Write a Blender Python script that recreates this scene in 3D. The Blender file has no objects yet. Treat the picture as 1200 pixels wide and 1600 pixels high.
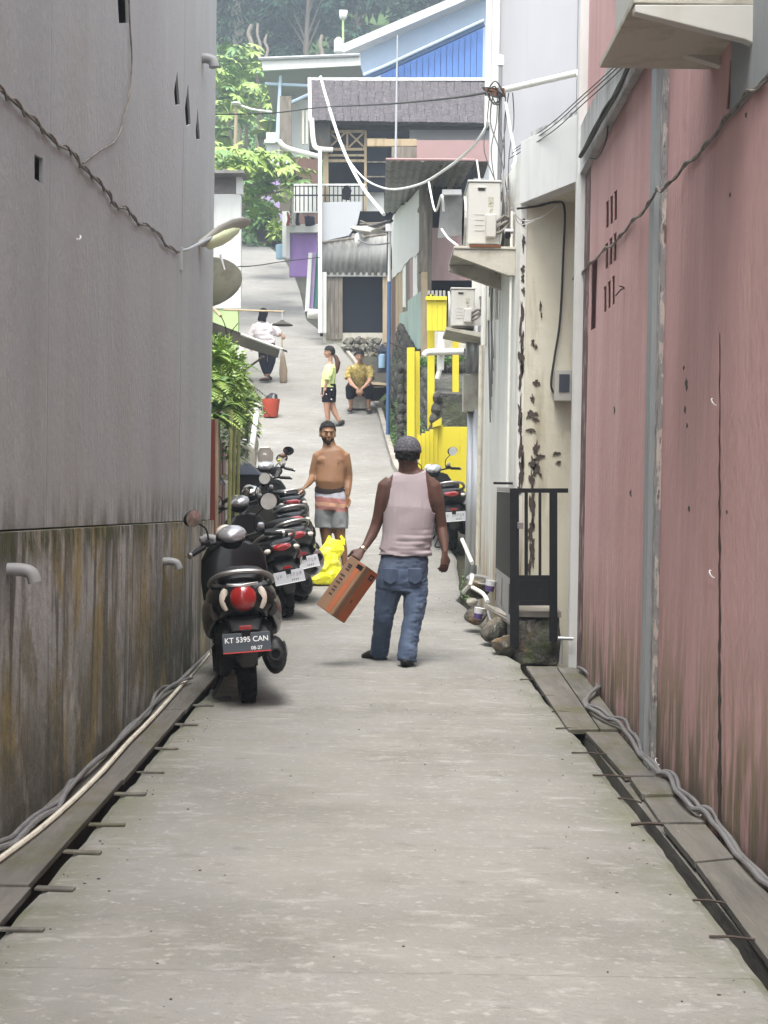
import bpy, bmesh, math, random
import numpy as np
from mathutils import Vector, Matrix, noise as mnoise
random.seed(7)
sc = bpy.context.scene
col = sc.collection
R_ = math.radians
# ------------------------------------------------------------------ camera
FPX, ROLL, PITCH, CH = 2222.0, R_(0.9), R_(1.2), 1.32
cF = Vector((0, math.cos(PITCH), -math.sin(PITCH)))
_u = Vector((0, math.sin(PITCH), math.cos(PITCH))); _r = Vector((1, 0, 0))
cR = _r * math.cos(ROLL) + _u * math.sin(ROLL)
cU = _u * math.cos(ROLL) - _r * math.sin(ROLL)
CAM = Vector((0, 0, CH))
cd = bpy.data.cameras.new('camera'); cam = bpy.data.objects.new('camera', cd); col.objects.link(cam)
cam.matrix_world = Matrix(((cR.x, cU.x, -cF.x, 0), (cR.y, cU.y, -cF.y, 0), (cR.z, cU.z, -cF.z, CH), (0, 0, 0, 1)))
cd.sensor_fit = 'VERTICAL'; cd.sensor_height = 36; cd.lens = 50; cd.clip_end = 600; cd.clip_start = .05
cd.dof.use_dof = False
sc.camera = cam
# ------------------------------------------------------------------ light
SUN_EL, SUN_AZ = 68, 190          # degrees; high and soft, from behind the camera
w = bpy.data.worlds.new('World'); sc.world = w; w.use_nodes = True
nt = w.node_tree; nt.nodes.clear()
sky = nt.nodes.new('ShaderNodeTexSky'); sky.sky_type = 'NISHITA'; sky.sun_disc = False
sky.sun_elevation = R_(SUN_EL); sky.sun_rotation = R_(SUN_AZ); sky.dust_density = 4; sky.air_density = 1.2
hs = nt.nodes.new('ShaderNodeHueSaturation'); hs.inputs['Saturation'].default_value = .22
bg = nt.nodes.new('ShaderNodeBackground'); bg.inputs[1].default_value = .15
wo = nt.nodes.new('ShaderNodeOutputWorld')
nt.links.new(sky.outputs[0], hs.inputs['Color']); nt.links.new(hs.outputs[0], bg.inputs[0]); nt.links.new(bg.outputs[0], wo.inputs[0])
sl = bpy.data.lights.new('sun', 'SUN'); sl.energy = 1.5; sl.angle = R_(28); sl.color = (1, .96, .9)
so = bpy.data.objects.new('sun', sl); col.objects.link(so)
az = R_(SUN_AZ)
sd = Vector((math.sin(az) * math.cos(R_(SUN_EL)), math.cos(az) * math.cos(R_(SUN_EL)), math.sin(R_(SUN_EL))))
so.rotation_euler = sd.to_track_quat('Z', 'Y').to_euler(); so.location = (0, 0, 30)
sc.view_settings.view_transform = 'Standard'; sc.view_settings.look = 'None'
sc.view_settings.exposure = 1.8; sc.view_settings.gamma = 1; sc.view_settings.use_curve_mapping = False

# ------------------------------------------------------------------ measuring the place
PROF = [(-50, 0), (11, 0), (13, .1), (15.9, .37), (20, 1.15), (25, 2.25), (29.6, 3.37), (60, 11.3), (75, 19), (95, 30), (140, 58), (180, 75)]
def gz(y):
    for (a, za), (b, zb) in zip(PROF, PROF[1:]):
        if y <= b: return za + (zb - za) * (y - a) / (b - a)
    return PROF[-1][1]
def lerp(tab, y):
    if y <= tab[0][0]: return tab[0][1]
    for (a, za), (b, zb) in zip(tab, tab[1:]):
        if y <= b: return za + (zb - za) * (y - a) / (b - a)
    return tab[-1][1]
def ray(px, py): return cF + cR * ((px - 600) / FPX) + cU * ((800 - py) / FPX)
def at(px, py, Y):
    d = ray(px, py); return CAM + d * (Y / d.y)
def onz(px, py, z):
    d = ray(px, py); return CAM + d * ((z - CH) / d.z)
def onx(px, py, X):
    d = ray(px, py); return CAM + d * (X / d.x)
def gr(px, py):
    d = ray(px, py); Y = 2.5
    while Y < 80:
        p = CAM + d * (Y / d.y)
        if p.z <= gz(Y): return p
        Y += .02
    return p
RW0, RWS = 1.193, .0228
def rwx(y): return RW0 + RWS * y
def onred(px, py, out=0.0):
    d = ray(px, py); t = (RW0 - out) / (d.x - RWS * d.y); return CAM + d * t
V = Vector

# ------------------------------------------------------------------ materials
def mat(name, c, rough=.8, metal=0, layers=(), bump=None, coat=0, emis=None, alpha=1, trans=0, spec=.4, sss=0):
    m = bpy.data.materials.new(name); m.use_nodes = True
    n = m.node_tree.nodes; L = m.node_tree.links
    b = n['Principled BSDF']
    b.inputs['Roughness'].default_value = rough; b.inputs['Metallic'].default_value = metal
    b.inputs['Specular IOR Level'].default_value = spec
    b.inputs['Coat Weight'].default_value = coat; b.inputs['Coat Roughness'].default_value = .08
    b.inputs['Alpha'].default_value = alpha
    b.inputs['Transmission Weight'].default_value = trans
    if sss:
        b.inputs['Subsurface Weight'].default_value = sss; b.inputs['Subsurface Radius'].default_value = (.02, .008, .004)
    g = n.new('ShaderNodeNewGeometry')
    def tex(scale, detail=4, dist=0, off=0):
        mp = n.new('ShaderNodeMapping'); mp.inputs['Scale'].default_value = scale; mp.inputs['Location'].default_value = (off, off * 1.7, off * .6)
        L.new(g.outputs['Position'], mp.inputs[0])
        t = n.new('ShaderNodeTexNoise'); t.inputs['Scale'].default_value = 1; t.inputs['Detail'].default_value = detail
        t.inputs['Roughness'].default_value = .62; t.inputs['Distortion'].default_value = dist
        L.new(mp.outputs[0], t.inputs['Vector']); return t.outputs['Fac']
    def rng(src, a, bb, c0=0, c1=1):
        r = n.new('ShaderNodeMapRange'); r.inputs['From Min'].default_value = a; r.inputs['From Max'].default_value = bb
        r.inputs['To Min'].default_value = c0; r.inputs['To Max'].default_value = c1
        L.new(src, r.inputs['Value']); return r.outputs[0]
    def mul(a, bb):
        q = n.new('ShaderNodeMath'); q.operation = 'MULTIPLY'; L.new(a, q.inputs[0])
        if isinstance(bb, float): q.inputs[1].default_value = bb
        else: L.new(bb, q.inputs[1])
        return q.outputs[0]
    cur = None
    for i, ly in enumerate(layers):
        lc, sca, lo, hi, amt = ly[:5]; o = ly[5] if len(ly) > 5 else {}
        f = rng(tex(sca, o.get('det', 4), o.get('dist', 0), i * 3.7 + len(name)), lo, hi)
        f = mul(f, float(amt))
        for ax in 'xyz':
            if ax in o:
                sp = n.new('ShaderNodeSeparateXYZ'); L.new(g.outputs['Position'], sp.inputs[0])
                f = mul(f, rng(sp.outputs['xyz'.index(ax)], *o[ax]))
        mx = n.new('ShaderNodeMix'); mx.data_type = 'RGBA'
        if cur is None: mx.inputs[6].default_value = (*c, 1)
        else: L.new(cur, mx.inputs[6])
        mx.inputs[7].default_value = (*lc, 1); L.new(f, mx.inputs[0]); cur = mx.outputs[2]
    if cur is None: b.inputs['Base Color'].default_value = (*c, 1)
    else: L.new(cur, b.inputs['Base Color'])
    if bump:
        bs, st = bump[0], bump[1]
        bp = n.new('ShaderNodeBump'); bp.inputs['Strength'].default_value = 1; bp.inputs['Distance'].default_value = st
        L.new(tex(bs, 5), bp.inputs['Height']); L.new(bp.outputs[0], b.inputs['Normal'])
    if emis: b.inputs['Emission Color'].default_value = (*emis, 1); b.inputs['Emission Strength'].default_value = 1
    return m

BLK = (.012, .012, .012)
M = {}
M['road'] = mat('road_concrete', (.225, .218, .204), .9, layers=[
    ((.16, .152, .136), (1.1, 1.5, 1), .42, .66, .8), ((.29, .277, .252), (1.3, 2.1, 1), .52, .7, .55),
    ((.22, .21, .185), (3.0, 4.5, 1), .46, .66, .6), ((.35, .342, .32), (5, 12, 1), .56, .70, .75, dict(det=8)), ((.13, .125, .11), (6, 13, 1), .60, .70, .6, dict(det=8)), ((.13, .12, .105), (.55, .35, 1), .56, .66, .5, dict(det=5)), ((.22, .21, .185), (45, 45, 1), .5, .62, .55, dict(det=6)), ((.40, .39, .365), (28, 34, 1), .58, .68, .5, dict(det=6)), ((.20, .19, .17), (2.2, 11, 1), .55, .70, .4),
    ((.22, .21, .175), (.9, .7, 1), .5, .75, .45), ((.10, .095, .08), (16, 40, 1), .70, .76, .8),
    ((.11, .12, .06), (3, 3, 1), .35, .6, .7, dict(x=(.8, 1.02))), ((.11, .12, .06), (3, 3, 1), .35, .6, .7, dict(x=(-.85, -1.08), y=(12.5, 11)))],
    bump=((30, 40, 9), .010))
M['gwall'] = mat('grey_wall', (.375, .38, .38), .9, layers=[
    ((.32, .322, .32), (1, 2.2, .3), .42, .68, .8), ((.415, .42, .42), (1, 1.4, .8), .5, .7, .6),
    ((.30, .29, .28), (1, 9, .3), .60, .75, .5), ((.34, .32, .29), (1, 1.2, .9), .5, .75, .5), ((.48, .48, .47), (1, 24, 9), .62, .72, .4),
    ((.09, .085, .045), (1, 7, 2.5), .40, .6, .9, dict(z=(1.32, 1.03)))], bump=((26, 26, 18), .006))
M['plinth'] = mat('stained_plinth', (.40, .39, .375), .9, layers=[
    ((.29, .285, .265), (1, 1.6, 1.6), .42, .66, .8, dict(det=7)),
    ((.30, .225, .075), (1, 2.0, 1.1), .45, .60, .9, dict(dist=1.0, det=6)),
    ((.15, .125, .06), (1, 4.5, 1.6), .52, .62, .7, dict(dist=.8, det=7)),
    ((.40, .385, .365), (1, 5, 4), .58, .68, .55, dict(det=7)),
    ((.085, .08, .065), (1, 4.2, .42), .56, .61, .85, dict(dist=.7, det=6)),
    ((.07, .065, .05), (1, 11, .6), .60, .65, .7, dict(dist=.5, det=6)),
    ((.085, .082, .06), (1, 2.6, 1.5), .36, .54, .85, dict(z=(.85, .25), det=7, dist=.6)),
    ((.045, .043, .034), (1, 5, .8), .47, .58, .8, dict(z=(.62, 1.12), det=6)),
    ((.06, .065, .02), (1, 14, 6), .4, .6, .95, dict(z=(.96, 1.05))),
    ((.40, .38, .35), (12, 12, 12), .68, .71, .6)], bump=((14, 18, 14), .014))
M['rwall'] = mat('red_wall', (.52, .315, .30), .88, layers=[
    ((.44, .25, .24), (1, 3, .25), .42, .66, .8), ((.58, .40, .385), (1, 4, .35), .52, .7, .55),
    ((.38, .21, .195), (1, 7, .3), .60, .74, .45), ((.41, .24, .22), (1, 1.3, .8), .48, .72, .6), ((.15, .10, .09), (1, 7, 1.2), .72, .78, .6),
    ((.20, .165, .085), (1, 9, 1.4), .42, .54, .85, dict(z=(.85, .2), dist=.5)),
    ((.075, .065, .045), (1, 4, 1.1), .42, .58, .85, dict(z=(.50, .0), det=7)),
    ((.50, .33, .31), (1, 30, 6), .66, .72, .5, dict(z=(.9, .2)))], bump=((20, 26, 9), .009))
M['streak'] = mat('damp_streak', (.06, .03, .025), .9, layers=[((.03, .028, .02), (8, 8, 1), .4, .6, .8)])
M['plank'] = mat('grey_plank', (.145, .135, .118), .9, layers=[
    ((.085, .08, .07), (9, 1.2, 3), .42, .65, .8), ((.22, .205, .18), (14, 2, 3), .55, .72, .6),
    ((.09, .085, .035), (2.5, 2.5, 2), .52, .68, .7), ((.26, .25, .23), (60, 9, 9), .66, .72, .5)], bump=((60, 6, 20), .006))
M['dirt'] = mat('damp_soil', (.045, .04, .03), .95, layers=[((.10, .09, .07), (7, 7, 7), .5, .7, .6), ((.04, .06, .02), (3, 3, 3), .5, .7, .7, dict(y=(11, 14)))], bump=((14, 14, 14), .04))
M['grass'] = mat('hill_grass', (.11, .21, .06), .95, layers=[((.05, .10, .025), (1.2, 1.2, 1.2), .4, .65, .8), ((.16, .22, .07), (4, 4, 4), .5, .7, .6)], bump=((5, 5, 5), .2))
M['greypaint'] = mat('grey_paint', (.27, .285, .29), .75, layers=[((.35, .36, .36), (9, 9, .8), .5, .7, .5), ((.10, .09, .08), (14, 14, 1.2), .62, .72, .8)], bump=((12, 12, 4), .006))
M['flaky'] = mat('flaky_grey_paint', (.26, .255, .25), .8, layers=[((.50, .45, .40), (30, 30, 9), .52, .56, .9), ((.10, .07, .06), (22, 22, 6), .6, .64, .9)], bump=((30, 30, 12), .01))
M['band'] = mat('stained_cement_band', (.50, .50, .49), .9, layers=[((.16, .16, .155), (14, 14, .7), .45, .62, .9, dict(z=(3.65, 3.98))), ((.25, .245, .235), (3, 3, .6), .45, .65, .7)], bump=((14, 14, 8), .01))
M['white'] = mat('white_paint', (.78, .77, .73), .6, layers=[((.55, .53, .47), (4, 4, .7), .5, .72, .5), ((.30, .26, .18), (12, 12, .8), .64, .74, .45)])
M['whitetrim'] = mat('white_trim', (.62, .62, .60), .6, layers=[((.50, .49, .45), (6, 6, 1.2), .5, .72, .6)])
M['cream'] = mat('cream_plaster', (.60, .575, .46), .85, layers=[((.47, .44, .33), (2, 2, .8), .45, .7, .6), ((.68, .66, .56), (1, 1, 1), .5, .7, .5), ((.22, .19, .10), (6, 6, .7), .60, .75, .5)], bump=((7, 7, 7), .008))
M['bwall'] = mat('white_weathered_wall', (.70, .69, .64), .85, layers=[((.55, .53, .46), (4, 4, .4), .45, .7, .6), ((.30, .28, .22), (14, 14, .5), .58, .72, .7), ((.30, .20, .07), (5, 5, .9), .36, .58, .9, dict(z=(1.3, .4)))], bump=((7, 7, 7), .008))
M['peel'] = mat('bare_dark_render', (.07, .055, .045), .95, bump=((30, 30, 30), .01))
M['bluegrey'] = mat('blue_grey_wall', (.40, .405, .425), .85, layers=[((.34, .34, .35), (1.2, 1.2, .5), .42, .7, .6), ((.30, .29, .28), (8, 8, .35), .6, .75, .4)])
M['iron'] = mat('black_iron', (.007, .007, .009), .6, .0, spec=.3, layers=[((.025, .022, .02), (12, 12, 12), .55, .7, .5)])
M['greyiron'] = mat('grey_iron', (.30, .29, .28), .6, .2)
M['stone'] = mat('mossy_stone', (.13, .12, .10), .95, layers=[((.025, .023, .018), (6, 6, 5), .44, .60, .9), ((.36, .34, .29), (9, 9, 4), .56, .66, .8), ((.20, .11, .035), (7, 7, 3), .56, .68, .7), ((.05, .075, .02), (4, 4, 4), .54, .68, .7)], bump=((10, 10, 10), .05))
M['mosswall'] = mat('mossy_retaining_stone', (.065, .06, .053), .95, layers=[((.035, .034, .03), (3, 3, 3), .42, .6, .8), ((.17, .165, .15), (7, 7, 7), .55, .7, .7), ((.06, .085, .025), (2, 2, 2), .5, .66, .7)], bump=((6, 6, 6), .08))
M['step'] = mat('cement_step', (.34, .31, .27), .9, layers=[((.2, .18, .15), (5, 5, 5), .45, .65, .7)])
M['cable'] = mat('cable_black', (.018, .017, .017), .6)
M['cablegrey'] = mat('cable_grey', (.17, .165, .165), .5, layers=[((.09, .085, .08), (9, 9, 9), .5, .7, .6)])
M['cabletan'] = mat('cable_weathered', (.20, .18, .155), .7, layers=[((.09, .08, .07), (20, 20, 20), .45, .6, .8)])
M['cablewhite'] = mat('cable_white', (.72, .72, .70), .5)
M['pvc'] = mat('pvc_cream', (.62, .58, .48), .5, layers=[((.33, .29, .21), (10, 10, 10), .5, .7, .6)])
M['pvcwhite'] = mat('pvc_white', (.72, .71, .66), .45, layers=[((.45, .42, .33), (7, 7, 3), .55, .72, .5)])
M['pvcgrey'] = mat('pvc_grey', (.26, .26, .26), .5)
M['ac'] = mat('ac_casing', (.50, .49, .455), .5, layers=[((.42, .39, .31), (4, 4, 2), .5, .72, .6)])
M['acdark'] = mat('ac_dark', (.05, .045, .035), .7)
M['aclabel'] = mat('ac_label', (.40, .39, .30), .6, layers=[((.1, .1, .08), (60, 60, 60), .5, .55, .7)])
M['rust'] = mat('rust', (.16, .06, .022), .9)
M['conc'] = mat('bracket_concrete', (.47, .45, .38), .9, layers=[((.26, .23, .17), (5, 5, 5), .48, .68, .7)], bump=((12, 12, 12), .006))
M['whiteconc'] = mat('painted_concrete', (.50, .49, .45), .85, layers=[((.38, .36, .29), (4, 4, 4), .5, .7, .6)])
M['wire'] = mat('steel_wire', (.25, .25, .25), .4, .7)
M['rebar'] = mat('rusty_rebar', (.055, .04, .032), .8)
M['galv'] = mat('galvanised', (.42, .43, .44), .45, .6)
M['zinc'] = mat('weathered_zinc', (.27, .27, .255), .6, .2, layers=[((.15, .14, .12), (3, 3, 1), .45, .68, .8), ((.4, .4, .37), (8, 8, 1), .55, .7, .6)])
M['zincdark'] = mat('roof_zinc', (.23, .225, .215), .7, .1, layers=[((.12, .11, .10), (2, 2, 2), .45, .65, .7)])
M['oldwood'] = mat('old_wood', (.19, .165, .135), .9, layers=[((.09, .075, .06), (9, 9, 1.5), .45, .65, .7), ((.32, .29, .24), (12, 12, 2), .55, .7, .6)])
M['tanwood'] = mat('tan_wood', (.38, .30, .19), .85, layers=[((.2, .15, .1), (9, 9, 1.5), .5, .68, .7)])
M['brownwood'] = mat('brown_wood', (.13, .075, .055), .85)
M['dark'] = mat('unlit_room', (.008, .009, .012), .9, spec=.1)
M['navy'] = mat('dark_shutter', (.007, .009, .016), .7, spec=.2)  # near-black colour for the window and for the shade painted in the doorway
M['shingle'] = mat('grey_shingle', (.085, .075, .08), .9, layers=[((.055, .05, .055), (7, 7, 10), .45, .6, .8), ((.22, .20, .21), (13, 13, 16), .56, .68, .6)], bump=((20, 20, 20), .03))
M['palegreen'] = mat('pale_green_paint', (.42, .55, .25), .8, layers=[((.30, .38, .17), (2, 2, 1), .5, .7, .6)])
M['palewall'] = mat('pale_wall', (.62, .63, .60), .85, layers=[((.45, .45, .42), (2, 2, .6), .48, .7, .6)])
M['brick'] = mat('grey_block_wall', (.27, .245, .235), .9, layers=[((.18, .16, .15), (3, 3, 6), .45, .65, .7)])
M['purple'] = mat('purple_paint', (.34, .20, .50), .8, layers=[((.45, .33, .58), (2, 2, 1), .48, .7, .6)])
M['lilac'] = mat('lilac_paint', (.42, .30, .55), .8, layers=[((.50, .40, .62), (1, 1, 1), .48, .7, .6)])
M['teal'] = mat('teal_paint', (.10, .34, .30), .7)
M['mint'] = mat('mint_sheet', (.36, .47, .42), .8, layers=[((.24, .30, .26), (5, 5, 1), .45, .66, .7), ((.38, .30, .24), (8, 8, 2), .58, .7, .5)])
M['pinkboard'] = mat('dusty_pink_board', (.36, .25, .245), .85, layers=[((.26, .18, .175), (3, 3, 1), .45, .66, .7)])
M['pinkmetal'] = mat('faded_red_metal', (.33, .21, .205), .6, .1, layers=[((.30, .19, .18), (2, 2, 2), .45, .66, .7)])
M['yellow'] = mat('yellow_paint', (.62, .52, .03), .6, layers=[((.60, .50, .03), (3, 3, 1), .45, .7, .6), ((.35, .28, .05), (14, 14, 3), .64, .72, .5)])
M['blue'] = mat('blue_corrugated', (.075, .19, .52), .5, .1, layers=[((.05, .13, .38), (2, 2, .6), .45, .66, .6)])
M['skyblue'] = mat('light_blue_wall', (.46, .57, .70), .8, layers=[((.42, .50, .60), (.7, .7, .7), .45, .66, .5)])
M['bluepole'] = mat('blue_pole', (.05, .11, .24), .6)
M['redpost'] = mat('red_brown_post', (.17, .04, .028), .8, layers=[((.09, .035, .025), (8, 8, 1), .45, .65, .7)])
M['pinkplank'] = mat('faded_pink_plank', (.40, .29, .25), .9, layers=[((.25, .08, .06), (10, 10, 1.5), .5, .62, .8), ((.5, .44, .38), (12, 12, 2), .55, .7, .5)])
M['bamboo'] = mat('bamboo', (.30, .30, .12), .6, layers=[((.16, .18, .06), (5, 5, 6), .45, .65, .7)])
M['roofunder'] = mat('dark_sheet', (.045, .042, .035), .8, layers=[((.10, .09, .07), (4, 4, 4), .5, .7, .6)])
M['dish'] = mat('satellite_dish', (.50, .47, .38), .6, layers=[((.14, .13, .10), (3, 3, 3), .45, .65, .6)])
M['lampshade'] = mat('lamp_housing', (.33, .32, .28), .5)
M['lens'] = mat('lamp_lens', (.62, .66, .42), .35)
M['orange'] = mat('orange_plastic', (.42, .06, .03), .5)
M['blackbag'] = mat('black_bag', (.015, .015, .017), .35)
M['yellowbag'] = mat('yellow_bag', (.86, .84, .03), .35, layers=[((.95, .93, .15), (9, 9, 9), .5, .7, .6)], bump=((12, 12, 12), .02), sss=.3)
M['card'] = mat('brown_cardboard', (.20, .115, .065), .85, layers=[((.14, .08, .045), (7, 7, 7), .45, .7, .6)])
M['orangeprint'] = mat('orange_print', (.32, .085, .03), .75, layers=[((.22, .085, .04), (9, 9, 9), .45, .66, .6)])
M['ink'] = mat('dark_ink', (.03, .02, .02), .8)
M['tape'] = mat('box_tape', (.30, .17, .09), .35)
M['leafL'] = mat('leaf_light', (.20, .31, .06), .6, layers=[((.30, .40, .12), (6, 6, 6), .5, .7, .6)], spec=.5)
M['leafM'] = mat('leaf_mid', (.10, .20, .055), .6, layers=[((.17, .29, .08), (5, 5, 5), .5, .7, .6)], spec=.5)
M['leafD'] = mat('leaf_dark', (.026, .062, .036), .8, spec=.2, layers=[((.03, .07, .03), (1.1, 1.1, 1.1), .45, .65, .8)])
M['leafF'] = mat('forest_leaf', (.02, .065, .035), .8, spec=.2, layers=[((.05, .13, .055), (.35, .35, .35), .5, .68, .7)])
M['leafY'] = mat('leaf_yellowgreen', (.26, .36, .08), .6)
M['bark'] = mat('bark', (.16, .12, .09), .95)
M['barkpale'] = mat('pale_bark', (.24, .20, .16), .95)
M['pot'] = mat('black_pot', (.022, .022, .025), .5)
M['skinA'] = mat('skin_dark', (.085, .038, .026), .6, layers=[((.055, .024, .017), (9, 9, 9), .45, .7, .5)], sss=.12)
M['skinB'] = mat('skin_tan', (.24, .125, .062), .5, layers=[((.18, .08, .045), (7, 7, 7), .45, .7, .5)], sss=.12)
M['skinC'] = mat('skin_light', (.42, .23, .15), .55, sss=.12)
M['hair'] = mat('black_hair', (.007, .006, .006), .85, bump=((90, 90, 20), .01))
M['hairbrown'] = mat('brown_hair', (.075, .03, .018), .55)
M['tank'] = mat('pale_pink_cotton', (.325, .275, .29), .9, bump=((160, 160, 160), .002))
M['jeans'] = mat('blue_denim', (.050, .072, .120), .9, layers=[((.10, .135, .20), (7, 7, 5), .45, .66, .7), ((.042, .044, .055), (1.5, 1.5, 1.5), .3, .6, .9, dict(z=(.62, .85))), ((.045, .065, .11), (14, 14, 7), .52, .68, .6)], bump=((120, 120, 120), .002))
M['capfab'] = mat('grey_cap_fabric', (.055, .053, .062), .9, layers=[((.16, .155, .17), (60, 60, 60), .5, .6, .6)])
M['shoe'] = mat('black_shoe', (.008, .007, .006), .6, spec=.3)
M['sandal'] = mat('brown_sandal', (.09, .05, .035), .7)
M['lime'] = mat('lime_cotton', (.60, .70, .28), .9)
M['batik'] = mat('mustard_print', (.33, .235, .05), .9, layers=[((.50, .45, .22), (30, 30, 30), .52, .58, .9), ((.20, .13, .03), (24, 24, 24), .6, .64, .8)])
M['blackcloth'] = mat('black_cloth', (.007, .006, .009), .95, spec=.1)
M['navycloth'] = mat('navy_cloth', (.012, .014, .028), .95, spec=.1)
M['blouse'] = mat('white_blouse', (.68, .62, .64), .85)
M['shortgrey'] = mat('shorts_grey', (.21, .22, .225), .85)
M['shortred'] = mat('shorts_coral', (.34, .15, .13), .85)
M['shortor'] = mat('shorts_orange', (.52, .30, .20), .85)
M['shortlil'] = mat('shorts_pale_blue', (.40, .40, .46), .85)
M['straw'] = mat('broom_straw', (.27, .21, .15), .95, bump=((80, 80, 10), .02))
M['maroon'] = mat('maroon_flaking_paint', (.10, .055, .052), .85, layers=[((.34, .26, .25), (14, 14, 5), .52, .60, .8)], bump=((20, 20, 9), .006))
M['stubble'] = mat('stubble', (.045, .026, .018), .9, spec=.1)
M['gold'] = mat('watch_metal', (.5, .42, .3), .3, .9)
M['tyre'] = mat('tyre_rubber', (.006, .006, .006), .9, spec=.2, layers=[((.02, .018, .016), (9, 9, 9), .52, .7, .6)])
M['rim'] = mat('black_rim', (.02, .02, .02), .4, .5)
M['bpaint'] = mat('black_bike_paint', (.0035, .0035, .004), .25, coat=.35, spec=.25)
M['gpaint'] = mat('dark_grey_paint', (.022, .020, .018), .32, .3, coat=.4)
M['rpaint'] = mat('dark_red_paint', (.09, .012, .012), .3, coat=.8)
M['wpaint'] = mat('white_bike_paint', (.6, .6, .58), .3, coat=.6)
M['bplastic'] = mat('black_plastic', (.006, .006, .007), .5, spec=.3)
M['seatv'] = mat('seat_vinyl', (.005, .005, .006), .4, spec=.3)
M['chrome'] = mat('chrome', (.6, .6, .6), .16, 1)
M['alu'] = mat('cast_aluminium', (.30, .29, .28), .4, .8)
M['mirror'] = mat('mirror_glass', (.75, .75, .76), .04, 1)
M['silverplastic'] = mat('silver_plastic', (.42, .42, .44), .25, .6, coat=.5)
M['tail'] = mat('red_lens', (.27, .010, .010), .12, coat=1)
M['clearlens'] = mat('clear_lens', (.62, .55, .47), .15, coat=1)
M['platek'] = mat('black_plate', (.045, .055, .068), .5)
M['platew'] = mat('white_plate', (.42, .43, .45), .5)
M['plateink'] = mat('plate_lettering', (.72, .73, .73), .6)
M['platered'] = mat('plate_red_edge', (.5, .04, .03), .6)
M['meter'] = mat('meter_casing', (.40, .40, .36), .6)
M['glassdark'] = mat('dark_glass', (.06, .07, .09), .1)
M['bluebin'] = mat('blue_grey_plastic', (.055, .065, .09), .5)
M['binlid'] = mat('dark_bin_plastic', (.025, .027, .033), .5)
M['whitepl'] = mat('white_plastic', (.7, .7, .7), .5)
M['bluepl'] = mat('pale_blue_plastic', (.30, .45, .60), .5)
M['redcloth'] = mat('red_cloth', (.42, .06, .08), .9)
M['browncloth'] = mat('brown_cloth', (.19, .12, .12), .9)
M['scrap'] = mat('purple_label', (.08, .05, .16), .6)

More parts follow.
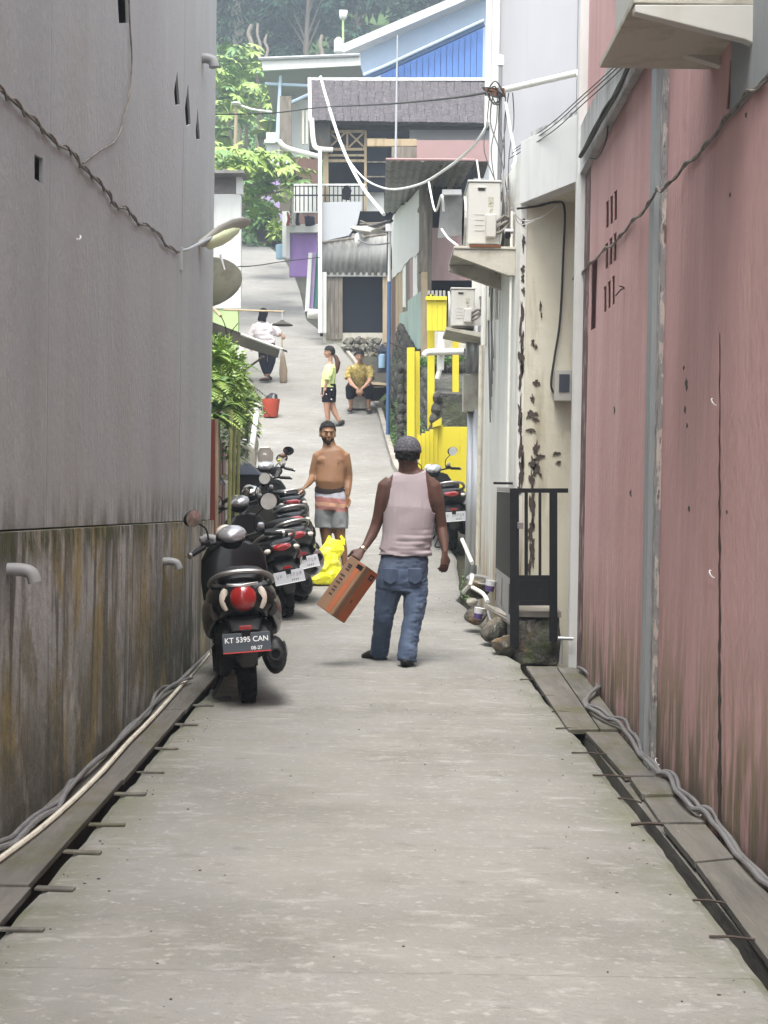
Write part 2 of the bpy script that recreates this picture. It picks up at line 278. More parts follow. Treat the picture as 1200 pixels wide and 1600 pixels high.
# ------------------------------------------------------------------ mesh builder
def wl(o):
    p = V((0, 0, 0))
    while o: p += o.location; o = o.parent
    return p
class MB:
    def __init__(s): s.v = []; s.f = []
    def add(s, vs, fs):
        o = len(s.v); s.v += [V(v) for v in vs]; s.f += [tuple(i + o for i in f) for f in fs]; return s
    def merge(s, m): return s.add(m.v, m.f)
    def hexa(s, b, t):
        return s.add(list(b) + list(t), [(3, 2, 1, 0), (4, 5, 6, 7), (0, 1, 5, 4), (1, 2, 6, 5), (2, 3, 7, 6), (3, 0, 4, 7)])
    def box(s, c, sz, R=None):
        c = V(c); x, y, z = [q / 2 for q in sz]
        ps = [V(q) for q in ((-x, -y, -z), (x, -y, -z), (x, y, -z), (-x, y, -z), (-x, -y, z), (x, -y, z), (x, y, z), (-x, y, z))]
        if R: ps = [R @ p for p in ps]
        ps = [p + c for p in ps]; return s.hexa(ps[:4], ps[4:])
    def bb(s, a, b):
        a = V(a); b = V(b); return s.box((a + b) / 2, [abs(b[i] - a[i]) for i in range(3)])
    def prism(s, poly, d):
        poly = [V(p) for p in poly]; d = V(d); n = len(poly)
        fs = [tuple(range(n)), tuple(range(2 * n - 1, n - 1, -1))] + [(i, i + n, (i + 1) % n + n, (i + 1) % n) for i in range(n)]
        return s.add(poly + [p + d for p in poly], fs)
    def loft(s, sts, n=14, ref=(1, 0, 0), e=2.0, cap=True):
        ref = V(ref); P = [V(q[0]) for q in sts]; vs = []; fs = []; k = len(sts)
        for i, q in enumerate(sts):
            t = (P[min(i + 1, k - 1)] - P[max(i - 1, 0)])
            if t.length < 1e-9: t = V((0, 0, 1))
            t.normalize(); x = ref - t * ref.dot(t)
            if x.length < 1e-4: x = t.orthogonal()
            x.normalize(); y = t.cross(x)
            for j in range(n):
                a = 2 * math.pi * j / n; c, sn = math.cos(a), math.sin(a)
                c = math.copysign(abs(c) ** (2 / e), c); sn = math.copysign(abs(sn) ** (2 / e), sn)
                vs.append(P[i] + x * (q[1] * c) + y * ((q[2] if len(q) > 2 else q[1]) * sn))
        for i in range(k - 1):
            for j in range(n):
                a = i * n + j; b = i * n + (j + 1) % n; fs.append((a, b, b + n, a + n))
        if cap: fs.append(tuple(range(n - 1, -1, -1))); fs.append(tuple(range((k - 1) * n, k * n)))
        return s.add(vs, fs)
    def tube(s, pts, r, n=8, cap=True):
        pts = [V(p) for p in pts]; k = len(pts)
        rs = r if isinstance(r, (list, tuple)) else [r] * k
        t = (pts[1] - pts[0]).normalized(); x = t.orthogonal().normalized(); vs = []; fs = []
        for i in range(k):
            t = (pts[min(i + 1, k - 1)] - pts[max(i - 1, 0)])
            if t.length < 1e-9: t = V((0, 0, 1))
            t.normalize(); x = (x - t * x.dot(t))
            if x.length < 1e-5: x = t.orthogonal()
            x.normalize(); y = t.cross(x)
            vs += [pts[i] + (x * math.cos(2 * math.pi * j / n) + y * math.sin(2 * math.pi * j / n)) * rs[i] for j in range(n)]
        for i in range(k - 1):
            for j in range(n):
                a = i * n + j; b = i * n + (j + 1) % n; fs.append((a, b, b + n, a + n))
        if cap: fs.append(tuple(range(n - 1, -1, -1))); fs.append(tuple(range((k - 1) * n, k * n)))
        return s.add(vs, fs)
    def cyl(s, a, b, r, n=12): return s.tube([a, b], r, n)
    def lathe(s, prof, c, axis=(0, 0, 1), n=16, close=False):
        c = V(c); q = V(axis).to_track_quat('Z', 'Y'); vs = []; fs = []; k = len(prof)
        for r, h in prof:
            vs += [c + q @ V((r * math.cos(2 * math.pi * j / n), r * math.sin(2 * math.pi * j / n), h)) for j in range(n)]
        for i in range(k if close else k - 1):
            for j in range(n):
                a = i * n + j; b = i * n + (j + 1) % n; i2 = ((i + 1) % k) * n
                fs.append((a, b, i2 + (j + 1) % n, i2 + j))
        if not close: fs.append(tuple(range(n - 1, -1, -1))); fs.append(tuple(range((k - 1) * n, k * n)))
        return s.add(vs, fs)
    def ell(s, c, r, R=None, n=12, m=8):
        c = V(c); vs = [V((0, 0, -1))]; fs = []
        for i in range(1, m):
            a = math.pi * i / m - math.pi / 2
            vs += [V((math.cos(a) * math.cos(2 * math.pi * j / n), math.cos(a) * math.sin(2 * math.pi * j / n), math.sin(a))) for j in range(n)]
        vs.append(V((0, 0, 1)))
        for j in range(n): fs.append((0, 1 + (j + 1) % n, 1 + j))
        for i in range(m - 2):
            for j in range(n):
                a = 1 + i * n + j; b = 1 + i * n + (j + 1) % n; fs.append((a, b, b + n, a + n))
        e = len(vs) - 1
        for j in range(n): fs.append((1 + (m - 2) * n + j, 1 + (m - 2) * n + (j + 1) % n, e))
        vs = [V((v.x * r[0], v.y * r[1], v.z * r[2])) for v in vs]
        if R: vs = [R @ v for v in vs]
        return s.add([v + c for v in vs], fs)
    def xf(s, Mx): s.v = [Mx @ v for v in s.v]; return s
    def jitter(s, a, sc=3.0, ph=0):
        s.v = [v + mnoise.noise_vector(v * sc + V((ph, ph, ph))) * a for v in s.v]; return s
    def mesh(s, name):
        me = bpy.data.meshes.new(name); me.from_pydata([tuple(v) for v in s.v], [], s.f)
        bm = bmesh.new(); bm.from_mesh(me); bmesh.ops.recalc_face_normals(bm, faces=bm.faces[:]); bm.to_mesh(me); bm.free()
        return me
    def build(s, name, m, parent=None, smooth=False, bevel=0, world=True, solid=0, raw=False):
        if parent and world:
            o0 = wl(parent); s.v = [v - o0 for v in s.v]
        if raw:
            me = bpy.data.meshes.new(name); me.from_pydata([tuple(v) for v in s.v], [], s.f)
        else: me = s.mesh(name)
        me.materials.append(M[m] if isinstance(m, str) else m)
        if smooth:
            me.shade_smooth()
            if smooth != 2: me.set_sharp_from_angle(angle=R_(42))
        o = bpy.data.objects.new(name, me); col.objects.link(o); o.parent = parent
        if bevel:
            b = o.modifiers.new('bevel', 'BEVEL'); b.width = bevel; b.segments = 2; b.limit_method = 'ANGLE'; b.angle_limit = R_(40)
        if solid:
            b = o.modifiers.new('solid', 'SOLIDIFY'); b.thickness = solid; b.offset = 0
        return o
def tag(o, label=None, cat=None, group=None, kind=None):
    for k, v in (('label', label), ('category', cat), ('group', group), ('kind', kind)):
        if v: o[k] = v
    return o
def thing(name, loc, label, cat, group=None):
    o = bpy.data.objects.new(name, None); o.empty_display_size = .2; col.objects.link(o); o.location = loc
    return tag(o, label, cat, group)
def struct(o): o['kind'] = 'structure'; return o
def curvy(pts, k=5):
    pts = [V(p) for p in pts]; out = []
    for i in range(len(pts) - 1):
        p0 = pts[max(i - 1, 0)]; p1 = pts[i]; p2 = pts[i + 1]; p3 = pts[min(i + 2, len(pts) - 1)]
        for j in range(k):
            t = j / k; out.append(.5 * ((2 * p1) + (p2 - p0) * t + (2 * p0 - 5 * p1 + 4 * p2 - p3) * t * t + (3 * p1 - p0 - 3 * p2 + p3) * t ** 3))
    return out + [pts[-1]]
def pxslab(pts, Y, t=.05, Yl=None):
    """slab outlined by measured points at distance Y (or one distance per point), t metres deep"""
    mb = MB(); Ys = Yl or [Y] * len(pts)
    return mb.prism([at(p[0], p[1], y) for p, y in zip(pts, Ys)], (0, t, 0))
def corr(p00, p10, p01, pitch=.08, amp=.012, nv=1):
    p00, p10, p01 = V(p00), V(p10), V(p01); u = p10 - p00; v = p01 - p00; nrm = u.cross(v).normalized()
    n = max(4, int(u.length / pitch * 4)); mb = MB(); vs = []; fs = []
    for side in (0, 1):
        for i in range(n + 1):
            a = math.sin(i * math.pi / 2 + .78) * amp
            for j in range(nv + 1): vs.append(p00 + u * (i / n) + v * (j / nv) + nrm * (a + side * .004))
    m = nv + 1; k = (n + 1) * m
    for side in (0, 1):
        for i in range(n):
            for j in range(nv):
                a = side * k + i * m + j; fs.append((a, a + m, a + m + 1, a + 1))
    for i in range(n):
        fs.append((i * m, i * m + m, k + i * m + m, k + i * m)); fs.append((i * m + nv, i * m + m + nv, k + i * m + m + nv, k + i * m + nv))
    for j in range(nv):
        fs.append((j, j + 1, k + j + 1, k + j)); b = n * m + j; fs.append((b, b + 1, k + b + 1, k + b))
    return mb.add(vs, fs)
def evalmesh(o):
    dg = bpy.context.evaluated_depsgraph_get(); return bpy.data.meshes.new_from_object(o.evaluated_get(dg))
def cut(o, mb):
    c = mb.build('cutter', 'white'); b = o.modifiers.new('b', 'BOOLEAN'); b.object = c; b.operation = 'DIFFERENCE'; b.solver = 'EXACT'
    me = evalmesh(o); o.modifiers.clear(); o.data = me
    if o.parent is None or True: bpy.data.objects.remove(c)
def remesh(mb, vox, it=3):
    me = mb.mesh('tmp'); o = bpy.data.objects.new('tmp', me); col.objects.link(o)
    b = o.modifiers.new('r', 'REMESH'); b.mode = 'VOXEL'; b.voxel_size = vox
    if it: q = o.modifiers.new('s', 'SMOOTH'); q.factor = .5; q.iterations = it
    m2 = evalmesh(o); bpy.data.objects.remove(o)
    r = MB(); r.v = [v.co.copy() for v in m2.vertices]; r.f = [tuple(p.vertices) for p in m2.polygons]
    bpy.data.meshes.remove(m2); return r
def keep(mb, pred):
    r = MB(); r.v = mb.v; r.f = [f for f in mb.f if pred(sum((mb.v[i] for i in f), V((0, 0, 0))) / len(f))]
    used = sorted({i for f in r.f for i in f}); mp = {a: b for b, a in enumerate(used)}
    r.v = [mb.v[i] for i in used]; r.f = [tuple(mp[i] for i in f) for f in r.f]; return r
def text(s, size, m, parent, loc, rot, name='lettering', ext=.0015):
    c = bpy.data.curves.new('t', 'FONT'); c.body = s; c.size = size; c.align_x = 'CENTER'; c.align_y = 'CENTER'; c.extrude = ext; c.offset = size * .012
    o = bpy.data.objects.new('t', c); col.objects.link(o); me = evalmesh(o); bpy.data.objects.remove(o)
    me.materials.clear(); me.materials.append(M[m]); o = bpy.data.objects.new(name, me); col.objects.link(o)
    o.parent = parent; o.location = loc; o.rotation_euler = rot; return o
# ================================================================== GROUND
RE = [(-8, 1.045), (7.5, 1.035), (8.6, 1.01), (10.2, 1.0), (10.55, 1.03), (10.8, .99), (12.4, .86), (13.46, .80), (13.9, .72), (14.2, .76), (14.8, .80), (16.4, .84), (18.5, .6), (21.8, .12), (23.9, 0), (26.2, -.13), (29.5, -.42), (32, -.75), (34.3, -1.14), (38.3, -2.15), (43.6, -2.65), (48.6, -3.18), (54.8, -4.09), (58.5, -4.9), (66, -8)]
LE = [(-8, -1.075), (11, -1.08), (13, -1.25), (16, -1.6), (20, -1.85), (23.7, -2.1), (27.9, -2.75), (37, -4.2), (46.5, -5.5), (58, -7.5), (66, -10.5)]
def gh(x, y):
    z = gz(y)
    if y < 11.4: return -.42 if (abs(x) > .93) else -.14
    l, r = lerp(LE, y), lerp(RE, y)
    if y > 22 and x < l - 1.0:
        z += min(6, (l - 1.0 - x)) * .22 * min(1, (y - 22) / 12)
    base = z - .06
    if x > r + .02 and 11.4 <= y < 14.5: base = z - .28
    if x > 3 and y > 18: base += min(10, x - 3) * .35
    if y > 66: base += mnoise.noise(V((x * .06, y * .06, 0))) * 3
    return base
mb = MB()
xs = sorted(set([-90, -60, -40, -28, -20, -14, -11, -9, -7.5, -6.5, -5.5, -4.8, -4, -3.3, -2.7, -2.2, -1.8, -1.4, -.97, -.91, -.5, 0, .5, .78, .84, .91, .97, 1.5, 2, 3, 4, 6, 9, 14, 20, 28, 40, 60, 90]))
ys = [-30, -8, 0, 4, 8, 10, 11.35, 11.45, 12, 13, 14, 14.45, 14.55, 16, 18, 20, 22, 24, 26, 28, 30, 33, 36, 40, 44, 48, 52, 56, 60, 64, 68, 72, 76, 82, 88, 95, 105, 120, 140, 180]
n = len(xs)
mb.add([V((x, y, gh(x, y))) for y in ys for x in xs], [(j * n + i, j * n + i + 1, (j + 1) * n + i + 1, (j + 1) * n + i) for j in range(len(ys) - 1) for i in range(n - 1)])
ground = struct(mb.build('ground', 'dirt', raw=True)); ground.data.materials.append(M['grass'])
for p in ground.data.polygons:
    if p.center.y > 27 and p.center.x < lerp(LE, p.center.y) - .3 or p.center.y > 60: p.material_index = 1
# road slabs with open joints
road = struct(bpy.data.objects.new('road', None)); col.objects.link(road)
jn = [-8, -4.5, -2, .6, 3.8, 7.2, 10.5, 13.4, 16.2, 18.6, 21.2, 24, 27, 29.9, 33, 36, 39, 42.5, 46, 50, 55, 60, 66]
for a, b in zip(jn, jn[1:]):
    a += .0015; b -= .0015; k = max(4, int((b - a) / .09)) if b < 20 else 8
    mb = MB(); L = []; Rr = []
    for i in range(k + 1):
        y = a + (b - a) * i / k; z = gz(y); j1 = mnoise.noise(V((3, y * 2, 1))) * .016 + mnoise.noise(V((3, y * 19, 1))) * .012; j2 = mnoise.noise(V((9, y * 2, 2))) * .016 + mnoise.noise(V((8, y * 19, 1))) * .012
        L.append(V((lerp(LE, y) + j1, y, z))); Rr.append(V((lerp(RE, y) + j2, y, z)))
    vs = []; dn = V((0, 0, .13))
    for l, r in zip(L, Rr):
        c = (l + r) / 2
        vs += [l - dn, l - V((0, 0, .012)), l + V((.03, 0, 0)), c, r - V((.03, 0, 0)), r - V((0, 0, .012)), r - dn]
    fs = [(i * 7 + j, i * 7 + j + 1, (i + 1) * 7 + j + 1, (i + 1) * 7 + j) for i in range(k) for j in range(6)]
    fs += [tuple(range(6, -1, -1)), tuple(range(k * 7, k * 7 + 7))]
    mb.add(vs, fs).build('slab', 'road', road, world=False)

# cracks and grit on the road
random.seed(31)
for pts in ([(960, 1330), (985, 1345), (1000, 1342)], [(700, 1186), (716, 1200), (722, 1216)]):
    P = curvy([onz(px, py, .0) for px, py in pts], 6); vs = []; fs = []
    for i, p in enumerate(P):
        p = p + V((0, random.uniform(-.006, .006), .0012)); w_ = random.uniform(.0008, .0028); vs += [p - V((0, w_, 0)), p + V((0, w_, 0))]
    for i in range(len(P) - 1): fs.append((i * 2, i * 2 + 2, i * 2 + 3, i * 2 + 1))
    MB().add(vs, fs).build('crack', 'peel', road, raw=True, world=False)
mb = MB()
for i in range(330):
    y = random.uniform(3, 15); s_ = random.choice((-1, 1)); e_ = lerp(RE, y) if s_ > 0 else lerp(LE, y)
    x = e_ - s_ * abs(random.gauss(0, .12)) - s_ * .03 if random.random() < .75 else random.uniform(-1, 1); r = random.uniform(.0012, .004)
    mb.ell((x, y, gz(y) + r * .4), (r * random.uniform(.8, 2), r * random.uniform(.8, 1.6), r * .7), None, 5, 3)
tag(mb.build('grit', 'rebar'), 'loose grit and small debris scattered over the concrete road', kind='stuff')

# ================================================================== LEFT GREY BUILDING
LX = -1.365
t = thing('grey_building', (LX, 5, 0), 'tall windowless grey rendered building filling the left side of the alley', 'building')
segs = [(-6, 1.4), (1.4, 5.75), (5.75, 9.45), (9.45, 11.16)]
def led(y): return 1.13 - .02 * (y - 5)
for i, (a, b) in enumerate(segs):
    a2 = a + .002; b2 = b - .002
    mb = MB().hexa([(LX - .015, a2, led(a)), (LX, a2, led(a)), (LX, b2, led(b)), (LX - .015, b2, led(b))], [(LX - .015, a2, 5.45), (LX, a2, 5.45), (LX, b2, 5.45), (LX - .015, b2, 5.45)])
    o = mb.build('wall', 'gwall', t)
    cs = []
    def hole(pts, d=.16):
        cs.append(MB().prism([onx(px, py, LX) + V((.05, 0, 0)) for px, py in pts], (-d - .05, 0, 0)))
    if i == 1: hole([(54, 241), (67, 248), (67, 288), (54, 279)])
    if i == 2:
        hole([(182, -30), (199, -34), (201, 36), (186, 36)]); hole([(272, 143), (277, 112), (281, 163), (274, 165)])
    if i == 3:
        hole([(289, 170), (294, 131), (298, 194), (291, 198)]); hole([(306, 205), (309, 170), (312.5, 217), (307, 219)])
    for c in cs: cut(o, c)
MB().bb((-5.5, -6, -.4), (LX - .8, 11.1, 5.4)).bb((LX - .85, -6, 5.36), (LX - .016, 11.15, 5.44)).bb((LX - .85, 11.05, -.4), (LX - .016, 11.155, 5.35)).build('core_wall', 'gwall', t)
mb = MB(); X = LX + .028
mb.hexa([(LX - .3, -6, -.42), (X, -6, -.42), (X, 11.19, -.42), (LX - .3, 11.19, -.42)], [(LX - .3, -6, led(-6)), (X, -6, led(-6) - .008), (X, 11.19, led(11.2) - .008), (LX - .3, 11.19, led(11.2))])
mb.build('plinth', 'plinth', t)
for px, py in ((12, 890), (255, 877), (318, 840)):
    p = onx(px, py, X); y = p.y; r = .028 if px > 300 else .024
    o = MB().tube(curvy([(X - .02, y, p.z), (X + .05, y, p.z), (X + .085, y, p.z - .012), (X + .098, y, p.z - .045)], 3), r, 12).build('drain_spout', 'pvcgrey', t, smooth=True)
p = onx(316, 92, LX)
MB().tube(curvy([(LX - .02, p.y, p.z), (LX + .03, p.y, p.z + .005), (LX + .075, p.y, p.z - .012), (LX + .088, p.y, p.z - .06)], 3), .036, 14).build('vent_elbow', 'pvcgrey', t, smooth=True)

# cables on the left wall
pts = [(0, 140), (28, 165), (60, 195), (90, 226), (112, 237), (128, 260), (150, 280), (170, 303), (180, 322), (200, 328), (215, 348), (240, 358), (262, 385), (281, 394)]
P3 = curvy([onx(px, py, LX + .014) for px, py in pts], 8)
mb = MB(); mb.tube(P3, .0055, 6)
mb.tube([p + V((.007 * math.sin(i * .9), 0, .014 * math.cos(i * .9))) for i, p in enumerate(P3)], .005, 6)
mb.build('cable', 'cabletan', None, smooth=True); o = col.objects[-1]
tag(o, 'weathered twisted cable sagging down across the grey wall to the street lamp bracket', 'cable')
P3 = curvy([onx(px, py, LX + .012) for px, py in [(201, -20), (203, 40), (206, 90), (203, 140), (193, 190), (180, 220), (155, 236), (130, 255)]], 6)
tag(MB().tube(P3, .005, 6).build('wire', 'cabletan', smooth=True), 'thin wire hanging from the top of the grey wall in a long curve', 'wire')

# street lamp on bracket
b0 = onx(282, 393, LX); t = thing('street_lamp', b0, 'leaf shaped street lamp on a metal arm bracketed to the grey wall', 'street lamp')
e0 = at(330, 371, 10.3)
MB().tube([b0 + V((-.01, 0, 0)), b0 + V((.04, .05, .02)), e0], .011, 8).build('arm', 'galv', t, smooth=True)
MB().box(b0 + V((.008, 0, -.05)), (.016, .035, .15)).build('bracket', 'galv', t, bevel=.002)
h1 = at(300, 386, 10.2); h2 = at(392, 347, 10.75)
mb = MB(); mb.loft([(h1.lerp(h2, f) + V((0, 0, dz)), a, b) for f, a, b, dz in ((.10, .02, .022, .0), (.2, .05, .028, .0), (.4, .075, .030, .02), (.6, .08, .028, .03), (.8, .07, .024, .022), (.93, .045, .013, .005), (1, .012, .006, 0))], 14, ref=(0, -1, .25)); mb.build('housing', 'lampshade', t, smooth=True)
mb = MB(); q = V((0, -.012, -.03)); mb.loft([(h1.lerp(h2, f) + q, a, b) for f, a, b in ((.24, .02, .01), (.32, .062, .035), (.5, .07, .04), (.66, .06, .026), (.78, .03, .01))], 14, ref=(0, -1, .25)); mb.build('lens', 'lens', t, smooth=True)
p = at(345, 398, 10.4); MB().tube([p, p + V((.005, 0, -.03)), p + V((.03, 0, -.11))], [.012, .01, .006], 8).build('sensor', 'whitepl', t)

# ================================================================== LEFT COVER PLANKS, CABLES, BATTENS
t = struct(bpy.data.objects.new('left_drain_cover', None)); col.objects.link(t)
y = -.5; k = 0; random.seed(3)
while y < 11:
    L = (1.65, 1.9, 1.5)[k % 3]; dx = random.uniform(-.008, .008); dz = random.uniform(-.004, .006)
    mb = MB().bb((LX + .03, y, -.022 + dz), (-1.118 + dx, y + L - .006, .004 + dz)); mb.jitter(.003, 4, k)
    mb.build('plank', 'plank', t, bevel=.003); y += L; k += 1
MB().bb((-1.2, -1, -.42), (-1.16, 11, -.03)).build('bearer', 'plank', t)
for i, (px, py) in enumerate([(18, 1455), (70, 1391), (126, 1334), (174, 1291), (216, 1243), (250, 1209), (288, 1172), (305, 1134), (330, 1104)]):
    p = onz(px, py, .0); w2 = random.uniform(.055, .07)
    o = MB().box((0, 0, .003), (w2 * 2, random.uniform(.02, .04) if i != 5 else .012, .009)).build('wooden_batten', 'plank', bevel=.002)
    o.location = (-1.035 + random.uniform(-.01, .01), p.y, .003); o.rotation_euler = (0, 0, random.uniform(-.06, .06))
    tag(o, ('grey batten nearest the camera at the bottom left corner', 'long grey batten, second from the camera over the left gap', 'short grey batten, third from the camera over the left gap', 'narrow grey batten, fourth from the camera over the left gap', 'wide pale batten in the middle of the left gap', 'thin rod like batten beyond the wide pale one', 'grey batten fourth behind the scooter side of the left gap', 'grey batten second from the rear wheel of the nearest scooter', 'grey batten closest to the rear wheel of the nearest scooter')[i], 'batten', 'battens along the left drain gap')
def floorcable(name, pts, r, m, label, cat, z=.03, jz=0, nn=6, wob=0):
    P = curvy([onz(px, py, z) for px, py in pts], nn); P = [V((p.x + wob * math.sin(i * .7), p.y, z + jz * abs(math.sin(i * .37)))) for i, p in enumerate(P)]
    return tag(MB().tube(P, r, 8).build(name, m, smooth=True), label, cat)
floorcable('water_pipe', [(-60, 1385), (0, 1342), (60, 1297), (112, 1252), (160, 1205), (200, 1160), (232, 1128), (265, 1092), (300, 1052), (326, 1022)], .0115, 'pvc', 'cream plastic water pipe lying along the foot of the grey wall', 'pipe', z=.02)
floorcable('cable', [(-50, 1378), (0, 1335), (50, 1300), (95, 1258), (115, 1225), (150, 1198), (190, 1155), (230, 1118), (250, 1082), (290, 1062), (326, 1020)], .0115, 'cablegrey', 'grey cable winding under and beside the cream pipe on left boards', 'cable', z=.02, jz=.03)
floorcable('cable', [(-50, 1362), (0, 1322), (45, 1290), (100, 1245), (150, 1192), (200, 1148), (255, 1085), (300, 1060)], .0095, 'cablegrey', 'thinner grey cable tight against the stained plinth beside the pipe', 'cable', z=.035, jz=.02)

# ================================================================== RIGHT COVER PLANKS
t = struct(bpy.data.objects.new('right_drain_cover', None)); col.objects.link(t)
pl = [[(822, 1041), (868, 1041), (936, 1139), (888, 1140)], [(870, 1041), (905, 1044), (975, 1139), (938, 1139)],
      [(915, 1143), (966, 1143), (1022, 1212), (976, 1211)], [(984, 1214), (1046, 1213), (1064, 1240), (1003, 1241)], [(1004, 1243), (1066, 1242), (1102, 1284), (1033, 1284)],
      [(1036, 1288), (1102, 1288), (1146, 1340), (1086, 1346)], [(1088, 1349), (1150, 1343), (1252, 1450), (1210, 1512)], [(1212, 1516), (1256, 1454), (1420, 1660), (1440, 1830)]]
for i, q in enumerate(pl):
    z = .004 + (.006 if i in (0, 5) else 0) - (.014 if i in (1, 4) else 0)
    mb = MB().prism([onz(px, py, z) for px, py in q], (0, 0, -.026)); mb.jitter(.003, 5, i); mb.build('plank', 'plank', t, bevel=.002)
MB().hexa([(1.10, 0, -.03), (1.15, 0, -.03), (1.15, 10.2, -.03), (1.10, 10.2, -.03)], [(1.10, 0, -.42), (1.15, 0, -.42), (1.15, 10.2, -.42), (1.10, 10.2, -.42)]).build('bearer', 'plank', t)
for i, (a, b) in enumerate([((893, 1176), (948, 1179)), ((926, 1211), (986, 1215)), ((966, 1247), (1002, 1254)), ((986, 1288), (1038, 1288)), ((1082, 1406), (1134, 1411)), ((1108, 1463), (1180, 1468)), ((862, 1112), (892, 1113)), ((845, 1087), (868, 1088)), ((812, 1062), (835, 1062)), ((868, 1138), (905, 1139))]):
    p = onz(*a, .006); q = onz(*b, .006)
    tag(MB().tube([p, p.lerp(q, .5) + V((0, 0, .004)), q], .0045 if i != 3 else .007, 6).build('steel_bar', 'rebar', smooth=True), ('thin rusty bar end beside the second pair of drain boards', 'rusty bar end crossing to the joint of the second and third boards', 'stubby rusty bar end between the second and third board joint', 'thickest rusty bar with a knob end, halfway along the right gap', 'hooked thin bar end near the lower right of the lane', 'thin bar end nearest the camera on the right gap', 'short bar end beside the first long drain board', 'short bar end near the top of the first drain board', 'bar end at the far tip of the right drain boards', 'bar end at the foot of the first long drain board')[i], 'steel bar', 'bar ends along the right drain gap')
RC = [(903, 1043), (917, 1053), (929, 1062), (933, 1074), (920, 1088), (913, 1098), (920, 1108), (945, 1122), (968, 1133), (984, 1155), (1000, 1180), (1022, 1204), (1045, 1215), (1058, 1240), (1080, 1262), (1102, 1273), (1122, 1298), (1150, 1335), (1180, 1368), (1215, 1400), (1300, 1500)]
floorcable('cable', RC, .011, 'cablegrey', 'thick grey cable snaking over the right drain boards beside the red wall', 'cable', z=.02, jz=.012)
floorcable('cable', [(x + 6 + 3 * math.sin(i), y - 2) for i, (x, y) in enumerate(RC)], .0095, 'cablegrey', 'second grey cable running beside the thick one, nearer the red wall', 'cable', z=.022, jz=.016, wob=.006)

# ================================================================== RED BUILDING
t = thing('red_building', (1.4, 6, 0), 'tall dusty red rendered building filling the right side of the alley', 'building')
YE = 10.38
def redseg(a, b, z0, z1, nm, m, out=0, back=.22):
    return MB().hexa([(rwx(a) - out, a, z0), (rwx(a) + back, a, z0), (rwx(b) + back, b, z0), (rwx(b) - out, b, z0)], [(rwx(a) - out, a, z1), (rwx(a) + back, a, z1), (rwx(b) + back, b, z1), (rwx(b) - out, b, z1)]).build(nm, m, t)
for i, (a, b) in enumerate([(-6, 2.6), (2.6, 5.16), (5.16, 7.05), (7.05, YE)]):
    o = redseg(a + .0015, b - .0015, -.42, 5.45, 'wall', 'rwall', 0, .006)
    if i == 3:
        for r0, c in (((335, 300), 0), ((398, 368), 1), ((462, 434), 2)):
            for k in range(3):
                x = (936.5, 935.5, 933)[c] + k * 6.2; yb = (357, 421, 489)[c] - k * 6; yt = (316, 382, 449)[c] - k * 8
                cut(o, MB().prism([onred(*q, .05) for q in ((x - 2, yt), (x + 2.4, yt - 4), (x + 2.2, yb - 3), (x - 2.2, yb))], (.2, 0, 0)))
        cut(o, MB().prism([onred(*q, .05) for q in ((913, 412), (922, 403), (919, 512), (911, 517))], (.2, 0, 0)))
    if i == 2: cut(o, MB().prism([onred(*q, .05) for q in ((1121, 95), (1128, 92), (1120, 170), (1115, 170))], (.2, 0, 0)))
MB().hexa([(rwx(-6) + .8, -6, -.4), (5.5, -6, -.4), (5.5, YE - .05, -.4), (rwx(YE) + .8, YE - .05, -.4)], [(rwx(-6) + .8, -6, 5.4), (5.5, -6, 5.4), (5.5, YE - .05, 5.4), (rwx(YE) + .8, YE - .05, 5.4)]).bb((rwx(YE) + .02, -6, 5.41), (3, YE - .05, 5.445)).bb((rwx(YE) + .02, YE - .12, -.4), (3, YE - .03, 5.40)).build('core_wall', 'rwall', t)
redseg(7.02, 7.16, -.42, 5.45, 'pilaster', 'greypaint', .05, -.001)
o = MB().hexa([(rwx(6.96) - .025, 6.94, -.42), (rwx(6.94) - .001, 6.94, -.42), (rwx(7.02) - .001, 7.018, -.42), (rwx(7.02) - .025, 7.018, -.42)], [(rwx(6.96) - .025, 6.94, 5.45), (rwx(6.94) - .001, 6.94, 5.45), (rwx(7.02) - .001, 7.018, 5.45), (rwx(7.02) - .025, 7.018, 5.45)]).build('pilaster_edge', 'flaky', t)
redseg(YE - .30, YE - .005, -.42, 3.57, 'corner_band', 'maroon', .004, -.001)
redseg(7.17, YE, 3.58, 3.93, 'cement_band', 'band', .045, -.001)
redseg(2.5, 5.5, 2.745, 5.45, 'grey_panel', 'greypaint', .012, -.001)
# damp streak down a crack
mb = MB(); a = [(1124 + random.uniform(-.6, .6), y_) for y_ in range(520, 1300, 14)]; wd = [max(.5, (.5 + (i_ / 26) ** 1.2) * random.uniform(.5, 1.4)) for i_ in range(len(a))]
for i in range(len(a) - 1):
    p = [onred(a[i][0] - wd[i], a[i][1], .002), onred(a[i][0] + wd[i], a[i][1], .002), onred(a[i + 1][0] + wd[i + 1], a[i + 1][1], .002), onred(a[i + 1][0] - wd[i + 1], a[i + 1][1], .002)]
    mb.add(p, [(0, 1, 2, 3)])
mb.build('crack', 'streak', t)
random.seed(14)
for px, py, w_, h_ in ((1072, 600, 2, 9), (1070, 640, 1.5, 6), (1068, 575, 1.2, 3), (1073, 665, 1.2, 4), (1140, 305, 1.5, 4), (1165, 180, 1.2, 5), (985, 770, 1.5, 6), (960, 640, 1.2, 7), (1076, 795, 1.5, 5), (1135, 800, 1, 3)):
    q = []
    for j in range(12):
        an = 2 * math.pi * j / 12; r = random.uniform(.5, 1.3); q.append(onred(px + math.cos(an) * w_ * r, py + math.sin(an) * h_ * r, .002))
    MB().prism(q, (.003, 0, 0)).build('flaked_spot', 'peel', t)
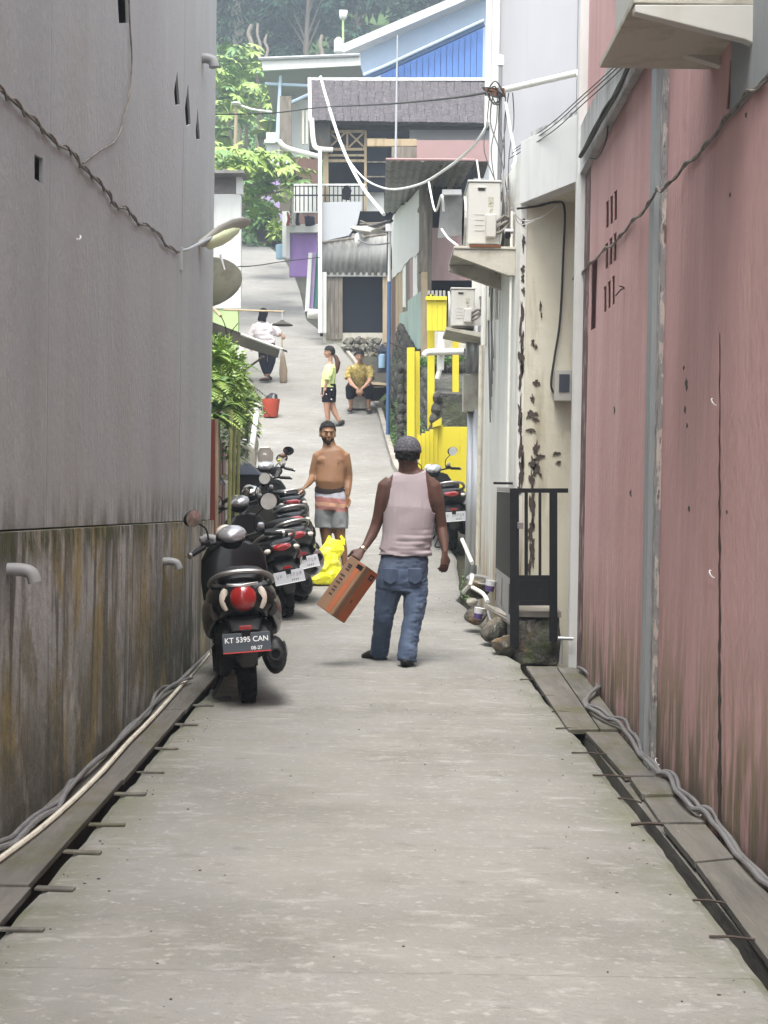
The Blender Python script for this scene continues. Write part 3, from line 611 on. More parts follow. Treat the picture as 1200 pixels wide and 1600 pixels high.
for i, (px, py) in enumerate(((1120, 628), (1117, 897), (1031, 1190), (1096, 1268), (1147, 1318), (998, 1150))):
    c = onred(px, py, .004); tag(MB().tube([c + V((-.012 - .01 * math.sin(a_), .012 * math.cos(a_), .012 * math.cos(a_) + .008 * math.sin(a_))) for a_ in [k * .7 for k in range(7)]], .0026, 5).build('cable_clip', 'whitepl', smooth=True), ('white cable clip halfway up the damp crack on the red wall', 'white cable clip lower on the damp crack', 'white clip just above the floor cables beside the grey pilaster', 'white clip above the floor cables, second from the camera', 'white clip above the floor cables, nearest the camera', 'white clip low on the red wall left of the pilaster')[i], 'clip', 'white cable clips on the red wall')
tag(MB().tube(curvy([onred(962, 462, .05), onred(970, 453, .03), onred(976, 450, -.005), onred(968, 447, .04)], 3), .004, 5).build('wire_stub', 'cable', smooth=True), 'short frayed black wire stub sticking out of the red wall', 'wire')
c = onx(119, 371, LX + .003); tag(MB().tube([c + V((.012 + .008 * math.sin(a_), .014 * math.cos(a_), .012 * math.cos(a_))) for a_ in [k * .7 for k in range(7)]], .0028, 5).build('cable_clip', 'whitepl', smooth=True), 'lone white cable clip on the grey wall below the hanging cable', 'clip')
MB().bb((1.368, YE + .002, -.42), (1.43, YE + .10, 5.45)).build('corner_strip', 'whitetrim', t)
MB().hexa([(1.432, YE - .02, -.4), (1.8, YE - .02, -.4), (1.8, YE + .1, -.4), (1.432, YE + .1, -.4)], [(1.432, YE - .02, 5.45), (1.8, YE - .02, 5.45), (1.8, YE + .1, 5.45), (1.432, YE + .1, 5.45)]).build('end_wall', 'rwall', t)
# air conditioner with brackets at the top right
t = thing('air_conditioner', (1.1, 5.5, 3.05), 'air conditioner unit on pale concrete brackets above the red wall, cut by the top edge', 'air conditioner')
yn = 5.15
MB().prism([at(992, 7, yn), at(1182, 7, yn), at(1182, 70, yn), at(1165, 62, yn), at(992, 19, yn)], (0, .05, 0)).build('bracket', 'whiteconc', t, bevel=.004)
yn2 = 5.75
a = at(990, 8, yn)
MB().prism([at(971, 41, yn2), at(1148, 41, yn2), at(1148, 110, yn2), at(971, 55, yn2)], (0, .05, 0)).build('bracket', 'whiteconc', t, bevel=.004)
s0 = at(990, 6, yn); MB().bb((s0.x, yn - .0, s0.z + .002), (1.34, 5.95, s0.z + .03)).build('shelf', 'conc', t, bevel=.004)
MB().bb((s0.x + .06, 5.2, s0.z + .05), (1.27, 5.95, s0.z + .6)).build('casing', 'ac', t, bevel=.01)
MB().bb((s0.x + .05, 5.19, s0.z + .032), (1.28, 5.96, s0.z + .05)).build('base_rail', 'rust', t)
# cable on the red wall
P3 = curvy([onred(px, py, .066 if 1000 < px < 1045 else .014) for px, py in [(1230, 95), (1200, 125), (1165, 150), (1130, 193), (1100, 232), (1068, 262), (1040, 293), (1026, 298), (1010, 325), (985, 350), (965, 375), (940, 395), (915, 420), (895, 437)]], 8)
mb = MB(); mb.tube(P3, .006, 6); mb.tube([p + V((.004 * math.sin(i * .8) - .004, 0, .012 * math.cos(i * .8))) for i, p in enumerate(P3)], .006, 6)
tag(mb.build('cable', 'cabletan', smooth=True), 'weathered twisted cable pair climbing across the red wall', 'cable')
mb = MB()
for k in range(7):
    P3 = curvy([onred(px + random.uniform(-2, 2), py + random.uniform(-4, 4), .065 + k * .007) for px, py in [(1040, 20), (1003, 66), (985, 100), (965, 140), (945, 175), (925, 210), (907, 242)]], 5); mb.tube(P3, .009, 6)
mb.tube(curvy([onred(*q, .03) for q in [(950, 180), (948, 215), (935, 245), (920, 247), (907, 240)]], 5), .005, 6)
tag(mb.build('cable_bundle', 'cable', smooth=True), 'thick bundle of black cables slung under the stained cement band', 'cable bundle')
mb = MB()
for k, (dx, dy) in enumerate(((0, 0), (-4, 8), (3, -6))):
    mb.tube(curvy([at(1040, 30 + dy, 6.8), at(960, 110 + dy, 8.5), at(905, 160 + dy, 10), at(860, 200 + dy, 11), at(800 + dx, 240 + dy, 11.9)], 5), .004, 5)
tag(mb.build('overhead_wires', 'cable', smooth=True), 'loose thin black wires running from the red wall to the pole beyond the porch', 'wires')

# ================================================================== CREAM BUILDING WITH PORCH
t = thing('cream_building', (1.3, 12, 0), 'cream rendered building with peeling paint and a white porch fascia beside the red wall', 'building')
YB = 11.6
o = MB().bb((1.127, YB, -.4), (2.6, YB + .2, 4.0)).build('front_wall', 'cream', t)
# street side wall going away
a = V((1.075, YB, 0)); b = V((.93, 14.1, 0))
MB().hexa([a + V((0, -.005, -.4)), a + V((.05, -.005, -.4)), b + V((.05, 0, -.4)), b + V((0, 0, -.4))], [a + V((0, -.005, 4.0)), a + V((.05, -.005, 4.0)), b + V((.05, 0, 4.0)), b + V((0, 0, 4.0))]).build('side_wall', 'bwall', t)
pts = [(905, 163), (905, 288), (806, 322), (806, 237)]
f = [at(905, 163, 10.42), at(905, 290, 10.42), at(806, 322, 11.5), at(806, 237, 11.5)]
zt = f[0].z; zb = 3.59
f = [V((1.47, 10.5, zt)), V((1.47, 10.5, zb)), V((1.06, 11.58, zb)), V((1.06, 11.58, zt))]
MB().prism(f, (.12, .05, 0)).build('fascia', 'whitetrim', t, bevel=.004)
MB().prism([(1.59, 10.55, zb + .02), (1.19, 11.6, zb + .02), (2.6, 11.6, zb + .02), (2.6, 10.55, zb + .02)], (0, 0, .12)).build('porch_ceiling', 'cream', t)
MB().prism([(1.5, 10.5, zt - .02), (1.12, 11.5, zt - .02), (2.6, 11.6, zt - .02), (2.6, 10.5, zt - .02)], (0, 0, .07)).build('porch_roof', 'band', t)
# peeled patches
random.seed(11); mb = MB()
def chip(px, py, w2, h2, k=22):
    c = at(px, py, YB - .01); sc_ = YB / FPX; ph = random.random() * 9
    pl = []
    for j in range(k):
        an = 2 * math.pi * j / k; r = max(.25, 1 + 1.1 * mnoise.noise(V((math.cos(an) * 1.6 + ph, math.sin(an) * 1.6, ph))) + .75 * mnoise.noise(V((math.cos(an) * 5 + ph, math.sin(an) * 5, ph))))
        pl.append(V((c.x + math.cos(an) * w2 * sc_ * r, YB - .01, c.z + math.sin(an) * h2 * sc_ * r)))
    MB().prism(pl, (0, .012, 0)).build('peeled_patch', 'peel', t)
for px, py, a_, b_ in [(818, 347, 3, 5), (818, 380, 2.5, 9), (817, 420, 2.5, 6), (817, 435, 2.5, 5), (818, 455, 2, 5), (815, 500, 3, 20), (815, 530, 2.5, 14), (815, 560, 3.5, 14), (814, 590, 3, 20), (813, 645, 4, 20), (813, 670, 3, 10), (815, 705, 4, 22), (815, 740, 4, 20), (812, 765, 4, 10), (832, 622, 3, 5), (832, 648, 6, 5), (838, 655, 4, 3), (831, 672, 5, 3), (838, 702, 4, 9), (843, 715, 6, 4), (832, 722, 5, 8), (840, 733, 6, 7), (831, 750, 3.5, 10), (870, 709, 4, 2.5), (872, 722, 3, 2.5), (838, 598, 5, 4), (845, 479, 1.5, 6), (846, 492, 1.2, 3), (833, 535, 3, 4), (838, 542, 2, 3), (832, 790, 3.5, 20), (830, 830, 4, 14), (832, 860, 3, 16), (828, 890, 2, 20), (845, 742, 2, 2)]:
    chip(px, py, a_, b_)
# pipes down the side wall
def wallp(px, py, out=.03):   # point on the side wall plane
    d = ray(px, py); k = (b.x - a.x) / (b.y - a.y); tt = ((a.x - k * a.y) - out) / (d.x - k * d.y); return CAM + d * tt
for px, r, m_, y0, y1 in ((752, .022, 'pvc', 540, 885), (768, .028, 'pvcwhite', 330, 500), (757, .026, 'pvcwhite', 440, 540), (800, .012, 'pvcwhite', 330, 760), (776, .02, 'pvcwhite', 420, 500)):
    p = wallp(px, y0); q = wallp(px - 2, y1); MB().tube([V((p.x, p.y, p.z)), V((p.x, p.y, q.z))], r, 10).build('drain_pipe', m_, t, smooth=True)
mb = MB()
for k in range(6): mb.tube(curvy([wallp(788 + random.uniform(-5, 8), 262 + random.uniform(0, 30), .05), wallp(786 + random.uniform(-4, 4), 340, .07), wallp(780 + random.uniform(-5, 5), 400, .05), wallp(766 + random.uniform(-3, 3), 460, .04), wallp(771 - k, 560 + 20 * k, .02)], 5), .007, 6)
mb.build('service_wire', 'cablegrey', t, smooth=True)
p = at(818, 330, 11.4)
mb = MB(); mb.tube(curvy([at(808, 326, 11.45), at(840, 322, 11.5), at(868, 316, 11.5), at(882, 325, 11.56), at(880, 400, 11.57), at(875, 500, 11.57), at(866, 560, 11.57), at(861, 600, 11.57), at(866, 615, 11.57)], 6), .009, 6)
mb.build('porch_cable', 'cable', t, smooth=True)
mb = MB(); mb.tube(curvy([at(803, 333, 11.4), at(818, 345, 11.5), at(845, 340, 11.5), at(870, 322, 11.5)], 5), .005, 6); mb.tube(curvy([at(800, 325, 11.4), at(812, 350, 11.5), at(835, 345, 11.5)], 5), .004, 6); mb.build('thin_cable', 'cablewhite', t, smooth=True)
# meter
m_ = thing('electricity_meter', at(878, 605, 11.5), 'grey framed electricity meter on the cream porch wall', 'meter')
c = at(879, 603, 11.52); MB().box(c + V((0, .0, 0)), (.13, .12, .25)).build('casing', 'meter', m_, bevel=.006)
MB().box(c + V((.005, -.065, .02)), (.085, .012, .14)).build('dial', 'glassdark', m_, bevel=.003)
# camera on the corner
m_ = thing('security_camera', at(795, 365, 11.5), 'small white security camera with black lens under the large air conditioner pipes', 'security camera')
c = at(795, 364, 11.4); MB().box(c + V((0, 0, .012)), (.07, .1, .025)).build('housing', 'whitepl', m_, bevel=.006); MB().ell(c + V((-.01, -.01, -.02)), (.027, .027, .03)).build('lens', 'cable', m_, smooth=True)
# step and gate
t = thing('porch_step', (1.2, 11.2, 0), 'mossy stone block with a cement slab in front of the cream porch', 'step')
mb = MB(); mb.bb((1.0, 10.92, -.07), (1.37, 11.58, .295)); mb2 = remesh(mb, .03, 0); mb2.jitter(.03, 8); mb2.build('block', 'stone', t, smooth=2)
MB().bb((.99, 10.9, .30), (1.375, 11.6, .345)).jitter(.004, 6).build('slab', 'step', t, bevel=.004)
t = thing('iron_gate', (1.2, 10.86, .3), 'black iron gate with two thin bars, its solid leaf standing open', 'gate')
YG = 10.84
def gbar(x0, y0, x1, y1, nm='frame', m_='iron', d=.03): MB().prism([at(x0, y0, YG), at(x1, y0, YG), at(x1, y1, YG), at(x0, y1, YG)], (0, d, 0)).build(nm, m_, t, bevel=.002)
gbar(797, 763, 811, 1012); gbar(859, 769, 871, 1002); gbar(811, 763, 888, 770, 'rail'); gbar(811, 899, 859, 906, 'rail'); gbar(811, 938, 859, 946, 'rail')
gbar(820, 770, 825, 899, 'bar'); gbar(842, 770, 846, 899, 'bar'); gbar(811, 906, 859, 938, 'panel', 'iron', .012)
l0 = at(800, 780, YG + .02); l1 = at(776, 780, 12.3)
def leaf(ya, yb, fa, fb, nm, m_, th=.02):
    za, zb = at(800, ya, YG).z, at(800, yb, YG).z; p = l0.lerp(l1, fa); q = l0.lerp(l1, fb)
    MB().prism([(p.x, p.y, za), (q.x, q.y, za), (q.x, q.y, zb), (p.x, p.y, zb)], (th, 0, 0)).build(nm, m_, t, bevel=.002)
leaf(770, 905, .02, 1, 'leaf_panel', 'iron', .012); leaf(762, 769, 0, 1, 'leaf_rail', 'greyiron', .03); leaf(905, 914, .02, 1, 'leaf_rail', 'greyiron', .03); leaf(962, 975, .02, 1, 'leaf_rail', 'greyiron', .03)
for f0 in (.05, .5, .94): leaf(914, 962, f0, f0 + .05, 'leaf_bar', 'iron')
leaf(914, 962, .1, .94, 'leaf_infill', 'greyiron', .006)
p = at(786, 757, 11.8); MB().bb(p + V((-.08, -.02, 0)), p + V((.08, .02, .02))).build('top_plate', 'iron', t)
MB().box(at(813, 821, YG - .01), (.045, .03, .05)).build('latch', 'alu', t, bevel=.004)
# water tap
t = thing('water_tap', at(880, 1035, 10.3), 'metal water tap on a short pipe below the end of the red wall', 'tap')
MB().tube([at(877, 1038, 10.35), at(878, 998, 10.35)], .009, 8).build('pipe', 'galv', t, smooth=True); MB().tube([at(872, 997, 10.35), at(896, 998, 10.33)], .013, 10).build('spout', 'galv', t, smooth=True)
# ================================================================== RIGHT SIDE, FURTHER UP
def pxbox(x0, y0, x1, y1, Y, t=.05): return pxslab([(x0, y0), (x1, y0), (x1, y1), (x0, y1)], Y, t)
def ac_unit(x0, y0, x1, y1, Y, w_, label):
    """outdoor unit seen end-on: fan side faces the street (-X)"""
    a = at(x0, y0, Y); b = at(x1, y1, Y); zt, zb = a.z, b.z; xr = b.x; xl = xr - w_
    t = thing('air_conditioner', (xl, Y, zb), label, 'air conditioner', 'air conditioners on the side walls')
    MB().bb((xl, Y, zb + .02), (xr, Y + .78, zt - .018)).build('casing', 'ac', t, bevel=.012)
    MB().bb((xl - .008, Y - .008, zt - .018), (xr + .006, Y + .79, zt)).build('top_cover', 'ac', t, bevel=.005)
    MB().bb((xl + .02, Y - .003, zb), (xr, Y + .78, zb + .018)).build('base_rail', 'acdark', t)
    MB().lathe([(.22, 0), (.22, .02), (.2, .02), (.2, 0)], (xl - .02, Y + .42, (zt + zb) / 2), (1, 0, 0), 20).build('fan_grille', 'ac', t)
    W = xr - xl; H_ = zt - zb
    MB().bb((xl + W * .30, Y - .004, zt - H_ * .16), (xl + W * .50, Y + .01, zt - H_ * .12)).build('grip', 'acdark', t)
    MB().bb((xl + W * .28, Y - .012, zt - H_ * .12), (xl + W * .54, Y + .01, zt - H_ * .105)).build('grip_lip', 'ac', t)
    MB().bb((xl + W * .62, Y - .002, zt - H_ * .40), (xl + W * .78, Y + .01, zt - H_ * .26)).build('rating_label', 'aclabel', t)
    MB().bb((xl + W * .66, Y - .002, zt - H_ * .5), (xl + W * .76, Y + .01, zt - H_ * .43)).build('sticker', 'aclabel', t)
    MB().bb((xl + W * .55, Y - .05, zb + H_ * .13), (xl + W * .86, Y + .01, zb + H_ * .48)).build('valve_cover', 'ac', t, bevel=.01)
    mb = MB()
    for q in (.52, .6, .68, .76): mb.bb((xl + W * .2, Y - .003, zb + H_ * (1 - q)), (xl + W * .5, Y + .01, zb + H_ * (1 - q) + .004))
    mb.build('seam', 'ac', t)
    mb = MB()
    for k in range(3): mb.tube(curvy([(xr - .03, Y - .02, zb + H_ * (.2 + .08 * k)), (xr + .03, Y - .05, zb + H_ * (.25 + .1 * k)), (xr + .07, Y + .02, zb + H_ * .45), (xr + .06, Y + .05, zb + H_ * .8)], 4), .013, 7)
    mb.build('refrigerant_pipe', 'cabletan', t, smooth=True)
    return xl, xr, zb
xl, xr, zb = ac_unit(735, 281, 781, 386, 11.95, .27, 'large cream air conditioner with rust streaks on a concrete shelf beside the utility pole')
t = thing('bracket_shelf', (xr, 12, zb - .1), 'cream concrete shelf with two tapered brackets under the large air conditioner', 'shelf')
MB().bb((xl - .12, 11.85, zb - .035), (1.06, 12.85, zb - .012)).build('shelf', 'conc', t, bevel=.004)
for y_ in (11.86, 12.72): MB().prism([(xl - .12, y_, zb - .037), (1.06, y_, zb - .037), (1.06, y_, zb - .25), (1.0, y_, zb - .25), (xl - .12, y_, zb - .09)], (0, .06, 0)).build('bracket', 'conc', t, bevel=.004)
MB().bb((xl + .01, 11.84, zb - .02), (xr, 11.852, zb - .002)).build('rust_stain', 'rust', t)
xl, xr, zb = ac_unit(705, 449, 741, 513, 14.3, .235, 'smaller grey white air conditioner lower down beyond the cream building')
t = thing('bracket_shelf', (xr, 17, zb - .1), 'thin grey shelf plate under the smaller air conditioner above the yellow porch', 'shelf')
MB().hexa([(xl - .05, 14.2, zb - .03), (1.0, 14.2, zb - .11), (1.0, 15.1, zb - .11), (xl - .05, 15.1, zb - .03)], [(xl - .05, 14.2, zb - .004), (1.0, 14.2, zb - .06), (1.0, 15.1, zb - .06), (xl - .05, 15.1, zb - .004)]).build('shelf', 'conc', t)
# narrow grey metal-clad column building between
t = thing('grey_clad_building', (1.2, 16.2, .3), 'narrow building end clad in grey corrugated sheet behind the drain pipes', 'building')
p = at(728, 870, 14.9); q = at(757, 530, 14.9); p0 = V((p.x, 14.9, gz(14.9) - .3)); 
corr(p0, V((q.x, 14.7, p0.z)), V((p.x, 14.9, at(728, 640, 14.9).z)), .085, .014).build('corrugated_sheet', 'galv', t, smooth=2)
pxbox(724, 586, 752, 643, 14.8, .25).build('concrete_box', 'conc', t, bevel=.006)
p1 = at(728, 584, 14.9); corr(V((p1.x, 14.9, p1.z)), V((at(757, 584, 14.8).x, 14.75, p1.z)), V((p1.x, 14.9, at(728, 510, 14.9).z)), .085, .014).build('corrugated_sheet', 'galv', t, smooth=2)
MB().hexa([(p.x + .02, 15.0, 0), (2.4, 15.0, 0), (2.4, 17.8, 0), (1.10, 17.8, 0)], [(p.x + .02, 15.0, 4.2), (2.4, 15.0, 4.2), (2.4, 17.8, 4.2), (1.10, 17.8, 4.2)]).build('wall', 'bwall', t)
# big blue-grey building above
t = thing('blue_grey_building', (1.4, 14.6, 0), 'tall pale blue grey building with a white corner strip rising behind the porch', 'building')
c0 = V((1.02, 14.5, 0)); c1 = V((2.6, 13.08, 0))
zq = 6.9
def ph(z0, z1, p, q, d): return MB().hexa([V((p.x, p.y, z0)), V((q.x, q.y, z0)), V((q.x, q.y, z0)) + d, V((p.x, p.y, z0)) + d], [V((p.x, p.y, z1)), V((q.x, q.y, z1)), V((q.x, q.y, z1)) + d, V((p.x, p.y, z1)) + d])
mid = c0.lerp(c1, .49)
ph(1.5, zq, c0 + V((.06, -.05, 0)), mid - V((.003, 0, 0)), V((.3, .6, 0))).build('wall', 'bluegrey', t)
ph(1.5, zq, mid + V((.003, 0, 0)), c1, V((.3, .6, 0))).build('wall', 'bluegrey', t)
MB().bb((c0.x - .01, 14.42, 1.5), (c0.x + .07, 14.55, zq)).build('corner_strip', 'whitetrim', t, bevel=.006)
MB().tube([V((.97, 14.3, 4.9)), V((.97, 14.3, 6.9))], .03, 10).build('drain_pipe', 'pvcwhite', t, smooth=True)
MB().hexa([(c0.x - .005, 14.56, 1.5), (c0.x + .3, 14.56, 1.5), (1.6, 18, 1.5), (1.29, 18, 1.5)], [(c0.x - .005, 14.56, zq), (c0.x + .3, 14.56, zq), (1.6, 18, zq), (1.29, 18, zq)]).build('side_wall', 'bluegrey', t)
MB().tube([at(786, 141, 13.9), at(903, 114, 13.2)], .031, 12).build('wall_pipe', 'pvcwhite', t, smooth=True)
# utility pole
t = thing('utility_pole', at(783, 330, 12.9), 'slim metal utility pole tangled with wires and a white cap beside the large air conditioner', 'pole')
MB().tube([at(781, 300, 12.9), at(782, 98, 12.9)], .018, 8).build('pole', 'wire', t, smooth=True)
MB().lathe([(.03, 0), (.034, .05), (.028, .09), (.01, .1)], at(782, 103, 12.9), (0, 0, 1), 12).build('cap', 'whitepl', t, smooth=True)
MB().bb(at(758, 148, 12.95), at(788, 139, 12.99)).build('cross_arm', 'rust', t)
mb = MB()
for k in range(9):
    a_ = at(760 + random.uniform(-8, 8), 140 + random.uniform(-4, 10), 12.9); b_ = at(785 + random.uniform(-6, 6), 150 + random.uniform(-6, 12), 12.9)
    mb.tube(curvy([a_, (a_ + b_) / 2 + V((0, -.06, random.uniform(-.12, .10))), b_], 6), .006, 5)
for k in range(7):
    x = 765 + k * 6; mb.tube(curvy([at(x, 145, 12.85), at(x + random.uniform(-8, 8), 190, 12.85), at(x + random.uniform(-12, 12), 240, 12.6), at(785 + random.uniform(-6, 10), 300 + random.uniform(-10, 20), 12.2)], 5), .005, 5)
mb.build('wire_tangle', 'cable', t, smooth=True)
mb = MB()
mb.tube(curvy([at(790, 160, 12.8), at(797, 200, 12.7), at(805, 245, 12.4), at(800, 262, 12.2)], 5), .012, 6); mb.tube(curvy([at(745, 250, 13), at(752, 300, 12.9)], 5), .008, 6)
mb.build('white_cable', 'cablewhite', t, smooth=True)
# yellow porch
t = thing('yellow_porch', (1.2, 20, 1.2), 'bright yellow painted porch with posts, low panel walls and upper boards', 'porch')
YP = 20.2
def yb(x0, y0, x1, y1, nm, Y=YP, d=.08, m_='yellow', Yl=None): pxslab([(x0, y0), (x1, y0), (x1, y1), (x0, y1)], Y, d, Yl).build(nm, m_, t, bevel=.004)
yb(636, 543, 648, 704, 'post', 19.6, .1); yb(649, 549, 656, 700, 'post', 19.75, .1); yb(668, 460, 679, 700, 'post', YP + .3, .08); yb(707, 500, 717, 700, 'post', YP + .4, .08)
yb(690, 667, 760, 775, 'low_panel', YP, .05)
for k in range(5): 
    x0 = 652 + k * 6.4; yb(x0, 680 - k * 3, x0 + 6.1, 790, 'board', 19.3 + .1 * k, .03)
yb(683, 664, 692, 780, 'post', 19.75, .09)
MB().prism([at(676, 661, 19.65), at(690, 652, 19.65), at(690, 664, 19.65), at(676, 668, 19.65)], (0, .1, 0)).build('post_cap', 'yellow', t)
for k in range(4): yb(667 + k * 8.2, 468, 667 + k * 8.2 + 8, 517, 'upper_board', YP + .1, .03)
yb(665, 463, 722, 469, 'top_rail', YP + .06, .08)
yb(668, 518, 735, 545, 'inner_wall', YP + 1.2, .05, 'conc')
for k in range(5): yb(668 + k * 6, 454, 672 + k * 6, 465, 'picket', YP + .3, .02, 'greyiron')
t = thing('drain_pipe', at(690, 550, 19.5), 'white plastic drain pipe with a horizontal run in front of the yellow posts', 'pipe')
MB().tube(curvy([at(663, 556, 19.4), at(667, 551, 19.4), at(680, 550, 19.4), at(724, 549, 19.4)], 3), .045, 10).build('horizontal_pipe', 'pvcwhite', t, smooth=True)
MB().tube([at(690, 520, 19.5), at(688, 578, 19.5)], .05, 10).build('vertical_pipe', 'pvcwhite', t, smooth=True); MB().tube([at(683, 592, 19.5), at(688, 575, 19.5)], .035, 10).build('outlet', 'pvcwhite', t, smooth=True)
# retaining wall of stones behind porch and along the road
def stone_field(t, p0, u, vv, nu, nv, dep, m_, seed, nm='stone', fill=.93):
    random.seed(seed); p0, u, vv = V(p0), V(u), V(vv); nrm = u.cross(vv).normalized()
    base = [MB().ell((0, 0, 0), (1, 1, 1), n=9, m=6).jitter(.28, 1.3, s * 7).mesh(nm) for s in range(4)]
    for me in base: me.materials.append(M[m_])
    for j in range(nv):
        i = 0.0; 
        while i < nu - .2:
            ww = random.uniform(.7, 1.35); c = p0 + u * ((i + ww / 2) / nu) + vv * ((j + .5 + random.uniform(-.1, .1)) / nv)
            o = bpy.data.objects.new(nm, random.choice(base)); col.objects.link(o); o.parent = t; o.location = c - wl(t)
            sx = u.length / nu * ww * .56; sz = vv.length / nv * .60
            o.rotation_euler = (u.to_track_quat('X', 'Z').to_matrix() @ Matrix.Rotation(random.uniform(-.2, .2), 3, 'Y')).to_euler(); o.scale = (sx, dep, sz); i += ww
t = thing('retaining_wall', (1.5, 23.5, 1.8), 'dark mossy stone retaining wall behind the yellow posts', 'wall')
pa = at(630, 690, 22.8); pb = at(740, 690, 22.6); zt_ = at(690, 566, 22.7).z; zb_ = 1.3
MB().bb((pa.x - .1, 22.95, zb_), (2.6, 24.0, zt_)).build('core', 'mosswall', t)
stone_field(t, (pa.x - .1, 22.95, zb_), (1.9, 0, 0), (0, 0, zt_ - zb_), 17, 12, .06, 'mosswall', 5)
t = thing('retaining_wall', (.3, 24, 2), 'sloping mossy bank of stones beside the blue pole at the road edge', 'wall')
a_ = V((.42, 20.8, .9)); b_ = V((.02, 29, 3.0)); ta = at(640, 560, 22.4).z
MB().hexa([(.5, 20.2, .8), (1.5, 20.2, .8), (1.5, 29, 2.7), (.0, 29, 2.7)], [(.75, 20.4, 2.6), (1.5, 20.4, 2.6), (1.5, 29, 4.3), (.25, 29, 4.3)]).build('core', 'mosswall', t)
stone_field(t, (.5, 20.3, .85), (-.48, 8.6, 1.95), (.26, 0, 1.75), 34, 11, .07, 'mosswall', 6)
# kerb along the road
mb = MB()
for y_ in np.arange(17.2, 33, .5):
    y2 = y_ + .5; r1, r2 = lerp(RE, y_), lerp(RE, y2)
    mb.hexa([(r1 + .01, y_, gz(y_) - .2), (r1 + .09, y_, gz(y_) - .2), (r2 + .09, y2, gz(y2) - .2), (r2 + .01, y2, gz(y2) - .2)], [(r1 + .01, y_, gz(y_) + .06), (r1 + .09, y_, gz(y_) + .06), (r2 + .09, y2, gz(y2) + .06), (r2 + .01, y2, gz(y2) + .06)])
struct(mb.build('kerb', 'step'))
# blue pole
pb_ = gr(607, 688); t = thing('blue_pole', (pb_.x + .1, 24, pb_.z), 'thin blue pole with a white upper half at the road edge', 'pole')
MB().tube([at(606, 686, 24.2), at(608, 440, 24.2)], .032, 8).build('lower_pole', 'bluepole', t, smooth=True); MB().tube([at(608, 440, 24.2), at(609, 345, 24.2)], .026, 8).build('upper_pole', 'whitetrim', t, smooth=True)
MB().tube([at(606, 534, 24.2), at(634, 545, 24.0)], .014, 6).build('brace', 'rebar', t)
MB().box(at(607, 356, 24.1), (.1, .08, .12)).build('clamp', 'whitepl', t)
# patchwork shack
t = thing('patchwork_shack', (.7, 27, 3.4), 'shack walled in torn white sheets, boards and mint panels under a corrugated roof', 'house')
ca = at(663, 560, 24.0); cb = at(611, 540, 33.0)
def wl2(f, z, out=0):   # point on the shack's street wall; f 0 near .. 1 far
    p = V((ca.x, 24, 0)).lerp(V((cb.x, 33, 0)), f); return V((p.x - out, p.y, z))
def wpx(px, py, out=0):
    d = ray(px, py); k = (cb.x - ca.x) / 9.0; x0 = ca.x - k * 24 - out; tt = x0 / (d.x - k * d.y); return CAM + d * tt
def wpoly(pts, out, m_, nm, th=.015): MB().prism([wpx(px, py, out) for px, py in pts], (th, 0, 0)).build(nm, m_, t)
MB().hexa([wl2(0, 2.9), wl2(0, 2.9) + V((.1, 0, 0)), wl2(1, 4.4) + V((.1, 0, 0)), wl2(1, 4.4)], [wl2(0, 6.3), wl2(0, 6.3) + V((.1, 0, 0)), wl2(1, 7.5) + V((.1, 0, 0)), wl2(1, 7.5)]).build('inner_wall', 'oldwood', t)
def torn(pts, n_=6, am=2.2):
    out = []
    for (x0, y0), (x1, y1) in zip(pts, pts[1:] + pts[:1]):
        for i in range(n_): f = i / n_; out.append((x0 + (x1 - x0) * f + random.uniform(-am, am) * .4, y0 + (y1 - y0) * f + random.uniform(-am, am)))
    return out
random.seed(8)
wpoly(torn([(611, 345), (622, 326), (640, 312), (661, 286), (662, 300), (661, 380), (650, 400), (640, 405), (625, 425), (612, 437)]), .03, 'whitetrim', 'torn_sheet')
x = 612
for k, (w_, y0, y1, m_) in enumerate([(6, 430, 560, 'brownwood'), (5, 425, 545, 'tanwood'), (6, 420, 560, 'tanwood'), (5, 415, 480, 'white'), (6, 410, 560, 'oldwood'), (5, 400, 470, 'pinkboard'), (7, 395, 470, 'white'), (7, 390, 450, 'oldwood')]):
    wpoly([(x, y0), (x + w_ - .5, y0 - 4), (x + w_ - .5, y1), (x, y1)], .015, m_, 'board'); x += w_
wpoly([(637, 470), (657, 455), (657, 545), (637, 548)], .035, 'mint', 'mint_sheet'); wpoly([(624, 490), (636, 486), (636, 552), (624, 552)], .032, 'mint', 'mint_sheet')
pxbox(655, 282, 668, 425, 23.9, .14).build('corner_post', 'oldwood', t); pxbox(658, 425, 668, 560, 23.85, .12).build('corner_post', 'tanwood', t)
for k in range(6):
    x0 = 667 + k * 12; pxbox(x0, 356, x0 + 11.7, 438, 24.3, .04).build('board', 'pinkboard', t)
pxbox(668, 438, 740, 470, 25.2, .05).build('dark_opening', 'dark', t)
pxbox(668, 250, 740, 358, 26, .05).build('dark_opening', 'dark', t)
# roof
r0 = at(603, 251, 22); r1 = at(742, 251, 22); r2 = at(600, 332, 32)
corr(r0, V((r1.x, 22, r0.z)), V((r2.x, 32, r2.z)), .12, .018, 2).build('roof_sheet', 'zinc', t, smooth=2)
MB().tube([at(603, 249, 21.95), at(742, 250, 21.95)], .02, 6).build('roof_edge', 'pinkmetal', t)
for px0, px1 in ((655, 688), (690, 716)): MB().tube([at(px0, 330, 25.0), at(px1, 258, 22.6)], .04, 5).build('rafter', 'oldwood', t)
pxslab([(690, 304), (706, 298), (722, 300), (722, 368), (684, 372)], 22.5, .03).build('side_sheet', 'zincdark', t)
pxbox(691, 296, 721, 304, 22.3, .1).build('gutter', 'whitetrim', t)
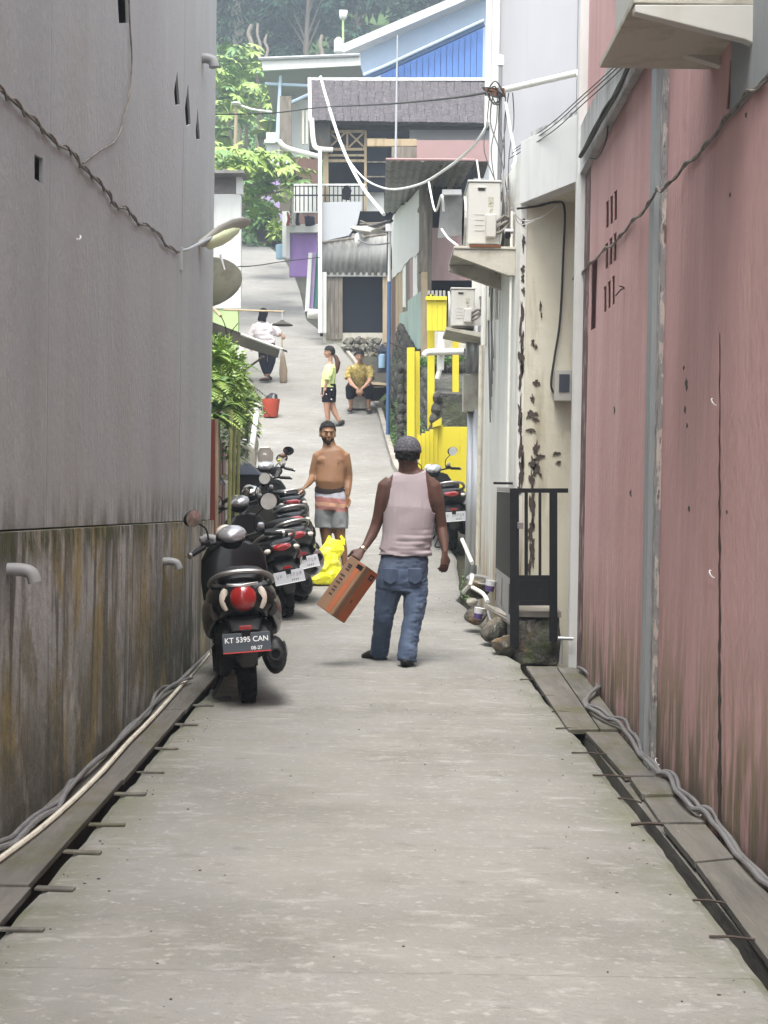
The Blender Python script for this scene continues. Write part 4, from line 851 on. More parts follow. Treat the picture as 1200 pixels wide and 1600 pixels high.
# red metal parapet behind roof
t = thing('faded_red_shed', (.8, 27, 6.3), 'low shed with faded red metal sheets rising behind the corrugated roof', 'shed')
pxbox(651, 219, 765, 252, 26.5, .05).build('metal_sheet', 'pinkmetal', t); pxbox(612, 229, 650, 252, 26.6, .05).build('wooden_panel', 'oldwood', t); pxbox(574, 217, 651, 228, 26.7, .1).build('beam', 'tanwood', t)
pxbox(612, 232, 764, 252, 26.9, 1.5).build('wall', 'oldwood', t)
tag(MB().tube([at(618, 250, 25), at(621, 55, 25)], [.022, .012], 6).build('antenna_mast', 'galv', smooth=True), 'tall thin bare antenna mast rising in front of the dark shingle roof', 'mast')

# ================================================================== SHINGLE ROOF HOUSE
YD = 35.3
t = thing('shingle_roof_house', (-.8, YD, 4.6), 'two storey house with dark grey shingle roof, open upper floor and corrugated lower wall', 'house')
def hb(x0, y0, x1, y1, nm, m_, Y=YD, d=.06, bev=0): return pxbox(x0, y0, x1, y1, Y, d).build(nm, m_, t, bevel=bev)
ra, rb = at(484, 188, YD - .9), at(770, 188, YD - .9); rc = at(484, 124, YD + .5)
# shingle courses
L_ = rb.x - ra.x; up = rc - ra; random.seed(4)
MB().prism([ra + V((0, .04, -.02)), V((rb.x, ra.y + .04, ra.z - .02)), V((rb.x, rc.y + .04, rc.z - .02)), rc + V((0, .04, -.02))], (0, .25, 0)).build('roof_deck', 'shingle', t)
nr = 7; nn_ = 22
shm = []
for s_ in range(3):
    w0 = L_ / nn_; m0 = MB().box((w0 / 2, 0, 0), (w0 * .95, .02 + .01 * s_, up.length / nr * 1.12)).jitter(.012, 5, s_).mesh('shingle'); m0.materials.append(M['shingle']); shm.append(m0)
q_ = math.atan2((rc.y - ra.y), (rc.z - ra.z))
for j in range(nr):
    for i in range(nn_):
        o = bpy.data.objects.new('shingle', random.choice(shm)); col.objects.link(o); o.parent = t
        p = ra + up * ((j + .5) / nr) + V(((i + (.0 if j % 2 else .12)) * L_ / nn_ * .995, -.035, 0)); o.location = p - wl(t); o.rotation_euler = (-q_ + .05, random.uniform(-.03, .03), 0)
hb(481, 121, 771, 126, 'ridge_trim', 'whitetrim', YD + .4, .2); pxslab([(481, 122), (486, 122), (487, 188), (482, 188)], 0, .3, [YD + .4, YD + .4, YD - 1, YD - 1]).build('gable_trim', 'whitetrim', t)
hb(483, 190, 516, 234, 'eave_box', 'roofunder', YD - .8, 1.0)
hb(512, 190, 770, 200, 'beam', 'roofunder', YD - .4, .3)
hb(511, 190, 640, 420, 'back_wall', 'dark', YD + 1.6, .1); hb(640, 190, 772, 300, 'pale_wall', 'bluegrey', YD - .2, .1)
hb(505, 205, 513, 315, 'corner_post', 'tanwood', YD - .6, .12)
for (x0, y0, x1, y1) in ((513, 231, 572, 235), (513, 241, 572, 244), (513, 249, 572, 253), (513, 203, 572, 207), (541, 207, 544, 231), (569, 205, 573, 330)): hb(x0, y0, x1, y1, 'lattice_bar', 'tanwood', YD - .45, .05)
for a_, b_ in (((515, 230), (540, 207)), ((515, 207), (540, 230)), ((545, 230), (569, 207)), ((545, 207), (569, 230))): MB().tube([at(*a_, YD - .43), at(*b_, YD - .43)], .03, 4).build('lattice_bar', 'tanwood', t)
hb(573, 216, 604, 228, 'window_head', 'tanwood', YD - .5, .08)
win = hb(574, 230, 604, 300, 'window', 'navy', YD - .4, .05)
for y_ in (252, 275): pxbox(574, y_, 604, y_ + 2, YD - .45, .03).build('window_bar', 'oldwood', win)
# railing
rl = hb(459, 287, 571, 290, 'railing', 'whitetrim', YD - .8, .05)
pxbox(459, 304, 571, 306, YD - .8, .04).build('rail', 'iron', rl)
for k in range(17): pxbox(461 + k * 6.6, 290, 462.6 + k * 6.6, 330, YD - .79, .03).build('baluster', 'iron', rl)
hb(459, 292, 600, 332, 'balcony_wall', 'palewall', YD - .2, .05)
pxslab([(501, 316), (566, 315), (558, 350), (545, 368), (501, 378)], YD - .95, .03).build('tin_sheet', 'galv', t)
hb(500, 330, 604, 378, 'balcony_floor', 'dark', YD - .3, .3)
for k in range(6): MB().tube([at(560 + random.uniform(-4, 8), 345 + k * 5, YD - 1), at(604, 335 + random.uniform(0, 30), YD - .8)], .025, 5).build('scrap_timber', 'oldwood', t)
p0 = at(503, 428, YD - .9); p1 = at(604, 428, YD - .9); corr(p0, V((p1.x, p0.y, p0.z)), V((p0.x, p0.y, at(503, 374, YD).z)), .14, .016).build('corrugated_sheet', 'zinc', t, smooth=2)
MB().tube([at(501, 379, YD - 1), at(604, 366, YD - 1)], .03, 6).build('roof_edge', 'oldwood', t)
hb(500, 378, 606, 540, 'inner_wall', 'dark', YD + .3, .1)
for k in range(4): hb(510 + k * 6.4, 428, 510 + k * 6.4 + 6, 530, 'door_board', 'oldwood', YD - .85, .04)
hb(505, 426, 604, 432, 'lintel', 'zinc', YD - .9, .05)
hb(598, 430, 606, 535, 'door_jamb', 'tanwood', YD - .85, .08)
dr = hb(536, 431, 598, 532, 'doorway_shade', 'navy', YD - .6, .03)  # flat near-black panel, paints the shade inside the open doorway
hb(497, 235, 503, 520, 'white_post', 'whitetrim', YD - 1.2, .12); hb(503, 425, 510, 520, 'post', 'palewall', YD - 1.1, .1)
for q in ([(487, 185), (490, 222), (497, 232), (520, 234)], [(436, 220), (450, 232), (500, 245)]): MB().tube(curvy([at(x_, y_, YD - 1.1) for x_, y_ in q], 4), .06, 8).build('drain_pipe', 'pvcwhite', t, smooth=True)
hb(505, 520, 600, 545, 'foundation', 'conc', YD - .8, .4)
for k, (x0, m_) in enumerate(((575, 'blackcloth'),)): pass
tag(MB().loft([(at(541, 290, YD - .9), .05, .02), (at(542, 298, YD - .9), .12, .04), (at(541, 305, YD - .9), .09, .04), (at(540, 312, YD - .9), .10, .03)], 8).build('hanging_cloth', 'blackcloth'), 'small black cloth hanging on the balcony railing', 'cloth')
# rocks in front of the doorway
t = thing('rock_pile', (-.6, 33.5, 4.3), 'pile of rough grey boulders in front of the dark doorway', 'rocks')
random.seed(12)
rbm = [MB().ell((0, 0, 0), (1, 1, 1), n=10, m=7).jitter(.5, 1.1, s * 5).mesh('boulder') for s in range(4)]
for me in rbm: me.materials.append(M['stone'])
for j, yy in enumerate((556, 545, 534)):
    for i in range(6 if j < 2 else 5):
        p = at(545 + i * 11 + random.uniform(-3, 3), yy, 33.2 + .3 * j); o = bpy.data.objects.new('boulder', random.choice(rbm)); col.objects.link(o); o.parent = t; o.location = p - wl(t); o.scale = (random.uniform(.08, .13), .15, random.uniform(.08, .13)); o.rotation_euler = (random.random(), random.random(), random.random())
# boards leaning
for k, (x0, x1, m_, w_) in enumerate(((477, 483, 'whitetrim', 'narrow white board leaning at the road edge by the purple wall'), (483, 489, 'lilac', 'lilac board leaning between the white and the teal board'), (489, 494, 'teal', 'teal board leaning beside the white post of the shingle roofed house'))):
    tag(pxslab([(x0 + 5, 395), (x1 + 5, 395), (x1, 485), (x0 - 1, 487)], 35.5 + k * .1, .05).build('leaning_board', m_), w_, 'board')
tag(MB().lathe([(.11, 0), (.12, .02), (.12, .3), (.11, .32)], at(481, 490, 34.9), (1, .2, 0), 12).build('white_drum', 'pvcwhite', smooth=True), 'short grey white drum lying by the foot of the leaning boards', 'drum')
# purple house
t = thing('purple_house', (-2.4, 41, 7), 'purple walled house with laundry on its balcony at the bend', 'house')
def pb2(x0, y0, x1, y1, nm, m_, Y, d=.1): return pxbox(x0, y0, x1, y1, Y, d).build(nm, m_, t)
pb2(452, 358, 495, 432, 'wall', 'purple', 40, .2); pb2(452, 350, 497, 363, 'ledge', 'palewall', 39.8, .3); pb2(441, 330, 452, 402, 'pillar', 'palewall', 41, .3); pb2(447, 352, 453, 404, 'pillar', 'whitetrim', 39.9, .2)
pb2(455, 245, 500, 350, 'upper_wall', 'brownwood', 42, .2); pb2(437, 150, 455, 330, 'column', 'oldwood', 43, .2); pb2(446, 250, 475, 300, 'pale_wall', 'palewall', 42.5, .2)
pb2(456, 285, 461, 352, 'post', 'whitetrim', 39.7, .1)
for k, (x0, x1, y0, y1, m_, l_) in enumerate(((447, 452, 325, 355, 'redcloth', 'red cloth hanging by the purple wall'), (461, 467, 323, 352, 'navycloth', 'dark blue cloth hanging beside the red cloth'), (470, 488, 290, 340, 'browncloth', 'brown sheet hanging from the white balcony rail'), (475, 492, 333, 354, 'navycloth', 'dark bundle of clothes on the purple wall ledge'))):
    mb = MB(); p = [at(x0, y0, 39.5), at(x1, y0 + 5, 39.5), at(x1 + 2, y1, 39.5), at(x0 + (4 if k == 2 else 0), y1, 39.5)]
    mb = remesh(MB().prism(p, (0, .09, 0)), .05, 1).jitter(.06, 4, k); tag(mb.build('hanging_cloth', m_, smooth=2), l_, 'cloth')
t = thing('lilac_house', (-4, 50, 9.5), 'lilac painted house with white parapet behind the papaya leaves', 'house')
pb2(410, 262, 446, 352, 'wall', 'lilac', 50, .3); pb2(416, 207, 438, 258, 'white_pillar', 'whitetrim', 49.8, .3); pb2(413, 218, 440, 223, 'ledge', 'palewall', 49.6, .5); pb2(405, 303, 411, 322, 'gate_post', 'whitetrim', 49.5, .3)
# house with big fascia
t = thing('white_fascia_house', (-2.5, 46, 9), 'grey house with wide overhanging eaves and a bright white fascia', 'house')
pxslab([(408, 94), (563, 86), (563, 102), (411, 110)], 44, .1).build('fascia', 'whitetrim', t)
MB().tube([at(404, 92, 43.95), at(562, 86, 43.95)], .05, 6).build('gutter', 'galv', t)
pxslab([(411, 110), (563, 102), (590, 190), (440, 230)], 0, .08, [44.1, 44.1, 49, 49]).build('soffit', 'bluegrey', t)
pxslab([(436, 118), (440, 118), (436, 222), (430, 222)], 44.3, .12).build('column', 'skyblue', t)
MB().tube([at(414, 131, 44.4), at(482, 134, 44.4)], .05, 6).build('tie_beam', 'skyblue', t); MB().tube([at(440, 167, 44.4), at(484, 147, 44.4)], .05, 6).build('strut', 'skyblue', t)
pxslab([(446, 168), (484, 150), (484, 260), (446, 260)], 46, .2).build('wall', 'palewall', t); pxslab([(440, 150), (450, 150), (448, 260), (438, 260)], 45.5, .2).build('side_wall', 'oldwood', t)
for x0 in (472, 478): pxbox(x0, 172, x0 + 3, 225, 44.6, .08).build('post', 'cream', t)
# light-blue gable house
t = thing('blue_gable_house', (0, 50, 10), 'light blue house with white gable edge and a bright blue corrugated wall', 'house')
pxslab([(562, 78), (640, 38), (785, -12), (785, 130), (562, 130)], 49, .3).build('gable_wall', 'skyblue', t)
pxslab([(533, 70), (655, 18), (770, -30), (770, -18), (640, 38), (536, 82)], 48.2, .8).build('gable_edge', 'whitetrim', t)
pxslab([(545, 84), (600, 60), (600, 100), (545, 100)], 49.2, .2).build('shaded_wall', 'bluegrey', t)
zb0 = at(600, 128, 47).z
n_ = 17; x0 = at(597, 0, 47).x; x1 = at(756, 0, 47).x; zl = at(597, 112, 47).z; zr = at(756, 40, 47).z
for k in range(n_):
    xa = x0 + (x1 - x0) * k / n_; xb = x0 + (x1 - x0) * (k + 1) / n_ - .02; za = zl + (zr - zl) * k / n_; zb2 = zl + (zr - zl) * (k + 1) / n_
    MB().prism([(xa, 47, zb0), (xb, 47, zb0), (xb, 47, zb2), (xa, 47, za)], (0, .06, 0)).build('corrugated_rib', 'blue', t)
MB().prism([(x0, 47.1, zb0), (x1, 47.1, zb0), (x1, 47.1, zr), (x0, 47.1, zl)], (0, .1, 0)).build('backing_sheet', 'blue', t)
MB().tube([at(566, 124, 46.8), at(600, 110, 46.8), at(756, 38, 46.8)], .09, 6).build('roof_edge', 'bluepole', t)
MB().tube([at(566, 118, 46.7), at(600, 104, 46.7), at(756, 32, 46.7)], .05, 6).build('roof_flashing', 'skyblue', t)
tag(MB().lathe([(.16, 0), (.16, .4), (.05, .5)], at(529, 82, 47.8), (0, 0, 1), 12).build('chimney_pipe', 'whitetrim', smooth=True), 'short white vent pipe at the low end of the white gable edge', 'vent')
t = thing('hill_lamp', at(536, 70, 60), 'thin pole with a white lamp head against the dark forest', 'lamp')
MB().tube([at(536, 72, 60), at(536, 32, 60)], .05, 6).build('pole', 'palegreen', t); MB().ell(at(536, 25, 60), (.16, .16, .18)).build('lamp_head', 'whitepl', t, smooth=True); MB().bb(at(530, 21, 60), at(543, 18, 60.2)).build('lamp_cap', 'whitepl', t)
t = thing('street_lamp', at(369, 262, 55), 'pale pole with a small lamp on the grassy slope behind the papaya trees', 'street lamp')
MB().tube([at(367, 275, 55), at(369, 163, 55)], .07, 6).build('pole', 'tanwood', t); MB().ell(at(369, 162, 54.9), (.2, .2, .06)).build('lamp_head', 'whitepl', t); MB().tube(curvy([at(374, 164, 55), at(395, 171, 54.5), at(425, 175, 54)], 4), .04, 5).build('arm', 'whitetrim', t)
# ================================================================== LEFT SIDE, FURTHER UP
def pxb(x0, y0, x1, y1, Y, t_, nm, m_, d=.05, bev=0): return pxslab([(x0, y0), (x1, y0), (x1, y1), (x0, y1)], Y, d).build(nm, m_, t_, bevel=bev)
t = thing('plank_fence', (-1.5, 12.5, 0), 'old fence of faded pink planks with a dark red corner post beside scooters', 'fence')
pxb(322, 655, 336, 905, 11.6, t, 'corner_post', 'redpost', .08, .004); pxb(336.5, 655, 340, 905, 11.62, t, 'post_edge', 'tanwood', .05)
random.seed(2)
for k in range(13):
    Yk = 11.9 + k * .36; x = -1.50 - k * .028; zt_ = 1.32 + (753 - (690 + k * 6)) / FPX * Yk + .45 + .02 * k
    MB().hexa([(x, Yk, gz(Yk) - .1), (x + .03, Yk, gz(Yk) - .1), (x, Yk + .30, gz(Yk) - .1), (x - .03, Yk + .30, gz(Yk) - .1)], [(x, Yk, zt_ - .3 + random.uniform(-.1, .1)), (x + .03, Yk, zt_ - .3), (x, Yk + .30, zt_ - .3), (x - .03, Yk + .30, zt_ - .3)]).build('plank', ('pinkplank', 'redpost', 'pinkplank', 'oldwood')[k % 4], t, bevel=.003)
for k, (x0, Yk) in enumerate(((358, 13.2), (364, 13.8), (371, 14.5))):
    p = at(x0, 760, Yk); tag(MB().tube([V((p.x, Yk, gz(Yk) - .1)), V((p.x + .01, Yk, at(x0, 640 + k * 10, Yk).z))], .018, 7).build('bamboo_pole', 'bamboo', smooth=True), ('yellow green bamboo stake next to the pink planks', 'middle bamboo stake of three under the ferns', 'bamboo stake nearest the white drain pipe')[k], 'stake')
t = thing('drain_pipe', at(378, 760, 16), 'weathered white drain pipe rising behind the scooters and bending left into the ferns', 'pipe')
MB().tube(curvy([at(392, 800, 15.8), at(393, 715, 15.8), at(391, 702, 15.8), at(384, 697, 15.8), at(362, 696, 15.8)], 4), .036, 10).build('elbow_pipe', 'pvc', t, smooth=True)
MB().tube([at(393, 704, 15.9), at(402, 634, 16.5)], .032, 10).build('upper_pipe', 'pvcwhite', t, smooth=True)
for k, (x0, y0) in enumerate(((380, 686), (376, 694))): tag(MB().lathe([(.035, 0), (.04, .01), (.03, .05)], at(x0, y0, 16.2), (0, 0, -1), 10).build('white_cup', 'whitepl'), ('upper small white cup wedged in the greenery beside the pipe', 'lower small white cup wedged in the greenery beside the pipe')[k], 'cup')
# awning
t = thing('sheet_awning', (-1.5, 15, 2.9), 'dark sheet metal awning sloping over the ferns with a white edge', 'awning')
a0 = at(316, 497, 14.6); a1 = at(441, 545, 14.2)
v_ = V((0, 1.5, .10))
MB().prism([a0, a0 + v_ , a1 + v_ * .5, a1], (0, 0, -.02)).build('sheet', 'roofunder', t)
MB().tube([at(376, 522, 14.1), at(441, 546, 14.1)], .013, 6).build('edge_trim', 'whitetrim', t)
pxslab([(312, 497), (376, 523), (441, 547), (437, 560), (376, 541), (312, 512)], 14.2, .04).build('fascia_board', 'roofunder', t)
MB().tube([at(440, 545, 14.15), at(436, 560, 14.15)], .016, 5).build('end_cap', 'whitetrim', t)
MB().tube([at(412, 557, 14.3), at(375, 583, 14.6)], .012, 5).build('brace', 'oldwood', t)
pxb(312, 525, 352, 545, 14.9, t, 'tarp', 'roofunder', .3)
# satellite dish
c = at(316, 462, 14.5); t = thing('satellite_dish', c, 'tan satellite dish half hidden behind the edge of the grey building', 'satellite dish')
ax = V((-.22, .45, .84)).normalized()
prof = [(r, .16 * (r / .43) ** 2) for r in (.02, .1, .2, .3, .38, .425, .43)]; prof = prof + [(r, h - .012) for r, h in reversed(prof)]
MB().lathe(prof, c, ax, 40, close=True).build('reflector', 'dish', t, smooth=True)
MB().lathe([(.425, .155), (.438, .155), (.438, .165), (.425, .165)], c, ax, 40, close=True).build('rim', 'whitetrim', t, smooth=True)
f_ = c + ax * .42 + V((.05, 0, -.02)); MB().tube([at(322, 470, 14.3), at(345, 494, 13.9)], .016, 6).build('feed_arm', 'tanwood', t); MB().tube([c, at(318, 520, 14.5)], .03, 8).build('mast', 'iron', t)
mb = MB(); mb.tube(curvy([at(344, 492, 13.9), at(352, 510, 14.0), at(354, 535, 14.2)], 4), .005, 5); mb.tube(curvy([at(372, 505, 14.0), at(362, 518, 14.1), at(356, 534, 14.2)], 4), .004, 5); mb.build('lead_wire', 'cable', t)
# white and green house
t = thing('white_green_house', (-3.2, 27, 3), 'narrow white house end with a pale green base and rusty roof edge behind the dish', 'house')
def xr_(px, Y): return at(px, 400, Y).x
Yh = 27
pxb(200, 303, 376, 482, Yh, t, 'wall', 'palewall', .2); pxb(200, 483, 372, 700, Yh + .02, t, 'base_wall', 'palegreen', .2); pxslab([(150, 272), (340, 272), (340, 700), (150, 700)], Yh + .3, 3).build('core_wall', 'palewall', t)
w0 = pxb(200, 270, 369, 302, Yh + .15, t, 'block_panel', 'brick', .2); pxb(369, 268, 378, 303, Yh - .02, t, 'corner_pillar', 'palewall', .3)
random.seed(5)
ps = [(200, 267)] + [(x_, 264 + random.uniform(-1.5, 1.5) + (x_ - 320) * .03) for x_ in range(320, 384, 5)] + [(383, 270), (200, 271)]
pxslab(ps, Yh - .35, .7).build('roof', 'zincdark', t)
pxb(318, 311, 329, 700, Yh - .02, t, 'doorway', 'brownwood', .06); pxb(318, 309, 331, 313, Yh - .06, t, 'door_frame', 'whitetrim', .08); pxb(329, 313, 332, 480, Yh - .06, t, 'door_frame', 'whitetrim', .08)
tag(MB().tube(curvy([at(326, 415, 22), at(390, 416, 24), at(440, 409, 30), at(500, 402, 34)], 5), .01, 5).build('overhead_wire', 'cable'), 'thin wire crossing above the upper lane from the white house', 'wire')
tag(MB().prism(torn([(371, 525), (378, 528), (385, 552), (388, 575), (372, 575)], 4, 1), (0, .1, 0)) .build('white_sack', 'whitepl') if False else remesh(MB().prism([at(371, 525, 25), at(378, 530, 25), at(384, 555, 25), at(384, 580, 25), at(370, 580, 25)], (0, .2, 0)), .04, 3).build('white_sack', 'blouse', smooth=2), 'white cloth sack leaning at the foot of the green wall', 'sack')
# pole with lamp shade sticking out
t = thing('lamp_on_pole', at(372, 485, 22), 'bamboo rod reaching out from the house with a shallow dark lamp shade hanging from it', 'lamp')
MB().tube([at(350, 484, 22.5), at(444, 487, 22)], .016, 7).build('rod', 'tanwood', t); MB().tube([at(441, 487, 22), at(441, 503, 22)], .012, 6).build('drop_wire', 'galv', t)
MB().lathe([(.02, .08), (.05, .05), (.14, .02), (.17, 0), (.165, -.005), (.05, .03)], at(441, 508, 22), (0, 0, 1), 18).build('shade', 'roofunder', t, smooth=True)
# bucket, trays
bp = gr(423, 652); t = thing('trash_bucket', bp, 'red orange plastic bucket stuffed with a black rubbish bag standing on the lane', 'bucket')
MB().lathe([(.125, 0), (.13, .01), (.165, .32), (.165, .33), (.155, .33), (.12, .02)], (0, 0, .002), (0, 0, 1), 20).build('bucket', 'orange', t, smooth=True, world=False)
remesh(MB().ell((0, 0, .30), (.14, .14, .10)).ell((.03, 0, .38), (.08, .07, .08)).ell((-.05, 0, .36), (.05, .05, .05)), .02, 2).jitter(.03, 12).build('rubbish_bag', 'blackbag', t, smooth=2, world=False)
t = thing('metal_basin', gr(583, 622), 'black basin on the bank behind the woman in mustard', 'basin')
c = at(583, 603, 26.8); MB().lathe([(.10, -.28), (.26, -.12), (.30, 0), (.29, 0), (.2, -.1)], c, (0, 0, 1), 18).build('bowl', 'iron', t, smooth=True); MB().lathe([(.29, 0), (.30, .03), (.2, .05), (.02, .055)], c, (0, -.2, 1), 18).build('lid', 'tanwood', t, smooth=True)
t = thing('water_dispenser', at(597, 580, 26), 'blue grey box with a pale blue container beside the blue pole', 'container')
c = at(597, 563, 26); MB().bb(c + V((-.09, -.08, -.22)), c + V((.10, .12, .15))).build('box', 'bluebin', t, bevel=.02); MB().prism([c + V((-.1, -.1, .15)), c + V((.11, -.1, .15)), c + V((.0, -.1, .30))], (0, .2, 0)).build('lid', 'bluebin', t); MB().lathe([(.06, -.15), (.065, -.1), (.065, .08), (.03, .1)], c + V((.0, -.14, 0)), (0, 0, 1), 12).build('bottle', 'bluepl', t, smooth=True)
c = at(388, 765, 15.8); t = thing('bin', c, 'dark grey lidded plastic bin behind the row of scooters', 'bin')
c = at(385, 742, 15.6); MB().hexa([c + V((-.10, -.1, -.5)), c + V((.14, -.1, -.5)), c + V((.14, .2, -.5)), c + V((-.10, .2, -.5))], [c + V((-.12, -.12, 0)), c + V((.15, -.12, 0)), c + V((.15, .22, 0)), c + V((-.12, .22, 0))]).build('body', 'binlid', t, bevel=.01)
MB().hexa([c + V((-.15, -.15, .0)), c + V((.17, -.15, .0)), c + V((.17, .24, .0)), c + V((-.15, .24, .0))], [c + V((-.03, -.02, .13)), c + V((.03, -.02, .13)), c + V((.03, .1, .13)), c + V((-.03, .1, .13))]).build('lid', 'bluebin', t, bevel=.008)
# debris along the right edge
random.seed(21)
def rubble(px, py, Y, s, m_, label, cat, nm='rock'):
    p = at(px, py, Y); return tag(MB().ell(p, (s, s * 1.1, s * .7), n=10, m=7).jitter(s * .35, 2.2 / s * .3, px).build(nm, m_, smooth=True), label, cat)
rubble(745, 915, 12.9, .13, 'stone', 'rounded mossy rock under the foot of the drain pipes', 'rock'); rubble(742, 962, 12.1, .10, 'stone', 'dark broken stone beside the fallen pipe end', 'rock'); rubble(772, 985, 11.4, .13, 'stone', 'dark stone under the gate leaf', 'rock'); rubble(738, 940, 12.6, .05, 'conc', 'small pale concrete lump by the road edge', 'rock'); rubble(790, 1010, 11.0, .12, 'stone', 'mossy stone at the corner of the porch block', 'rock')
MB_ = MB().tube(curvy([at(722, 843, 14.3), at(738, 880, 13.6)], 2), .02, 8); tag(MB_.build('pipe_offcut', 'pvcwhite'), 'short white pipe offcut leaning among stones behind the scooter on the right', 'pipe')
tag(MB().lathe([(.13, -.012), (.14, 0), (.13, .012)], at(752, 906, 12.9), (.15, -.22, 1), 18).build('round_lid', 'zinc', smooth=True), 'round grey lid lying on the rocks against the white wall', 'lid')
tag(MB().tube(curvy([at(724, 925, 12.7), at(735, 912, 12.5), at(738, 900, 12.6), at(736, 898, 12.6)], 3), .018, 7).build('pipe_elbow', 'pvcwhite', smooth=True), 'small dirty white pipe elbow at the road edge', 'pipe')
tag(MB().tube(curvy([at(738, 918, 12.4), at(755, 928, 12.2), at(762, 940, 12)], 3), .018, 7).build('pipe_piece', 'pvcwhite', smooth=True), 'bent white pipe piece lying beside the cup', 'pipe')
for (x_, y_, Y_, l_) in ((766, 915, 12.2, 'upper paper cup with a purple print among the rubbish'), (748, 958, 11.9, 'lower paper cup with a purple print in the right gutter')):
    c = at(x_, y_, Y_); t = thing('paper_cup', c, l_, 'cup'); MB().lathe([(.032, -.05), (.045, .04), (.047, .045)], c, (.15, 0, 1), 14).build('cup', 'whitepl', t, smooth=True); MB().lathe([(.0345, -.045), (.041, 0)], c + V((-.001, -.002, -.002)), (.15, 0, 1), 14).build('print', 'scrap', t, smooth=True)
tag(MB().prism([at(758, 943, 11.9), at(776, 956, 11.5), at(803, 975, 10.95), at(801, 966, 10.95), at(780, 950, 11.5)], (0, 0, -.03)).build('concrete_strip', 'step'), 'thin pale concrete strip leading to the gate post', 'strip')
for k, pts in enumerate([[(762, 955), (768, 975), (778, 990), (795, 998), (803, 1012), (806, 1022)], [(770, 975), (763, 985), (768, 998), (780, 1010), (786, 1018)]]):
    tag(MB().tube(curvy([at(x_, y_, 11.6 - .12 * i) for i, (x_, y_) in enumerate(pts)], 5), .012 - .002 * k, 7).build('hose', 'cablegrey', smooth=True), ('thicker grey hose looping down to the dark hole by the gate', 'thin grey hose curling in the weeds left of the thicker one')[k], 'hose')

# ================================================================== OVERHEAD WIRES
def ow(pts, r, m_, label, nm='overhead_wire'): tag(MB().tube(curvy([at(*p) for p in pts], 7), r, 6).build(nm, m_, smooth=True), label, 'wire')
ow([(300, 179, 24), (420, 177, 26), (500, 168, 24), (600, 163, 19), (700, 154, 15), (760, 145, 12.9)], .012, 'cable', 'black cable crossing the lane in front of the dark shingle roof')
ow([(501, 120, 34), (512, 160, 31), (535, 230, 28), (565, 290, 26), (600, 335, 24.3)], .032, 'cablewhite', 'thick white cable dropping from the shingle roof corner to the blue pole')
ow([(508, 145, 34), (530, 220, 28), (560, 270, 24), (600, 294, 20), (650, 290, 17), (700, 262, 14.5), (742, 225, 13.2), (764, 190, 12.95)], .015, 'cablewhite', 'white cable sagging in a wide curve from the shingle roof to the utility pole')
ow([(560, 358, 26), (590, 352, 25), (612, 345, 24)], .03, 'cable', 'short black cable clamp line at the head of the blue pole')
ow([(560, 375, 25), (580, 382, 24.5), (608, 380, 24)], .014, 'cablegrey', 'grey wire hanging slack left of the blue pole')
ow([(670, 285, 20), (680, 330, 19), (690, 305, 17), (693, 330, 17)], .014, 'cablewhite', 'white twisted wire hanging in front of the dark shack opening')
ow([(690, 358, 18), (700, 372, 17), (715, 384, 14)], .014, 'cablewhite', 'short white wire running to the large air conditioner')
t = thing('wall_lamp', at(568, 358, 26), 'pale junction box and bulb on wires left of the blue pole', 'lamp')
MB().loft([(at(552, 356, 26), .06, .04), (at(570, 359, 25.5), .16, .07), (at(590, 362, 25), .14, .05)], 10).build('box', 'lampshade', t, smooth=True); MB().ell(at(560, 374, 25.5), (.07, .07, .13)).build('bulb', 'whitepl', t, smooth=True)

# ================================================================== PLANTS
def leafmesh(name, n_, fn, m_, size, bend=.25, seed=0, wide=.45):
    """n leaf faces (each a bent diamond of 4 triangles); fn(rnd) -> position, direction"""
    rnd = random.Random(seed); vs = []; fs = []
    for i in range(n_):
        p, d, s_ = fn(rnd); d = d.normalized(); s_ *= size
        side = d.cross(V((rnd.uniform(-.5, .5), rnd.uniform(-.5, .5), 1))); 
        if side.length < .05: side = d.orthogonal()
        side.normalize(); up = side.cross(d); k = len(vs); w_ = s_ * wide * .5
        vs += [p, p + d * s_ * .45 + side * w_ + up * s_ * .03, p + d * s_ * .45 - side * w_ + up * s_ * .03, p + d * s_ - V((0, 0, s_ * bend)), p + d * s_ * .5 + up * s_ * .12]
        fs += [(k, k + 1, k + 4), (k, k + 4, k + 2), (k + 4, k + 1, k + 3), (k + 2, k + 4, k + 3)]
    me = bpy.data.meshes.new(name); me.from_pydata([tuple(v) for v in vs], [], fs); me.materials.append(M[m_]); return me
def rdir(r): 
    a = r.uniform(0, 2 * math.pi); z = r.uniform(-.7, 1); q = math.sqrt(max(0, 1 - z * z)); return V((q * math.cos(a), q * math.sin(a), z))
def obj(nm, me, parent=None, loc=(0, 0, 0)): o = bpy.data.objects.new(nm, me); col.objects.link(o); o.parent = parent; o.location = loc; return o
